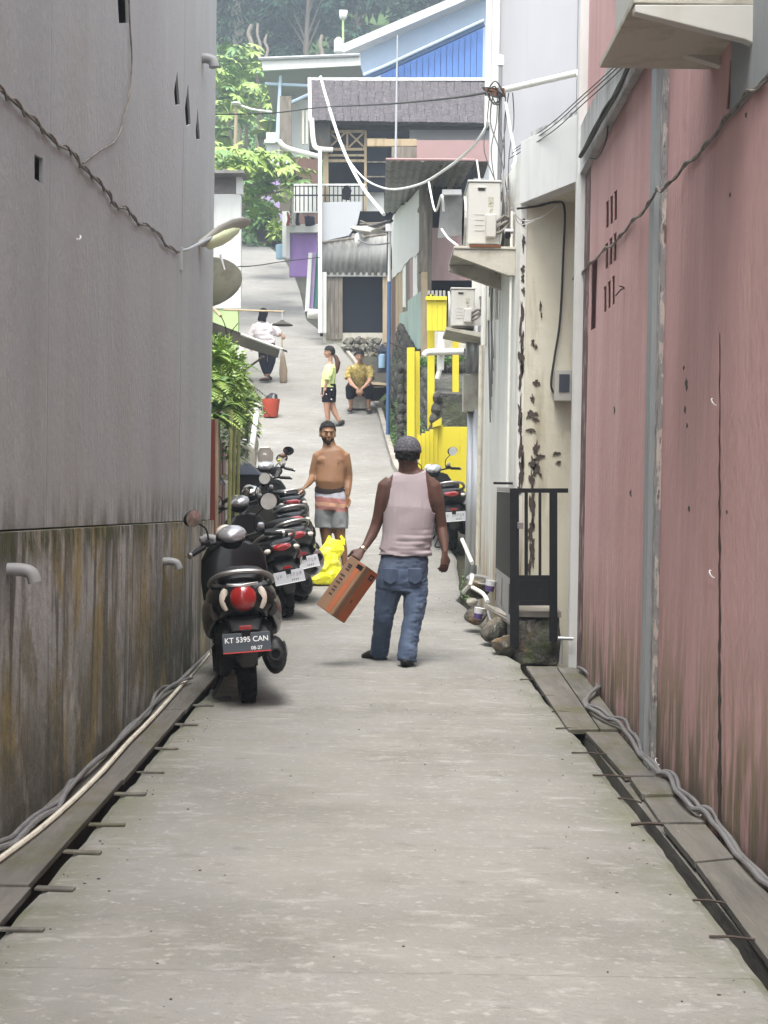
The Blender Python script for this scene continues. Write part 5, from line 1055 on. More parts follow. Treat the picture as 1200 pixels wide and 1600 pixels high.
# ferns by the fence
def fern(px, py, Y, n_, ln, label, seed, m_='leafL', droop=.6):
    c = at(px, py, Y); t = thing('fern', c, label, 'fern'); rnd = random.Random(seed)
    for k in range(n_):
        a = rnd.uniform(0, 2 * math.pi); L_ = ln * rnd.uniform(.6, 1.1); el = rnd.uniform(.2, 1.1); P = []
        for i in range(7):
            f = i / 6; P.append(V((math.cos(a) * math.cos(el) * L_ * f, math.sin(a) * math.cos(el) * L_ * f, math.sin(el) * L_ * f - droop * L_ * f * f * 1.2)))
        vs = []; fs = []
        for i in range(26):
            f = (i + 1) / 27; j = int(f * 6); q = P[j].lerp(P[min(6, j + 1)], f * 6 - j); tg = (P[min(6, j + 1)] - P[max(0, j - 1)]).normalized(); sd_ = tg.cross(V((0, 0, 1))).normalized() * (1 if i % 2 else -1); w_ = L_ * .23 * math.sin(math.pi * (f * .85 + .12)); b0_ = len(vs)
            d_ = (sd_ + tg * .35 + V((0, 0, -.25))).normalized(); vs += [q - tg * .012, q + tg * .012, q + d_ * w_ * .6 + tg * .012, q + d_ * w_]; fs += [(b0_, b0_ + 1, b0_ + 2, b0_ + 3)]
        me = bpy.data.meshes.new('frond'); me.from_pydata([tuple(v) for v in vs], [], fs); me.materials.append(M[rnd.choice([m_, m_, 'leafM', 'leafY'])]); obj('frond', me, t)
for i, (px, py, Y, n_, ln, lb) in enumerate([(332, 560, 13.4, 22, .42, 'fern under the tarp at the top edge of the green wall side'), (352, 570, 14.2, 26, .42, 'bushy light green fern just under the awning brace'), (335, 605, 13.2, 26, .44, 'long drooping fern next to the corner of the grey building'), (365, 600, 14.6, 26, .42, 'fern spilling to the right below the awning edge'), (345, 640, 13.6, 24, .36, 'fern hanging above the pink planks'), (375, 630, 15.2, 22, .36, 'fern beside the white upper drain pipe'), (335, 655, 12.9, 16, .28, 'small fern right over the dark red post'), (368, 655, 14.6, 18, .3, 'low fern tuft over the bamboo stakes')]):
    fern(px, py, Y, n_, ln, lb, i + 40)
def bush(px, py, Y, rx, rz, n_, size, label, seed, m_='leafM', nm='bush', cat='bush', ry=None, wide=.5):
    c = at(px, py, Y); t = thing(nm, c, label, cat); ry = ry or rx
    def f(r):
        d = rdir(r); q = r.random() ** .45; return V((d.x * rx * q, d.y * ry * q, d.z * rz * q)), (d + V((0, 0, .2))), r.uniform(.6, 1.2)
    me = leafmesh('foliage', n_, f, m_, size, seed=seed, wide=wide); obj('foliage', me, t)
    MB().tube([(0, 0, -rz * 1.4), (0, 0, rz * .4)], .02, 6).build('stem', 'bark', t, world=False); return t
bush(342, 590, 14.0, .28, .42, 1500, .075, 'leafy mass of light creepers behind the ferns', 1, 'leafL')
bush(360, 680, 14.9, .20, .42, 600, .07, 'shaded creeper growing down between fence and drain pipe', 2, 'leafM')
bush(386, 650, 16.5, .16, .35, 350, .08, 'yellow green creeper behind the white drain pipe', 3, 'leafY')
for k in range(3): pass
def weeds(label, pts, n_, s_, m_, seed):
    rnd = random.Random(seed); vs = []
    def f(r):
        a = r.choice(pts); b_ = r.uniform(0, 1); p = V(a[0]).lerp(V(a[1]), b_) + V((r.uniform(-.06, .06), r.uniform(-.06, .06), r.uniform(0, .06))); return p, V((r.uniform(-1, 1), r.uniform(-1, 1), r.uniform(.2, 1.2))), r.uniform(.5, 1.2)
    o = obj('weeds', leafmesh('weeds', n_, f, m_, s_, seed=seed)); return tag(o, label, 'weeds', kind='stuff')
weeds('green weeds growing in the drain along the right road edge', [((.86, 12.2, -.1), (.84, 13.4, -.02)), ((.95, 11.4, -.15), (.88, 12.2, -.1)), ((.85, 14.4, .1), (.95, 15.6, .3))], 900, .05, 'leafM', 4)
weeds('mossy weeds on the bank beside the blue pole', [((.42, 20.6, 1.2), (.12, 24, 2.1)), ((.15, 24, 2.1), (-.02, 28, 3.0)), ((.6, 20.6, 2.0), (.3, 26, 3.4)), ((.5, 21, 1.6), (.2, 25, 2.7))], 1500, .07, 'leafM', 5)
weeds('ivy and weeds hanging over the top of the dark retaining wall', [((at(650, 568, 22.8)), (at(725, 566, 22.7))), (at(650, 575, 22.75), at(700, 572, 22.7))], 900, .08, 'leafM', 6)
weeds('scattered weeds in the cracks along the foot of the left plank fence', [((-1.3, 11.5, 0), (-1.55, 16, .35)), ((-1.6, 16, .4), (-2.0, 22, 1.5))], 900, .06, 'leafM', 7)
# potted plants at the bend
t = bush(411, 342, 47, .42, .5, 420, .28, 'large dark green potted shrub at the bend of the lane', 8, 'leafM', 'potted_plant', 'plant')
MB().lathe([(.2, -.35), (.26, 0), (.28, .02)], at(412, 362, 47), (0, 0, 1), 14).build('pot', 'pot', t, smooth=True)
t = bush(402, 348, 47.5, .2, .4, 120, .25, 'slim leafy plant left of the large potted shrub', 9, 'leafL', 'potted_plant', 'plant')
t = bush(433, 362, 43, .25, .32, 160, .2, 'smaller yellow green plant in a black trough by the purple wall', 10, 'leafY', 'potted_plant', 'plant')
MB().bb(at(424, 385, 43), at(440, 379, 43.3)).build('trough', 'pot', t)
tag(MB().lathe([(.14, -.2), (.16, .2), (.1, .22)], at(439, 394, 41.5), (0, 0, 1), 12).build('white_bucket', 'bluepl', smooth=True), 'pale blue and white bucket at the foot of the grey pillar', 'bucket')
# papaya trees: trunk, leaf stalks and big lobed leaves
def lobed(s_, rnd):
    """one papaya leaf: seven pointed lobes around a centre"""
    vs = [V((0, 0, 0))]; fs = []
    for k in range(7):
        a = (k - 3) * .72; L_ = s_ * (1 - .09 * abs(k - 3)); d = V((math.cos(a), math.sin(a), 0)); q = V((-math.sin(a), math.cos(a), 0)); i = len(vs)
        vs += [d * L_ * .35 + q * L_ * .13, d * L_ * .35 - q * L_ * .13, d * L_ * .7 + q * L_ * .15 - V((0, 0, L_ * .08)), d * L_ * .7 - q * L_ * .15 - V((0, 0, L_ * .08)), d * L_ - V((0, 0, L_ * .22))]
        fs += [(0, i, i + 1), (i, i + 2, i + 3, i + 1), (i + 2, i + 4, i + 3)]
    return vs, fs
rnd0 = random.Random(1); LM = []
for s_ in range(3):
    vs, fs = lobed(1, rnd0); me = bpy.data.meshes.new('leaf'); me.from_pydata([tuple(v) for v in vs], [], fs); me.materials.append(M[('leafL', 'leafM', 'leafY')[s_]]); LM.append(me)
def papaya(base, h, n_, ls, label, seed, spread=.9, group=None, foot=None):
    t = thing('papaya_tree', base, label, 'papaya tree', group); rnd = random.Random(seed)
    ft = V((0, 0, -.4)) if foot is None else foot - base
    MB().tube(curvy([ft, (ft.lerp(V((0, 0, h)), .3) + V((0, 0, .5 * (h - ft.z))) if foot is not None else V((.03, 0, h * .5))), V((-.05, 0, h - .3)), V((0, 0, h))], 4), [(.09 if foot is None else .045) * (1 - .04 * j) for j in range(13)], 8).build('trunk', 'barkpale', t, world=False, smooth=True)
    st = MB()
    for k in range(n_):
        a = k * 2.4 + rnd.uniform(-.3, .3); el = rnd.uniform(-.15, 1.1); L_ = spread * rnd.uniform(.7, 1.1); top = V((0, 0, h - .3 * (k / n_))); d = V((math.cos(a) * math.cos(el), math.sin(a) * math.cos(el), math.sin(el))); e = top + d * L_ - V((0, 0, .12 * L_))
        st.tube([top, (top + e) / 2 + V((0, 0, .06)), e], .014, 4)
        o = obj('leaf', LM[rnd.choice([0, 0, 1, 2])], t, e); o.scale = (ls,) * 3; o.rotation_euler = (rnd.uniform(-.5, .5), rnd.uniform(.1, .8), a)
    st.build('leaf_stalks', 'leafY', t, world=False)
g_ = 'papaya trees on the slope'
for i, (px, py, Y, h, n_, ls, lb) in enumerate([(376, 90, 62, 4.6, 20, .75, 'tallest papaya tree crown in front of the dark forest'), (352, 112, 60, 4.2, 16, .7, 'papaya tree left of the tallest one with spreading leaves'), (404, 112, 61, 4.5, 16, .65, 'papaya tree touching the corner of the white fascia'), (338, 130, 57, 3.6, 14, .65, 'papaya tree crown against the edge of the grey wall'), (385, 150, 58, 3, 16, .65, 'lower papaya tree under the tallest crown'), (360, 175, 56, 2.6, 14, .6, 'small papaya tree beside the banana plant'), (408, 160, 57, 2.8, 14, .6, 'papaya tree beside the grey eaves')]):
    p = at(px, py, Y); papaya(V((p.x, Y, p.z - h)), h, n_ + 12, ls * .75, lb, i + 3)
for i, (px, py, Y, h, n_, ls, lb) in enumerate([(352, 275, 36, 2.4, 18, .5, 'near papaya with leaves spilling over the rusty roof'), (385, 262, 38, 2.6, 20, .55, 'near papaya with light leaves over the white house corner'), (418, 265, 39, 2.6, 20, .55, 'near papaya reaching towards the lilac wall'), (448, 280, 38.5, 2.5, 14, .5, 'papaya crown with leaves over the balcony railing'), (395, 300, 40, 2, 16, .5, 'lowest papaya above the potted shrub'), (365, 255, 41, 2.2, 14, .5, 'papaya crown behind the rusty roof edge')]):
    p = at(px, py, Y); fx = at(345, 300, Y).x; papaya(V((p.x, Y, p.z - h)), h, n_ + 10, ls * .72, lb, i + 33, .8, None, V((fx, Y + .5, gh(fx, Y + .5) - .3)))
# banana plants
def banana(px, py, Y, h, label, seed, n_=7):
    p = at(px, py, Y); t = thing('banana_plant', V((p.x, Y, p.z - h)), label, 'banana plant'); rnd = random.Random(seed)
    MB().tube([(0, 0, -.3), (0, 0, h * .8)], [.13, .07], 8).build('stem', 'leafY', t, world=False, smooth=True)
    for k in range(n_):
        a = k * 2.3 + rnd.uniform(-.4, .4); el = rnd.uniform(.5, 1.3); L_ = rnd.uniform(1.2, 1.7); vs = []; fs = []
        for i in range(8):
            f = i / 7; q = V((math.cos(a) * math.cos(el) * L_ * f, math.sin(a) * math.cos(el) * L_ * f, h * .75 + math.sin(el) * L_ * f - .7 * L_ * f * f)); w_ = .26 * math.sin(math.pi * min(1, f * .9 + .08)) ; s_ = V((-math.sin(a), math.cos(a), 0)) * w_
            vs += [q - s_ - V((0, 0, w_ * .3)), q, q + s_ - V((0, 0, w_ * .3))]
        for i in range(7): b_ = i * 3; fs += [(b_, b_ + 1, b_ + 4, b_ + 3), (b_ + 1, b_ + 2, b_ + 5, b_ + 4)]
        me = bpy.data.meshes.new('leaf'); me.from_pydata([tuple(v) for v in vs], [], fs); me.materials.append(M[rnd.choice(['leafL', 'leafY', 'leafM'])]); obj('leaf', me, t)
banana(352, 135, 58, 2.6, 'banana plant with one bright upright leaf among the papayas', 2); banana(335, 195, 52, 2.0, 'low banana plant at the edge of the grey wall', 5); banana(420, 190, 56, 1.6, 'small banana plant by the white parapet', 8)
# slope grass
def slopeg(r):
    y = r.uniform(44, 70); x = r.uniform(-13, lerp(LE, y) - .5); return V((x, y, gh(x, y))), V((r.uniform(-.6, .6), r.uniform(-.6, .6), 1)), r.uniform(.5, 1.2)
tag(obj('slope_grass', leafmesh('slope_grass', 9000, slopeg, 'leafL', .38, bend=.1, seed=3, wide=.3)), 'green grass and low plants covering the slope above the lane', 'grass', kind='stuff')
def slopec(r):
    y = r.uniform(58, 84); x = r.uniform(-19, -3); d = rdir(r); return V((x, y, gh(x, y) + r.random() ** 2 * 2.2)), d, r.uniform(.5, 1.2)
tag(obj('undergrowth', leafmesh('undergrowth', 26000, slopec, 'leafM', .42, seed=9)), 'tangled green undergrowth between the papayas and the forest', 'undergrowth', kind='stuff')
# forest
protos = []
def treeproto(s_, m_):
    rnd = random.Random(s_); H_ = 15; cl = []
    for k in range(26):
        a = rnd.uniform(0, 6.28); z = rnd.uniform(.30, 1.0); r = 3.6 * math.sin(math.pi * (z * .75 + .12)) * rnd.uniform(.4, 1); cl.append((V((math.cos(a) * r, math.sin(a) * r, z * H_)), rnd.uniform(.8, 1.6)))
    def f(r):
        c_, q = r.choice(cl); d = rdir(r); d2 = V((d.x, d.y, d.z * .7)); return c_ + d2 * q * r.random() ** .35, d + V((0, 0, -.2)), r.uniform(.5, 1.3)
    crown = leafmesh('crown', 5200, f, m_, .55, bend=.3, seed=s_, wide=.55)
    mb = MB(); mb.tube([(0, 0, -1), (.2, 0, H_ * .4), (0, .2, H_ * .9)], [.30, .22, .06], 8)
    for c_, q in cl[::2]: mb.tube([(0.1, 0.1, c_.z * .7), c_ * .6 + V((0, 0, c_.z * .36)), c_], [.09, .06, .02], 5)
    tr = mb.mesh('trunk'); tr.materials.append(M['barkpale']); return crown, tr
protos = [treeproto(s_, m_) for s_, m_ in ((1, 'leafF'), (2, 'leafD'), (3, 'leafF'))]
rnd = random.Random(77); k = 0
for row, (Y, sp) in enumerate([(84, 3.6), (90, 4.0), (97, 4.5), (106, 5.0), (118, 6)]):
    x = -26.0
    while x < 18:
        x += sp * rnd.uniform(.75, 1.25); y = Y + rnd.uniform(-2.5, 2.5)
        if x > 3 and row < 1: continue
        s_ = rnd.uniform(.55, .95) if row < 4 else rnd.uniform(.8, 1.1)
        o = obj('forest_tree', None, None, (x, y, gh(x, y) - .5)); tag(o, 'dark green forest tree on the hazy hillside behind the houses', 'tree', 'forest trees on the far hillside')
        cr, tr = protos[k % 3]; a = obj('crown', cr, o); b_ = obj('trunk', tr, o); o.scale = (s_, s_, s_ * rnd.uniform(.8, 1.15)); o.rotation_euler = (0, 0, rnd.uniform(0, 6)); k += 1
# bare pale trunks in front of the forest
for i, (px, y0, y1, Y, lb) in enumerate([(372, 60, 0, 82, 'thick pale dead trunk with vines at the forest edge on the left'), (389, 62, 38, 80, 'broken stump standing left of the papaya crown'), (405, 75, 36, 80, 'thin bare trunk rising above the papaya leaves'), (414, 70, 54, 80, 'short bare stick beside the thin bare trunk'), (463, 60, -20, 84, 'tall pale trunk with vines in the middle of the forest edge'), (500, 80, 55, 80, 'broken brown trunk above the white fascia roof')]):
    a = at(px, y0 + 25, Y); b_ = at(px + (3 if i % 2 else -2), y1, Y); t = thing('dead_trunk', a, lb, 'tree trunk'); r = (.45, .16, .10, .10, .3, .14)[i]
    MB().tube(curvy([a, a.lerp(b_, .4) + V((.1, 0, 0)), a.lerp(b_, .7) + V((-.08, 0, 0)), b_], 4), [r * (1 - .03 * j) for j in range(13)], 8).jitter(r * .5, 1.5, i).build('trunk', 'barkpale', t, smooth=True)
    if r > .2:
        def f(q): return a.lerp(b_, q.random()) - a + V((q.gauss(0, .5), q.gauss(0, .4), 0)), V((q.uniform(-1, 1), q.uniform(-1, 1), -.6)), q.uniform(.5, 1.2)
        obj('vines', leafmesh('vines', 700, f, 'leafD', .4, seed=i), t)
# ================================================================== HAZE
hz = MB().bb((-95, -35, -2), (95, 185, 88)).build('haze', 'white'); tag(hz, 'thin pale haze in the air over the whole lane and hillside', kind='stuff')
hm = bpy.data.materials.new('haze_air'); hm.use_nodes = True; hn = hm.node_tree; hn.nodes.clear(); ho = hn.nodes.new('ShaderNodeOutputMaterial'); pv = hn.nodes.new('ShaderNodeVolumePrincipled'); pv.inputs['Density'].default_value = .0028; pv.inputs['Color'].default_value = (.74, .87, 1, 1); pv.inputs['Anisotropy'].default_value = .2
hn.links.new(pv.outputs[0], ho.inputs['Volume']); hz.data.materials.clear(); hz.data.materials.append(hm)
# ================================================================== SCOOTERS
def scooter(loc, yaw, label, paint='bpaint', steer=25, plate='platek', plate_txt=None, rearlight='round', exhaust='black', lean=-4, headcap='silverplastic', mirror_l=True, mirror_r=True, side='gpaint', windscreen=False, handle_up=0):
    t = thing('parked_scooter', loc, label, 'scooter', 'scooters parked along the lane'); t.rotation_euler = (0, R_(lean), R_(yaw))
    def B(mb, nm, m_, p=None, sm=True, bev=0): return mb.build(nm, m_, p or t, smooth=sm, world=False, bevel=bev)
    def wheel(y, r, wd, nm):
        w_ = B(MB().lathe([(r - .075, -wd * .38), (r - .035, -wd * .5), (r - .012, -wd * .38), (r, -wd * .15), (r, wd * .15), (r - .012, wd * .38), (r - .035, wd * .5), (r - .075, wd * .38)], (0, y, r), (1, 0, 0), 32, close=True), nm, 'tyre')
        gm = MB()
        for k in range(30):
            a = k * math.pi / 15
            for s_ in (-1, 1): gm.box((s_ * wd * .27, y + math.cos(a) * (r - .0035), r + math.sin(a) * (r - .0035)), (wd * .26, .016, .012), Matrix.Rotation(a, 3, 'X'))
        B(gm, 'tread', 'tyre', w_, False)['kind'] = 'stuff'
        rm = MB().lathe([(r - .07, -wd * .36), (r - .085, -wd * .2), (r - .085, wd * .2), (r - .07, wd * .36)], (0, y, r), (1, 0, 0), 28).lathe([(.055, -.07), (.06, 0), (.055, .07)], (0, y, r), (1, 0, 0), 16)
        for k in range(5): a = k * 2 * math.pi / 5; rm.tube([(0, y, r), (0, y + math.cos(a) * (r - .08), r + math.sin(a) * (r - .08))], .016, 6)
        B(rm, 'rim', 'rim', w_)
        return w_
    wheel(0, .265, .105, 'rear_wheel')
    # rear bodywork
    B(MB().loft([((0, -.30, .60), .05, .03), ((0, -.285, .61), .115, .065), ((0, -.22, .62), .175, .105), ((0, -.08, .61), .205, .13), ((0, .12, .585), .215, .15), ((0, .34, .55), .20, .16), ((0, .52, .50), .165, .15), ((0, .62, .44), .13, .11)], 20, ref=(1, 0, 0), e=2.6), 'rear_body', paint)
    for s_ in (-1, 1):
        B(MB().loft([((s_ * .165, -.20, .57), .03, .05), ((s_ * .195, -.05, .54), .035, .095), ((s_ * .205, .15, .50), .035, .12), ((s_ * .185, .38, .45), .03, .11), ((s_ * .16, .55, .40), .02, .06)], 12), 'side_panel', side)
    # seat
    B(MB().loft([((0, -.16, .735), .07, .02), ((0, -.12, .745), .12, .045), ((0, 0, .75), .145, .055), ((0, .2, .745), .15, .055), ((0, .34, .725), .13, .05), ((0, .5, .715), .10, .045), ((0, .60, .70), .06, .025)], 18, e=2.8), 'seat', 'seatv')
    # grab rail
    B(MB().tube(curvy([(-.17, .08, .70), (-.185, -.05, .715), (-.165, -.17, .755), (-.11, -.245, .785), (0, -.265, .795), (.11, -.245, .785), (.165, -.17, .755), (.185, -.05, .715), (.17, .08, .70)], 4), .0155, 8), 'grab_rail', 'alu')
    # tail lights
    if rearlight == 'round':
        tl = B(MB().lathe([(.078, 0), (.075, .018), (.055, .036), (.028, .045), (.006, .048)], (0, -.285, .645), (0, -1, .08), 26), 'tail_light', 'tail')
        B(MB().lathe([(.074, .003), (.086, .003), (.086, .012), (.074, .016)], (0, -.283, .645), (0, -1, .08), 26, close=True), 'light_ring', 'bplastic', tl)
        B(MB().box((0, -.3325, .64), (.006, .006, .09)), 'lens_ridge', 'tail', tl, False)
        for s_ in (-1, 1):
            mb = MB(); P = []
            for k in range(7):
                a = R_(-62 + k * 124 / 6); P.append(((s_ * (.085 + .028 * math.cos(a)), -.262 - .012 * math.cos(a), .640 + .066 * math.sin(a)), .022 * math.cos(a * .9) + .003, .018))
            mb.loft(P, 10, ref=(1, 0, 0)); B(mb, 'turn_signal', 'clearlens')
        B(MB().loft([((-.09, -.29, .725), .008, .006), ((0, -.305, .715), .012, .007), ((.09, -.29, .725), .008, .006)], 8, ref=(0, 0, 1)), 'trim_line', 'chrome')
    else:
        tl = B(MB().loft([((0, -.25, .66), .09, .03), ((0, -.30, .655), .085, .032), ((0, -.33, .65), .05, .02)], 16, e=2.4), 'tail_light', 'tail')
        for s_ in (-1, 1): B(MB().ell((s_ * .13, -.27, .64), (.035, .03, .022)), 'turn_signal', 'clearlens')
    B(MB().loft([((0, -.20, .52), .11, .03), ((0, -.27, .49), .095, .03), ((0, -.33, .45), .08, .02)], 14, e=3), 'rear_valance', 'bplastic')
    B(MB().box((0, -.352, .478), (.072, .014, .028)), 'reflector', 'tail', None, False, .003)
    B(MB().loft([((0, -.24, .44), .13, .06), ((0, -.20, .40), .16, .12), ((0, -.02, .40), .175, .13), ((0, .2, .38), .17, .12)], 14, e=3), 'inner_guard', 'bplastic')
    # plate
    pr = Matrix.Rotation(R_(-12), 3, 'X')
    pl = B(MB().box((0, 0, 0), (.275, .006, .115)), 'number_plate', plate, None, False, .003); pl.location = (0, -.372, .395); pl.rotation_euler = (R_(-12), 0, 0)
    B(MB().box((0, -.0035, -.053), (.27, .003, .006)), 'red_line', 'platered' if plate == 'platek' else 'plateink', pl, False)
    if plate_txt:
        text(plate_txt[0], .042, 'plateink', pl, (0, -.0045, .017), (R_(90), 0, 0), 'plate_number'); text(plate_txt[1], .028, 'plateink', pl, (.055, -.0045, -.033), (R_(90), 0, 0), 'plate_date')
    else:
        mb = MB()
        for k in range(8):
            if k != 2:
                mb.box((-.105 + k * .03 - .006, -.004, .015), (.0035, .002, .036)); mb.box((-.105 + k * .03 + .001, -.0042, .015 + .014 * (k % 3 - 1)), (.012, .002, .005)); mb.box((-.105 + k * .03 + .006, -.0044, .015 + .006 * (k % 2)), (.0035, .002, .028))
        for k in range(4): mb.box((.02 + k * .018, -.004, -.03), (.010, .002, .018))
        B(mb, 'plate_marks', 'cablegrey' if plate == 'platew' else 'plateink', pl, False)['kind'] = 'stuff'
    B(MB().box((0, -.335, .42), (.05, .07, .10)), 'plate_bracket', 'bplastic', None, False, .005)
    # mudguard
    mb = MB()
    P = [((0, .0 - .30 * math.cos(R_(a)), .265 + .30 * math.sin(R_(a))), .062, .010) for a in (8, 22, 40, 60, 85)]
    mb.loft(P, 10, ref=(1, 0, 0)); mb.loft([((0, -.33, .34), .05, .012), ((0, -.325, .29), .058, .012), ((0, -.31, .25), .035, .01)], 10); B(mb, 'rear_mudguard', 'gpaint')
    # engine and exhaust
    B(MB().loft([((-.11, -.12, .27), .045, .07), ((-.13, 0, .27), .06, .115), ((-.13, .2, .27), .06, .10), ((-.12, .4, .27), .055, .09), ((-.09, .52, .30), .05, .10)], 14).lathe([(.09, -.02), (.095, 0), (.07, .025)], (-.17, .02, .27), (-1, 0, 0), 18), 'engine_cover', 'bplastic')
    B(MB().loft([((.03, .2, .30), .10, .10), ((.03, .45, .31), .12, .11), ((.0, .55, .33), .09, .08)], 12), 'engine', 'alu')
    for s_ in (-1, 1): B(MB().tube([(s_ * .11, -.02, .30), (s_ * .12, -.10, .56)], .022, 8), 'shock_absorber', 'chrome')
    if exhaust in ('black', 'silver'):
        em = 'bplastic' if exhaust == 'black' else 'chrome'; dz = 0 if exhaust == 'black' else .10
        ex = B(MB().loft([((.165, -.28, .30 + dz), .052, .075), ((.168, -.25, .295 + dz), .064, .105), ((.17, -.1, .28 + dz * .6), .068, .115), ((.165, .18, .26), .06, .10), ((.15, .30, .25), .03, .035)], 18), 'exhaust', em)
        B(MB().lathe([(.026, 0), (.036, 0), (.036, .012), (.026, .012)], (.165, -.305, .31 + dz), (0, -1, .1), 18, close=True), 'exhaust_tip', 'gpaint', ex); B(MB().lathe([(.0, 0), (.027, 0), (.027, .004), (.0, .004)], (.165, -.305, .31 + dz), (0, -1, .1), 14), 'exhaust_hole', 'dark', ex)
        B(MB().loft([((.235, -.2, .31 + dz * .8), .006, .035), ((.24, 0, .30 + dz * .4), .007, .05), ((.228, .16, .275), .006, .035)], 10), 'heat_shield', 'alu' if exhaust == 'black' else 'bplastic', ex)
    # floorboard, leg shield
    B(MB().loft([((0, .50, .36), .15, .05), ((0, .62, .30), .18, .045), ((0, .85, .29), .18, .045), ((0, .98, .34), .17, .05)], 14, e=3), 'floorboard', 'bplastic')
    B(MB().loft([((0, .95, .27), .14, .03), ((0, .99, .36), .185, .035), ((0, 1.02, .50), .215, .035), ((0, 1.04, .66), .225, .035), ((0, 1.05, .80), .215, .04), ((0, 1.06, .88), .17, .035), ((0, 1.06, .91), .10, .03)], 20, e=2.6), 'leg_shield', paint)
    B(MB().loft([((0, 1.03, .33), .12, .06), ((0, 1.09, .50), .14, .08), ((0, 1.12, .68), .13, .085), ((0, 1.10, .85), .08, .05)], 16), 'front_body', paint)
    # steering
    st = bpy.data.objects.new('steering', None); st.parent = t; col.objects.link(st); st.location = (0, 1.06, .90); st.rotation_euler = (R_(14), 0, 0)
    hd = B(MB().ell((0, .03, .0), (.10, .10, .075), n=18, m=12).loft([((0, -.07, -.01), .03, .03), ((0, -.04, .0), .07, .05), ((0, 0, .01), .09, .06)], 14), 'handlebar_cover', 'bplastic')
    S = Matrix.Rotation(R_(14), 4, 'X') @ Matrix.Rotation(R_(steer), 4, 'Z')
    bpy.data.objects.remove(st)
    base = Matrix.Translation((0, 1.06, .92 + handle_up)) @ Matrix.Rotation(R_(22), 4, 'X') @ Matrix.Rotation(R_(steer), 4, 'Z')
    def C(mb, nm, m_, p=hd): mb.xf(base); return B(mb, nm, m_, p)
    hd.data.transform(base)
    C(MB().ell((0, .0, .045), (.098, .085, .055), n=20, m=12), 'dash_cowl', headcap)
    C(MB().ell((0, .12, .01), (.065, .05, .055), n=16, m=10), 'headlight', 'clearlens')
    C(MB().tube(curvy([(-.32, -.07, .0), (-.20, -.03, .02), (0, 0, .0), (.20, -.03, .02), (.32, -.07, .0)], 4), .011, 8), 'handlebar', 'bplastic')
    for s_ in (-1, 1):
        C(MB().tube([(s_ * .22, -.04, .017), (s_ * .335, -.078, .0)], [.018, .017], 10), 'grip', 'bplastic')
        C(MB().lathe([(.021, 0), (.021, .016)], (s_ * .333, -.078, 0), (s_, -.2, 0), 10), 'bar_end', 'alu')
        C(MB().tube(curvy([(s_ * .18, .02, .015), (s_ * .24, .02, .005), (s_ * .32, -.02, -.015), (s_ * .355, -.035, -.02)], 3), .006, 6), 'brake_lever', 'alu' if headcap == 'silverplastic' else 'bplastic')
        C(MB().box((s_ * .20, -.02, .03), (.05, .045, .035)), 'switch_block', 'bplastic')
        C(MB().lathe([(.022, 0), (.024, .02), (.018, .03)], (s_ * .215, .0, .045), (0, 0, 1), 12), 'reservoir', 'silverplastic')
        if (mirror_l if s_ < 0 else mirror_r):
            ms = C(MB().tube(curvy([(s_ * .17, 0, .04), (s_ * .18, .01, .12), (s_ * .24, .0, .18), (s_ * .26, -.005, .20)], 4), .006, 6), 'mirror_stalk', 'bplastic')
            mdir = V((-s_ * .22, -1, .12)).normalized(); mc = V((s_ * .275, -.005, .225)) + mdir * .0075
            q = mdir.to_track_quat('Z', 'Y').to_matrix()
            C(MB().ell(mc - mdir * .0155, (.068, .054, .016), q, 18, 8), 'mirror_shell', 'bplastic', ms)
            C(MB().lathe([(.0, .0), (.056, .0), (.056, .004), (.0, .006)], mc, mdir, 20).xf(Matrix.Identity(4)), 'mirror_glass', 'mirror', ms)
    if windscreen: C(MB().loft([((0, .12, .05), .09, .01), ((0, .10, .16), .10, .008), ((0, .07, .25), .06, .006)], 12), 'windscreen', 'clearlens')
    # front wheel, fork, fender
    wheel(1.27, .265, .095, 'front_wheel')
    for s_ in (-1, 1): B(MB().tube([(s_ * .075, 1.265, .27), (s_ * .07, 1.14, .62)], .017, 8), 'fork_leg', 'alu')
    B(MB().loft([((0, 1.27 + .30 * math.cos(R_(a)), .265 + .30 * math.sin(R_(a))), .062, .012) for a in (30, 60, 90, 120, 150)], 10), 'front_mudguard', paint)
    B(MB().tube([(-.10, .45, .22), (-.17, .52, .03 + .02), (-.20, .53, .012)], .010, 6), 'side_stand', 'iron')
    B(MB().tube(curvy([(-.12, -.02, .2), (-.18, -.03, .1), (-.20, -.03, .045), (-.10, -.03, .035)], 3), .009, 6), 'centre_stand', 'iron')
    return t
def gp(px, py, dx=0): p = gr(px, py); p.x += dx; return p
scooter(gp(388, 1096), 8, 'black scooter with round red tail light, nearest in the row on the left', steer=22, plate_txt=('KT 5395 CAN', '08-27'), lean=-4.5, side='gpaint')
scooter(gp(447, 964), 19, 'second black scooter from the front with dark red rear panel, just behind the nearest one', paint='bpaint', side='rpaint', steer=8, plate='platew', rearlight='wide', lean=-11, headcap='silverplastic', handle_up=.08)
scooter(gp(470, 938), 21, 'grey tailed motor scooter with silver muffler behind the second scooter', paint='gpaint', side='bpaint', steer=-6, plate='platew', rearlight='wide', exhaust='silver', lean=-12, headcap='chrome', handle_up=.10)
scooter(V((-.90, 14.9, gz(14.9))), 18, 'fourth scooter in the left row with chrome dashboard cover', side='gpaint', steer=10, rearlight='wide', lean=-9, headcap='chrome', handle_up=.12)
scooter(V((-1.02, 16.2, gz(16.2))), 16, 'last scooter of the left row, with a small clear windscreen', side='gpaint', steer=-10, rearlight='wide', lean=-7, windscreen=True, handle_up=.12)
scooter(gp(706, 858), 6, 'black and white scooter with white number plate parked on the right by the yellow porch', paint='bpaint', side='wpaint', steer=22, plate='platew', rearlight='wide', lean=-5, headcap='silverplastic')

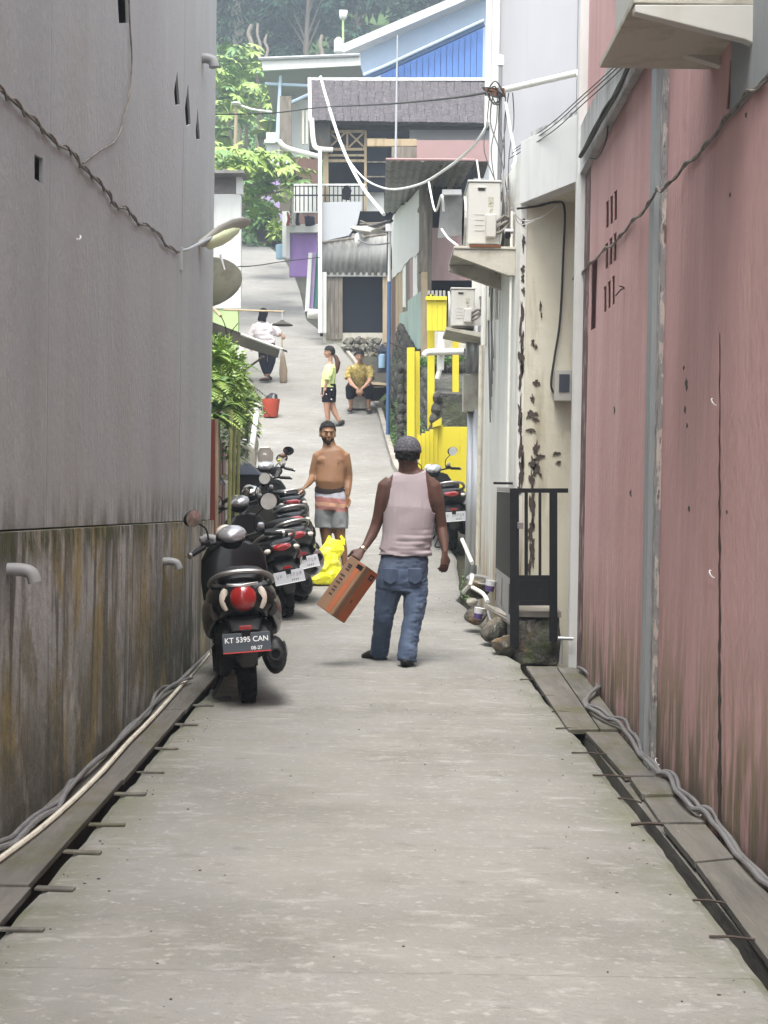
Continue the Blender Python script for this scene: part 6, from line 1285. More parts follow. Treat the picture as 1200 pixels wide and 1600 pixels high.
# ================================================================== CARGO
bc = gr(508, 914); t = thing('plastic_bag', bc, 'bright yellow plastic bag full of goods standing on the lane beside the scooters', 'bag')
mb = MB().loft([((0, 0, .01), .16, .10), ((0, 0, .06), .185, .12), ((.0, 0, .18), .17, .11), ((.03, 0, .30), .13, .085), ((.07, 0, .38), .11, .05), ((.10, 0, .45), .09, .03), ((.11, 0, .48), .07, .02)], 20)
mb = remesh(mb, .022, 1)
def crum(v):
    n1 = mnoise.noise(v * 11); n2 = abs(mnoise.noise(v * 7 + V((3, 1, 2)))); return v + V((v.x, v.y, 0)).normalized() * (n1 * .022 + n2 * .05 - .012) + V((0, 0, mnoise.noise(v * 9 + V((5, 5, 5))) * .014 if v.z > .05 else 0))
mb.v = [crum(v) for v in mb.v]; mb.jitter(.012, 26); mb.build('bag', 'yellowbag', t, smooth=False, world=False)
for s_, dx in ((-1, .02), (1, .17)):
    mb = MB().loft([((dx, 0, .42), .03, .006), ((dx + .01, 0, .47), .02, .008), ((dx - .02 * s_, 0, .51), .012, .006)], 8)
    mb.build('handle', 'yellowbag', t, smooth=True, world=False)
# cardboard box held by the walking man
YX = 10.12
A = at(550, 872, YX); Bc = at(592, 897, YX - .02); Cc = at(541, 972, YX - .08); Dc = at(494, 944, YX - .06)
u = (Dc - A); u_l = u.length; v = (Bc - A)
bn = u.cross(v).normalized(); dep = V((0, 1, 0)) * .22
t = thing('cardboard_box', (A + Cc) / 2, 'brown cardboard carton with orange printed stripes carried in the hand of the walking man', 'box')
# two visible faces: left narrow face and right face meeting along the ridge
E0 = at(517, 959, YX - .17); E1 = at(575, 880, YX - .13)   # ridge between the faces
r0 = at(572, 884, YX - .14); r1 = at(517, 962, YX - .16)
TL = at(548, 868, YX); TM = at(572, 884, YX - .12); TR = at(592, 898, YX - .02)
ln = (at(494, 944, YX) - at(548, 868, YX)); ln = V((ln.x, 0, ln.z))
BL = TL + ln; BM = TM + ln; BR = TR + ln; TB = TL + (TR - TM); BB_ = TB + ln; 
mb = MB().hexa([TL, TM, TR, TL + (TR - TM)], [BL, BM, BR, BL + (BR - BM)]); mb.build('carton', 'card', t, bevel=.003)
def facepatch(P0, P1, a0, a1, b0, b1, nm, m_, off=.0022):
    """strip on the face with edge P0->P1 across and ln along; a across 0..1, b along 0..1"""
    w_ = P1 - P0; nn2 = w_.cross(ln).normalized(); nn2 = nn2 if nn2.y < 0 else -nn2
    q = [P0 + w_ * a0 + ln * b0, P0 + w_ * a1 + ln * b0, P0 + w_ * a1 + ln * b1, P0 + w_ * a0 + ln * b1]
    return MB().prism([p + nn2 * off for p in q], -nn2 * .002).build(nm, m_, t)
facepatch(TM, TR, .38, .98, .02, .98, 'orange_stripe', 'orangeprint'); facepatch(TM, TR, .02, .1, .02, .98, 'edge_tape', 'tape')
facepatch(TL, TM, .60, .86, .02, .98, 'orange_stripe', 'orangeprint'); 
for b_ in (.12, .16, .21, .33, .40, .47, .56, .62, .70): facepatch(TL, TM, .12 + (b_ * 37 % 1) * .1, .40, b_, b_ + .03, 'printed_mark', 'ink', .0026)
facepatch(TM, TR, .55, .85, .07, .17, 'printed_logo', 'ink', .0045); facepatch(TM, TR, .5, .56, .6, .66, 'printed_mark', 'ink', .0045)
facepatch(TM, TR, .64, .76, .10, .14, 'logo_gap', 'orangeprint', .0065)
gb = facepatch(TL, TM, .62, .95, .04, .12, 'hand_hole', 'dark', .004)
# ================================================================== PEOPLE
def headmesh(c, yaw, pitch, s_=1.0, female=False, roll=0):
    """head looking along local +Y; returns MB, transform"""
    mb = MB(); mb.ell((0, -.008, .03), (.073, .093, .090), n=20, m=14)
    mb.loft([((0, .025, -.095), .022, .022), ((0, .028, -.075), .044, .046), ((0, .022, -.04), .060, .064), ((0, .015, .0), .068, .078)], 16)
    mb.loft([((0, .082, .022), .008, .008), ((0, .094, .0), .010, .013), ((0, .104, -.018), .015, .015), ((0, .092, -.028), .013, .009)], 10)
    mb.ell((0, .083, .034), (.045, .012, .010), n=12, m=6)
    for k in (-1, 1):
        mb.ell((k * .075, -.005, -.003), (.008, .020, .030), Matrix.Rotation(k * .3, 3, 'Z'), 10, 6); mb.ell((k * .036, .062, -.018), (.026, .022, .026), n=12, m=8)
    mb.ell((0, .088, -.045), (.024, .012, .006), n=10, m=6).ell((0, .086, -.055), (.021, .012, .007), n=10, m=6).ell((0, .066, -.084), (.024, .02, .018), n=10, m=6)
    mb.ell((0, -.045, -.02), (.055, .055, .06), n=14, m=8)
    T = Matrix.Translation(c) @ Matrix.Rotation(R_(yaw), 4, 'Z') @ Matrix.Rotation(R_(roll), 4, 'Y') @ Matrix.Rotation(R_(pitch), 4, 'X') @ Matrix.Scale(s_, 4)
    return mb, T
def facebits(par, T, skin, beard=False):
    for k in (-1, 1):
        e = MB().ell((k * .030, .083, .010), (.012, .006, .0045), n=10, m=6).xf(T).build('eye', 'skinC', par, smooth=True)
        MB().ell((k * .030, .0885, .010), (.006, .003, .0055), n=8, m=6).xf(T).build('iris', 'ink', e)
        MB().loft([((k * .012, .095, .027), .002, .002), ((k * .03, .093, .032), .0035, .003), ((k * .05, .080, .026), .002, .002)], 6, ref=(0, 0, 1)).xf(T).build('eyebrow', 'hair', par)
    MB().ell((0, .098, -.050), (.018, .004, .003), n=10, m=5).xf(T).build('mouth', 'rpaint' if False else 'skinlip', par)
    if beard:
        b = MB().loft([((0, .026, -.098), .023, .023), ((0, .029, -.077), .0455, .0475), ((0, .023, -.045), .0615, .065), ((0, .016, -.015), .066, .073)], 20).ell((0, .0675, -.084), (.025, .0215, .0195), n=10, m=6)
        b = keep(remesh(b, .008, 1), lambda p: p.y > .0 and not (abs(p.x) < .021 and -.060 < p.z < -.043) and p.z < -.036 + abs(p.x) * .25); b.xf(T).build('beard', 'stubble', par, smooth=2)
M['nippleskin'] = mat('darker_skin', (.15, .065, .045), .6)
M['skinlip'] = mat('lips', (.16, .06, .05), .5)
def hair_shell(T, par, m_='hair', low=.0, front=.035, grow=.008, seed=0, name='hair', top=9):
    h = MB().ell((0, -.010, .034), (.073 + grow, .094 + grow, .090 + grow), n=24, m=16).ell((0, -.045, -.0), (.064 + grow * .7, .060 + grow, .06), n=16, m=10)
    h = remesh(h, .007, 1); h = keep(h, lambda p: (p.z > low if p.y < -.025 else p.z > (.012 if p.y < .0 else .036) if p.y < .035 else p.z > front + .18 * max(0, p.y) + .010 * mnoise.noise(V((p.x * 70, seed, 0))) - .25 * max(0, abs(p.x) - .045)) )
    h = keep(h, lambda p: p.z < top)
    h.v = [v + v.normalized() * (.009 * mnoise.noise(v * 45 + V((seed, 0, 0))) + .004) for v in h.v]
    h.xf(T); return h.build(name, m_, par, smooth=2, solid=.004)
def hand(wrist, d, palm_n, s_=1.0, curl=.5, thumb=1, grip=False):
    """wrist point, direction of the fingers, palm normal (towards which they curl)"""
    d = V(d).normalized(); nrm = V(palm_n); nrm = (nrm - d * nrm.dot(d)).normalized(); sd_ = d.cross(nrm) * thumb
    mb = MB(); mb.loft([(wrist - d * .02 * s_, .025 * s_, .019 * s_), (wrist + d * .01 * s_, .028 * s_, .016 * s_), (wrist + d * .05 * s_, .040 * s_, .015 * s_), (wrist + d * .088 * s_, .041 * s_, .013 * s_)], 12, ref=sd_)
    for i, (o, L_) in enumerate(((.030, .070), (.0105, .080), (-.0105, .074), (-.031, .058))):
        p = wrist + d * .078 * s_ + sd_ * o * s_; P = [p]; dd = d.copy(); 
        for k, f in enumerate((.44, .31, .25)):
            cu = curl * (.55 + .5 * k) + .06 * i; rot = Matrix.Rotation(cu, 3, d.cross(nrm)); dd = rot @ dd if dd.dot(nrm) > -2 else dd; p = p + dd * L_ * f * s_; P.append(p)
        mb.tube(curvy(P, 2), [.0098 * s_] * 3 + [.0088 * s_] * 2 + [.0075 * s_] * 2, 8)
    p = wrist + d * .025 * s_ + sd_ * .022 * s_; q = (d * .6 + sd_ * .75 + nrm * .25).normalized(); q2 = (d * .9 + sd_ * .15 + nrm * (.3 + curl * .5)).normalized()
    mb.tube([p, p + q * .038 * s_, p + q * .038 * s_ + q2 * .032 * s_, p + q * .04 * s_ + q2 * .055 * s_], [.014 * s_, .012 * s_, .010 * s_, .008 * s_], 8)
    return remesh(mb, .0048, 1)
def limb(mb, pts, n=14, ref=(1, 0, 0)): mb.loft([(p, a, b) for p, a, b in pts], n, ref=ref); return mb
def wrinkle(mb, amp, f=(20, 20, 45), zr=None, seed=0):
    out = []
    for v in mb.v:
        k = 1.0
        if zr: k = max(0, min(1, (v.z - zr[1]) / (zr[0] - zr[1])))
        w_ = mnoise.noise(V((v.x * f[0] + seed, v.y * f[1], v.z * f[2])))
        out.append(v + V((w_, w_ * (1 if v.y > 0 else -1) * .0 - w_ * .8, w_ * .3)) * amp * k)
    mb.v = out; return mb

# ---------------------------------------------------------------- walking man, seen from behind
Y0 = 10.38
def J(px, py, dy=0): return at(px, py, Y0 + dy)
gm = gr(612, 1034); man = thing('person', V((gm.x, Y0, 0)), 'man walking away in pale pink tank top, jeans and grey cap, carrying a box', 'person')
body = MB()
# torso
TS = [(J(638, 735), .088, .062), (J(639, 741), .138, .078), (J(640, 752, .0), .164, .092), (J(641, 770), .180, .106), (J(640, 792), .176, .118), (J(638, 815), .168, .120), (J(636, 840), .165, .122), (J(633, 862), .168, .124), (J(632, 885), .172, .126), (J(630, 905), .165, .122)]
body.loft(TS, 22, e=2.3)
body.loft([(J(640, 762, .02), .15, .08), (J(639, 750, .01), .118, .074), (J(639, 741, .0), .086, .068), (J(638, 733, -.01), .073, .070), (J(638, 724, -.01), .070, .072), (J(637, 712, 0), .070, .075)], 16)
# arms
limb(body, [(J(611, 752), .052, .055), (J(603, 760), .064, .062), (J(598, 780), .056, .058), (J(592, 806, .01), .046, .048), (J(587, 822, .01), .042, .042), (J(581, 836, -.01), .040, .038), (J(573, 850, -.05), .030, .028), (J(567, 859, -.08), .024, .023)])
limb(body, [(J(668, 752), .052, .055), (J(677, 761), .062, .062), (J(683, 784), .055, .058), (J(688, 812, .02), .045, .048), (J(690, 826, .02), .042, .043), (J(693, 842, -.02), .039, .036), (J(695, 858, -.06), .027, .025), (J(695, 866, -.08), .023, .022)])
b1 = remesh(body, .010, 3)
hm_, T = headmesh(J(637, 711, .0), -4, -4, 1.10); b1.merge(remesh(hm_, .007, 1).xf(T))
b1.merge(hand(J(566, 859, -.09), J(557, 870, -.13) - J(566, 859, -.09), V((.3, .9, .1)), 1.0, .9, thumb=-1))
b1.merge(hand(J(695, 865, -.08), V((0, -.12, -1)), V((-.5, .6, 0)), 1.0, .45, thumb=1))
b1.build('body', 'skinA', man, smooth=2)
hair_shell(T, man, low=-.055, front=.06, grow=-.002, name='hair', top=.024)
# cap
cp = remesh(MB().ell((0, -.006, .046), (.086, .104, .080), n=24, m=14).loft([((0, -.006, .012), .088, .106), ((0, -.006, .05), .088, .106)], 24), .007, 2)
cp = keep(cp, lambda p: p.z > .018); capo = cp.xf(T).build('cap', 'capfab', man, smooth=2, solid=.004)
MB().loft([((0, .09, .026), .06, .008), ((0, .125, .022), .055, .007), ((0, .16, .014), .035, .005)], 14).xf(T).build('cap_brim', 'capfab', capo, smooth=True)
mb = MB().lathe([(.0895, .014), (.092, .022), (.092, .034), (.0895, .04)], (0, 0, 0), (0, 0, 1), 30); mb.v = [V((v.x, v.y * 1.19 - .006, v.z)) for v in mb.v]; mb.xf(T).build('cap_band', 'capfab', capo, smooth=True)
# tank top
tk = MB(); tk.loft([(p, a + .010 + (.006 if i > 3 else 0), b + .012 + (.010 if i > 3 else 0)) for i, (p, a, b) in enumerate(TS[:8])] + [(J(633, 868), .188, .148)], 26, e=2.3)
tk = remesh(tk, .006, 2)
nz = J(636, 742).z; az_ = J(600, 800).z; xc = J(639, 770).x; hemz = J(633, 867).z
def tkp(p):
    dx = p.x - xc; z = p.z
    if z > nz + min(.06, (dx / .11) ** 2 * .035): return False         # neck opening
    ah = max(0, min(1, (z - az_) / (nz - az_)))                          # arm holes
    if z > az_ and abs(dx) > .182 - .062 * ah ** .45: return False
    return z > hemz + .004 * math.sin(dx * 30)
tk = wrinkle(keep(tk, tkp), .020, (7, 7, 34), (hemz, hemz + .22), 3); tk = wrinkle(tk, .004, (14, 14, 10), None, 8)
tk.build('tank_top', 'tank', man, smooth=2, solid=.006)
# jeans
jn_ = MB(); jn_.loft([(J(633, 858), .160, .120), (J(632, 872), .172, .135), (J(630, 890), .183, .150), (J(627, 908), .186, .152), (J(625, 922), .178, .140)], 24, e=2.4)
limb(jn_, [(J(611, 905, .0), .098, .115), (J(607, 925, .0), .098, .108), (J(603, 945, .02), .086, .094), (J(599, 966, .03), .076, .080), (J(597, 985, .08), .070, .074), (J(595, 1002, .14), .068, .076), (J(593, 1020, .20), .072, .084)], ref=(1, 0, 0))
limb(jn_, [(J(648, 905, .0), .094, .115), (J(649, 925, -.03), .094, .106), (J(648, 948, -.08), .082, .092), (J(645, 968, -.10), .072, .080), (J(641, 990, -.14), .070, .074), (J(637, 1012, -.17), .070, .078), (J(635, 1033, -.19), .074, .086)], ref=(1, 0, 0))
jn_ = remesh(jn_, .008, 3); jn_ = wrinkle(jn_, .007, (9, 9, 18), None, 5); jn_ = wrinkle(jn_, .006, (24, 24, 55), None, 2); jn_ = wrinkle(jn_, .008, (10, 10, 50), (J(600, 1035).z, J(600, 990).z), 9)
jo = jn_.build('jeans', 'jeans', man, smooth=2)
for k in (-1, 1):
    c = J(629 + k * 19, 897, -.0); mb = MB().prism([c + V((-.05, -.163, .05)), c + V((.05, -.163, .05)), c + V((.047, -.158, -.04)), c + V((0, -.158, -.065)), c + V((-.047, -.158, -.04))], (0, .04, 0)); mb.build('back_pocket', 'jeans', jo, bevel=.004)
# shoes
def shoe(p, d, L_, m_, par, nm='shoe', h=.045):
    d = V(d).normalized(); s_ = MB().loft([(p - d * .08, .018, .022), (p - d * .06 + V((0, 0, .01)), .036, .040), (p + V((0, 0, .004)), .040, h), (p + d * L_ * .45 - V((0, 0, .008)), .046, .034), (p + d * L_ * .75 - V((0, 0, .018)), .036, .022), (p + d * L_ * .85 - V((0, 0, .022)), .012, .012)], 16, ref=d.cross(V((0, 0, 1))))
    o = s_.build(nm, m_, par, smooth=True); MB().loft([(p - d * .082 - V((0, 0, .032)), .022, .008), (p - V((0, 0, .034)), .046, .009), (p + d * L_ * .8 - V((0, 0, .034)), .036, .008)], 14, ref=d.cross(V((0, 0, 1)))).build('sole', 'bplastic', o, smooth=True)
shoe(J(590, 1022, .20), (-.75, .6, -.06), .17, 'shoe', man); shoe(J(635, 1036, -.19), (.15, .9, -.05), .18, 'shoe', man)
MB().lathe([(.024, -.008), (.028, -.008), (.028, .008), (.024, .008)], J(567, 858, -.08), J(557, 870, -.13) - J(566, 859, -.09), 16, close=True).build('wristwatch', 'gold', man, smooth=True)

# ---------------------------------------------------------------- shirtless man
Y0 = 15.5
g2 = gr(522, 889); man = thing('person', V((g2.x, Y0, g2.z)), 'shirtless man with short dark hair in striped swim shorts standing beside the yellow bag', 'person')
body = MB()
TS = [(J(516, 698), .09, .06), (J(517, 705), .145, .085), (J(518, 716), .165, .105), (J(518, 728, -.01), .160, .115), (J(517, 741, -.02), .155, .122), (J(516, 752, -.03), .160, .132), (J(516, 762, -.02), .158, .125), (J(517, 775), .160, .12), (J(517, 788), .155, .12)]
body.loft(TS, 22, e=2.25)
for k in (-1, 1): body.ell(J(517 + k * 10, 720, -.058), (.080, .052, .060), n=16, m=10)
body.ell(J(514, 748, -.045), (.14, .105, .14), n=20, m=12)
body.loft([(J(517, 712), .14, .08), (J(516, 705), .105, .072), (J(515, 699), .082, .068), (J(514, 691), .066, .064), (J(513, 684, -.01), .064, .064)], 14)
limb(body, [(J(502, 710), .055, .05), (J(496, 713), .060, .055), (J(493, 724), .052, .052), (J(489, 736, -.0), .042, .045), (J(488, 746, -.02), .040, .040), (J(485, 752, -.10), .038, .035), (J(480, 758, -.20), .028, .027), (J(477, 761, -.25), .024, .022)])
limb(body, [(J(533, 710), .055, .05), (J(539, 713), .062, .058), (J(542, 726), .053, .054), (J(545, 742, .02), .045, .047), (J(545, 752, .01), .041, .042), (J(544, 764, -.03), .037, .036), (J(543, 776, -.05), .026, .025)])
limb(body, [(J(509, 800), .085, .09), (J(509, 828), .070, .075), (J(510, 843), .055, .058), (J(511, 856, .01), .053, .056), (J(512, 872, .02), .038, .040), (J(513, 884, .02), .032, .034)])
limb(body, [(J(528, 800), .085, .09), (J(530, 828, -.02), .072, .077), (J(532, 843, -.02), .056, .060), (J(535, 856, -.0), .054, .058), (J(538, 872, .0), .038, .040), (J(539, 884, .0), .032, .034)])
for x, dx in ((513, -.2), (539, .2)): p = J(x, 887, 0); body.loft([(p + V((0, .05, 0)), .03, .03), (p + V((dx * .2, -.05, -.01)), .04, .028), (p + V((dx * .6, -.16, -.02)), .042, .016), (p + V((dx * .7, -.20, -.02)), .02, .01)], 12)
b1 = remesh(body, .010, 8)
hm_, T = headmesh(J(512, 678.5, -.0), 190, -4, 1.10); b1.merge(remesh(hm_, .006, 1).xf(T))
b1.merge(hand(J(477, 761, -.25), V((-.45, -.7, -.35)), V((.1, -.2, -1)), .95, .7, thumb=-1)); b1.merge(hand(J(543, 776, -.05), V((0, -.1, -1)), V((-.4, -.6, 0)), .95, .5, thumb=-1))
bo = b1.build('body', 'skinB', man, smooth=2)
for k in (-1, 1): MB().ell(J(517 + k * 11, 724, -.115), (.009, .004, .008), n=10, m=6).build('nipple', 'nippleskin', bo)
MB().ell(J(513, 752, -.155), (.009, .006, .007), n=8, m=5).build('navel', 'skinlip', bo)
facebits(man, T, 'skinB', True); hair_shell(T, man, low=-.03, front=.062, grow=.005, seed=4)
sh = MB(); sh.loft([(J(516, 763, -.0), .166, .128), (J(517, 775), .172, .136), (J(518, 788), .178, .142), (J(518, 797), .172, .135)], 22, e=2.3)
limb(sh, [(J(507, 788), .095, .125), (J(506, 805), .100, .12), (J(506, 827), .098, .105)]); limb(sh, [(J(529, 788), .095, .125), (J(530, 805, -.01), .100, .12), (J(530, 826, -.02), .098, .105)])
sh = wrinkle(remesh(sh, .010, 2), .010, (16, 16, 14), None, 2)
zt_, z1, z2, z3, z4, zb_ = [J(517, y).z for y in (764, 778, 786, 792, 798, 825)]
sh = keep(sh, lambda p: zb_ + .0 < p.z < zt_ + .02)
so_ = sh.build('shorts', 'shortgrey', man, smooth=2, solid=.004)
me = so_.data
for nme in ('shortlil', 'shortred', 'shortor'): me.materials.append(M[nme])
oz = wl(man).z
for p in me.polygons:
    z = p.center.z + oz + .012 * math.sin(p.center.x * 9)
    p.material_index = 1 if z > z1 else 2 if z > z2 else 3 if (z > z3 and z < z2) else 2 if z > z4 else 0
    if z4 < z < z3: p.material_index = 2
wb = MB().loft([(J(516, 760, -.01), .165, .130), (J(516, 764, -.01), .171, .136), (J(516, 767, -.005), .171, .136)], 24, e=2.3); wb.build('waistband', 'ink', so_, smooth=True)
MB().bb(J(529, 816, -.115), J(534, 813, -.10)).build('small_logo', 'ink', so_)
tag(MB().tube([J(472, 766, -.42), J(466, 772, -.50)], .004, 6).build('cigarette', 'whitepl'), 'lit cigarette held low in the hand of the shirtless man', 'cigarette')

# ---------------------------------------------------------------- girl in lime shirt, seen from the side facing left
Y0 = 25.2
g3 = gr(520, 665); g = thing('person', V((g3.x, Y0, g3.z)), 'girl with long ponytail in lime shirt and dark shorts walking left', 'person')
body = MB()
body.loft([(J(516, 568), .05, .06), (J(516, 573), .085, .09), (J(515, 583), .10, .115), (J(515, 595), .10, .11), (J(514, 606), .11, .12), (J(514, 618), .12, .13)], 18)
body.loft([(J(516, 572), .05, .05), (J(516, 564), .04, .04), (J(516, 556), .042, .042)], 12)
limb(body, [(J(515, 574, -.10), .045, .05), (J(513, 588, -.13), .040, .042), (J(510, 600, -.13), .035, .035), (J(506, 612, -.13), .026, .026)])
limb(body, [(J(517, 574, .12), .045, .05), (J(517, 588, .14), .040, .042), (J(512, 600, .14), .035, .035), (J(506, 608, .14), .026, .026)])
limb(body, [(J(512, 618, -.06), .075, .09), (J(511, 636, -.06), .060, .066), (J(512, 650, -.05), .048, .052), (J(513, 662, -.04), .03, .034)]); limb(body, [(J(517, 618, .06), .075, .09), (J(519, 634, .05), .060, .066), (J(524, 647, .03), .048, .052), (J(531, 659, .02), .03, .034)])
b1 = remesh(body, .013, 2); hm_, T = headmesh(J(514.5, 551), 100, -6, .90); b1.merge(remesh(hm_, .008, 1).xf(T))
b1.merge(hand(J(506, 612, -.13), V((-.1, 0, -1)), V((-1, .1, 0)), .8, .5)); b1.merge(hand(J(506, 608, .14), V((-.3, 0, -1)), V((-1, .1, 0)), .8, .5))
b1.build('body', 'skinC', g, smooth=2)
hair_shell(T, g, low=-.05, front=.04, grow=.010, seed=2); facebits(g, T, 'skinC')
remesh(MB().loft([(J(520, 553), .03, .03), (J(525, 558), .035, .04), (J(528, 567), .05, .05), (J(527, 576), .04, .04), (J(526, 584), .012, .012)], 12), .012, 1).build('ponytail', 'hairbrown', g, smooth=2)
ts = MB(); ts.loft([(J(516, 569), .06, .07), (J(516, 574), .105, .13), (J(514, 585), .12, .15), (J(513, 596), .125, .145), (J(513, 606), .135, .15)], 18)
for s_ in (-1, 1): limb(ts, [(J(516, 574, s_ * .11), .06, .065), (J(514, 585, s_ * .15), .065, .065), (J(512, 594, s_ * .15), .062, .062)])
wrinkle(remesh(ts, .013, 2), .012, (14, 14, 14), None, 1).build('shirt', 'lime', g, smooth=2)
ss = MB(); ss.loft([(J(514, 600), .125, .135), (J(514, 612), .135, .145), (J(514, 618), .12, .13)], 16); limb(ss, [(J(512, 612, -.06), .10, .10), (J(511, 629, -.06), .095, .09)]); limb(ss, [(J(517, 612, .06), .10, .10), (J(517, 629, .05), .09, .09)])
so2 = remesh(ss, .013, 2).build('shorts', 'blackcloth', g, smooth=2)
for px, py in ((508, 608), (518, 609), (510, 616), (518, 624)): MB().ell(J(px, py, -.15), (.014, .012, .014), n=6, m=4).build('white_spot', 'blouse', so2)
shoe(J(513, 665, -.04), (-1, -.2, 0), .15, 'sandal', g, 'sandal', .03); shoe(J(532, 662, .02), (-.8, -.3, -.4), .14, 'shoe', g, 'sandal', .03)

# ---------------------------------------------------------------- woman in mustard print, half sitting, facing the camera
Y0 = 26.5
g4 = gr(560, 643); g = thing('person', V((g4.x, Y0, g4.z)), 'woman in mustard print top sitting with her hands between her knees', 'person')
body = MB()
body.loft([(J(561, 567, -.05), .06, .06), (J(562, 573, -.03), .15, .09), (J(562, 584, .02), .16, .11), (J(562, 597, .10), .15, .12), (J(562, 610, .18), .17, .14), (J(562, 617, .22), .15, .12)], 18)
body.loft([(J(562, 571, -.05), .05, .05), (J(562, 564, -.09), .042, .045), (J(562, 557, -.10), .045, .045)], 12)
for s_ in (-1, 1):
    limb(body, [(J(562 + s_ * 14, 574, -.03), .055, .055), (J(562 + s_ * 18, 585, -.05), .048, .048), (J(562 + s_ * 15, 596, -.16), .042, .042), (J(562 + s_ * 8, 604, -.28), .032, .032), (J(562 + s_ * 3, 608, -.33), .026, .025)])
    limb(body, [(J(562 + s_ * 8, 613, .15), .09, .09), (J(562 + s_ * 13, 606, -.08), .085, .085), (J(562 + s_ * 15, 606, -.20), .072, .075), (J(562 + s_ * 15, 618, -.16), .056, .060), (J(562 + s_ * 14, 630, -.10), .040, .042), (J(562 + s_ * 14, 638, -.08), .032, .034)])
b1 = remesh(body, .013, 2); hm_, T = headmesh(J(562, 557, -.12), 182, -12, .98); b1.merge(remesh(hm_, .008, 1).xf(T))
for s_ in (-1, 1): b1.merge(hand(J(562 + s_ * 3, 608, -.33), V((-s_ * .25, -.15, -1)), V((-s_ * .2, .8, 0)), .85, .7, thumb=s_))
b1.build('body', 'skinC', g, smooth=2); hair_shell(T, g, low=-.06, front=.045, grow=.010, seed=6); facebits(g, T, 'skinC')
remesh(MB().ell(V((0, -.10, .03)), (.05, .04, .05)).xf(T), .01, 1).build('hair_bun', 'hair', g, smooth=2)
ts = MB(); ts.loft([(J(562, 568, -.05), .09, .075), (J(562, 574, -.03), .17, .115), (J(562, 585, .02), .185, .14), (J(562, 597, .09), .18, .155), (J(562, 608, .16), .19, .17)], 20)
for s_ in (-1, 1): limb(ts, [(J(562 + s_ * 13, 574, -.03), .075, .075), (J(562 + s_ * 18, 584, -.06), .07, .07), (J(562 + s_ * 18, 592, -.10), .07, .07)])
wrinkle(remesh(ts, .013, 2), .014, (12, 12, 12), None, 4).build('top', 'batik', g, smooth=2)
ss = MB(); ss.loft([(J(562, 604, .20), .18, .15), (J(562, 616, .22), .17, .15)], 16)
for s_ in (-1, 1): limb(ss, [(J(562 + s_ * 8, 612, .15), .115, .11), (J(562 + s_ * 13, 605, -.08), .105, .105), (J(562 + s_ * 15, 607, -.20), .09, .09), (J(562 + s_ * 15, 617, -.17), .083, .085), (J(562 + s_ * 14.5, 622, -.14), .08, .08)])
remesh(ss, .013, 2).build('trousers', 'blackcloth', g, smooth=2)
for s_ in (-1, 1): shoe(J(562 + s_ * 14, 640, -.10), (s_ * .25, -1, 0), .15, 'sandal', g, 'sandal', .028)
tag(MB().bb(J(550, 617, .12), J(575, 640, .38)).jitter(.02, 6).build('low_stool', 'step', bevel=.01), 'low concrete block the woman in mustard sits on', 'block')

# ---------------------------------------------------------------- woman sweeping, seen from behind
Y0 = 29.5
g5 = gr(416, 594); g = thing('person', V((g5.x, Y0, g5.z)), 'woman in white blouse and black headscarf seen from behind, sweeping the lane', 'person')
body = MB()
body.loft([(J(411, 503), .06, .06), (J(410, 509), .15, .09), (J(411, 520), .16, .11), (J(413, 532), .15, .12), (J(417, 545), .17, .14), (J(418, 553), .15, .13)], 18); body.loft([(J(411, 508), .05, .05), (J(412, 500), .045, .05), (J(412, 494), .045, .05)], 12)
limb(body, [(J(399, 509), .055, .055), (J(393, 521), .048, .048), (J(390, 532, -.03), .042, .04), (J(391, 541, -.08), .028, .028)])
limb(body, [(J(423, 509), .055, .055), (J(429, 515, .05), .05, .05), (J(434, 520, .06), .046, .046), (J(440, 524, .0), .03, .03)])
limb(body, [(J(412, 550), .10, .11), (J(411, 565), .08, .085), (J(413, 577), .06, .062), (J(416, 588), .035, .038)]); limb(body, [(J(423, 550), .10, .11), (J(423, 565), .078, .085), (J(421, 577), .058, .06), (J(419, 587), .034, .036)])
b1 = remesh(body, .014, 2); b1.merge(hand(J(391, 541, -.08), V((.1, 0, -1)), V((1, 0, 0)), .85, .6)); b1.merge(hand(J(440, 524, 0), V((.4, 0, -.5)), V((0, 1, -.2)), .85, 1.0))
hm_, T = headmesh(J(412, 491), -35, -10, .98); b1.merge(remesh(hm_, .008, 1).xf(T)); b1.build('body', 'skinC', g, smooth=2)
hj = MB().ell((0, -.012, .03), (.088, .105, .102), n=18, m=12).loft([((0, -.03, -.15), .10, .08), ((0, -.03, -.08), .085, .085), ((0, -.015, 0), .085, .095)], 16).xf(T)
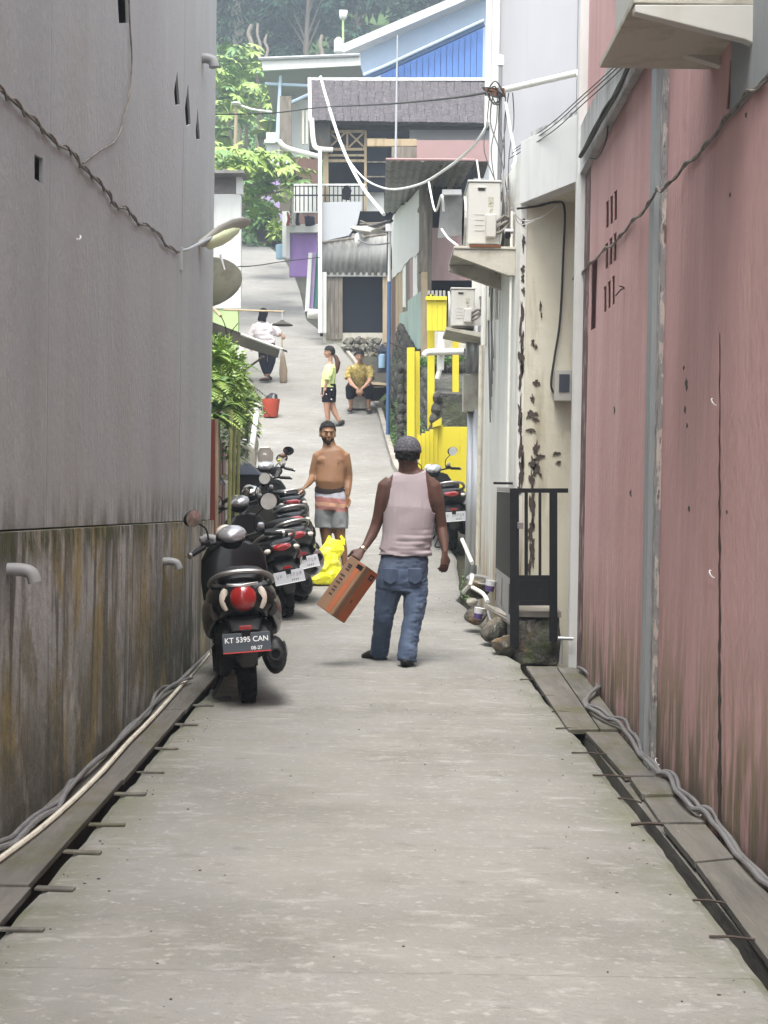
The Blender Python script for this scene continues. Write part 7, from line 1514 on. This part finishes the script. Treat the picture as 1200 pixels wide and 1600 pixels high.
keep(remesh(hj, .012, 2), lambda p: not ((T.inverted() @ p).y > .045 and (T.inverted() @ p).z > -.09 and abs((T.inverted() @ p).x) < .06 and (T.inverted() @ p).z < .07)).build('headscarf', 'blackcloth', g, smooth=2, solid=.006)
ts = MB(); ts.loft([(J(411, 503), .10, .08), (J(410, 509), .18, .12), (J(411, 520), .20, .15), (J(414, 532), .20, .16), (J(416, 540), .21, .17)], 20)
limb(ts, [(J(400, 508), .075, .075), (J(393, 520), .07, .07), (J(390, 531, -.03), .065, .06)]); limb(ts, [(J(422, 509), .075, .07), (J(429, 515, .05), .085, .075), (J(434, 520, .06), .095, .08), (J(438, 523, .02), .06, .055)])
wrinkle(remesh(ts, .014, 2), .022, (8, 8, 14), None, 6).build('blouse', 'blouse', g, smooth=2)
ss = MB(); ss.loft([(J(416, 534), .17, .14), (J(417, 546), .185, .16), (J(418, 553), .17, .14)], 16); limb(ss, [(J(411.5, 550), .11, .12), (J(411, 565), .09, .095), (J(414, 578), .068, .07), (J(416, 585), .05, .05)]); limb(ss, [(J(424, 550), .11, .12), (J(424, 565), .088, .095), (J(421, 578), .066, .07), (J(419, 584), .05, .05)])
remesh(ss, .014, 2).build('trousers', 'navycloth', g, smooth=2)
shoe(J(415, 592, -.05), (-.8, .3, 0), .16, 'sandal', g, 'sandal', .028); shoe(J(421, 590, .05), (.2, 1, 0), .15, 'shoe', g, 'sandal', .028)
t = thing('broom', J(441, 524, -.02), 'palm rib broom held upright by the sweeping woman', 'broom')
MB().tube([J(440, 519, -.02), J(441, 548, -.02)], .014, 7).build('handle', 'tanwood', t); MB().loft([(J(441, 546, -.02), .025, .025), (J(442, 560, -.02), .05, .04), (J(443, 578, -.02), .085, .05), (J(443, 596, -.02), .08, .045), (J(443, 600, -.02), .06, .03)], 16).jitter(.012, 20).build('bristles', 'straw', t, smooth=2)
# final sweep: every part keeps its plain name; edge-only objects removed
for o in list(bpy.data.objects):
    if o.name.startswith('cutter') or o.name.startswith('tmp'): bpy.data.objects.remove(o)
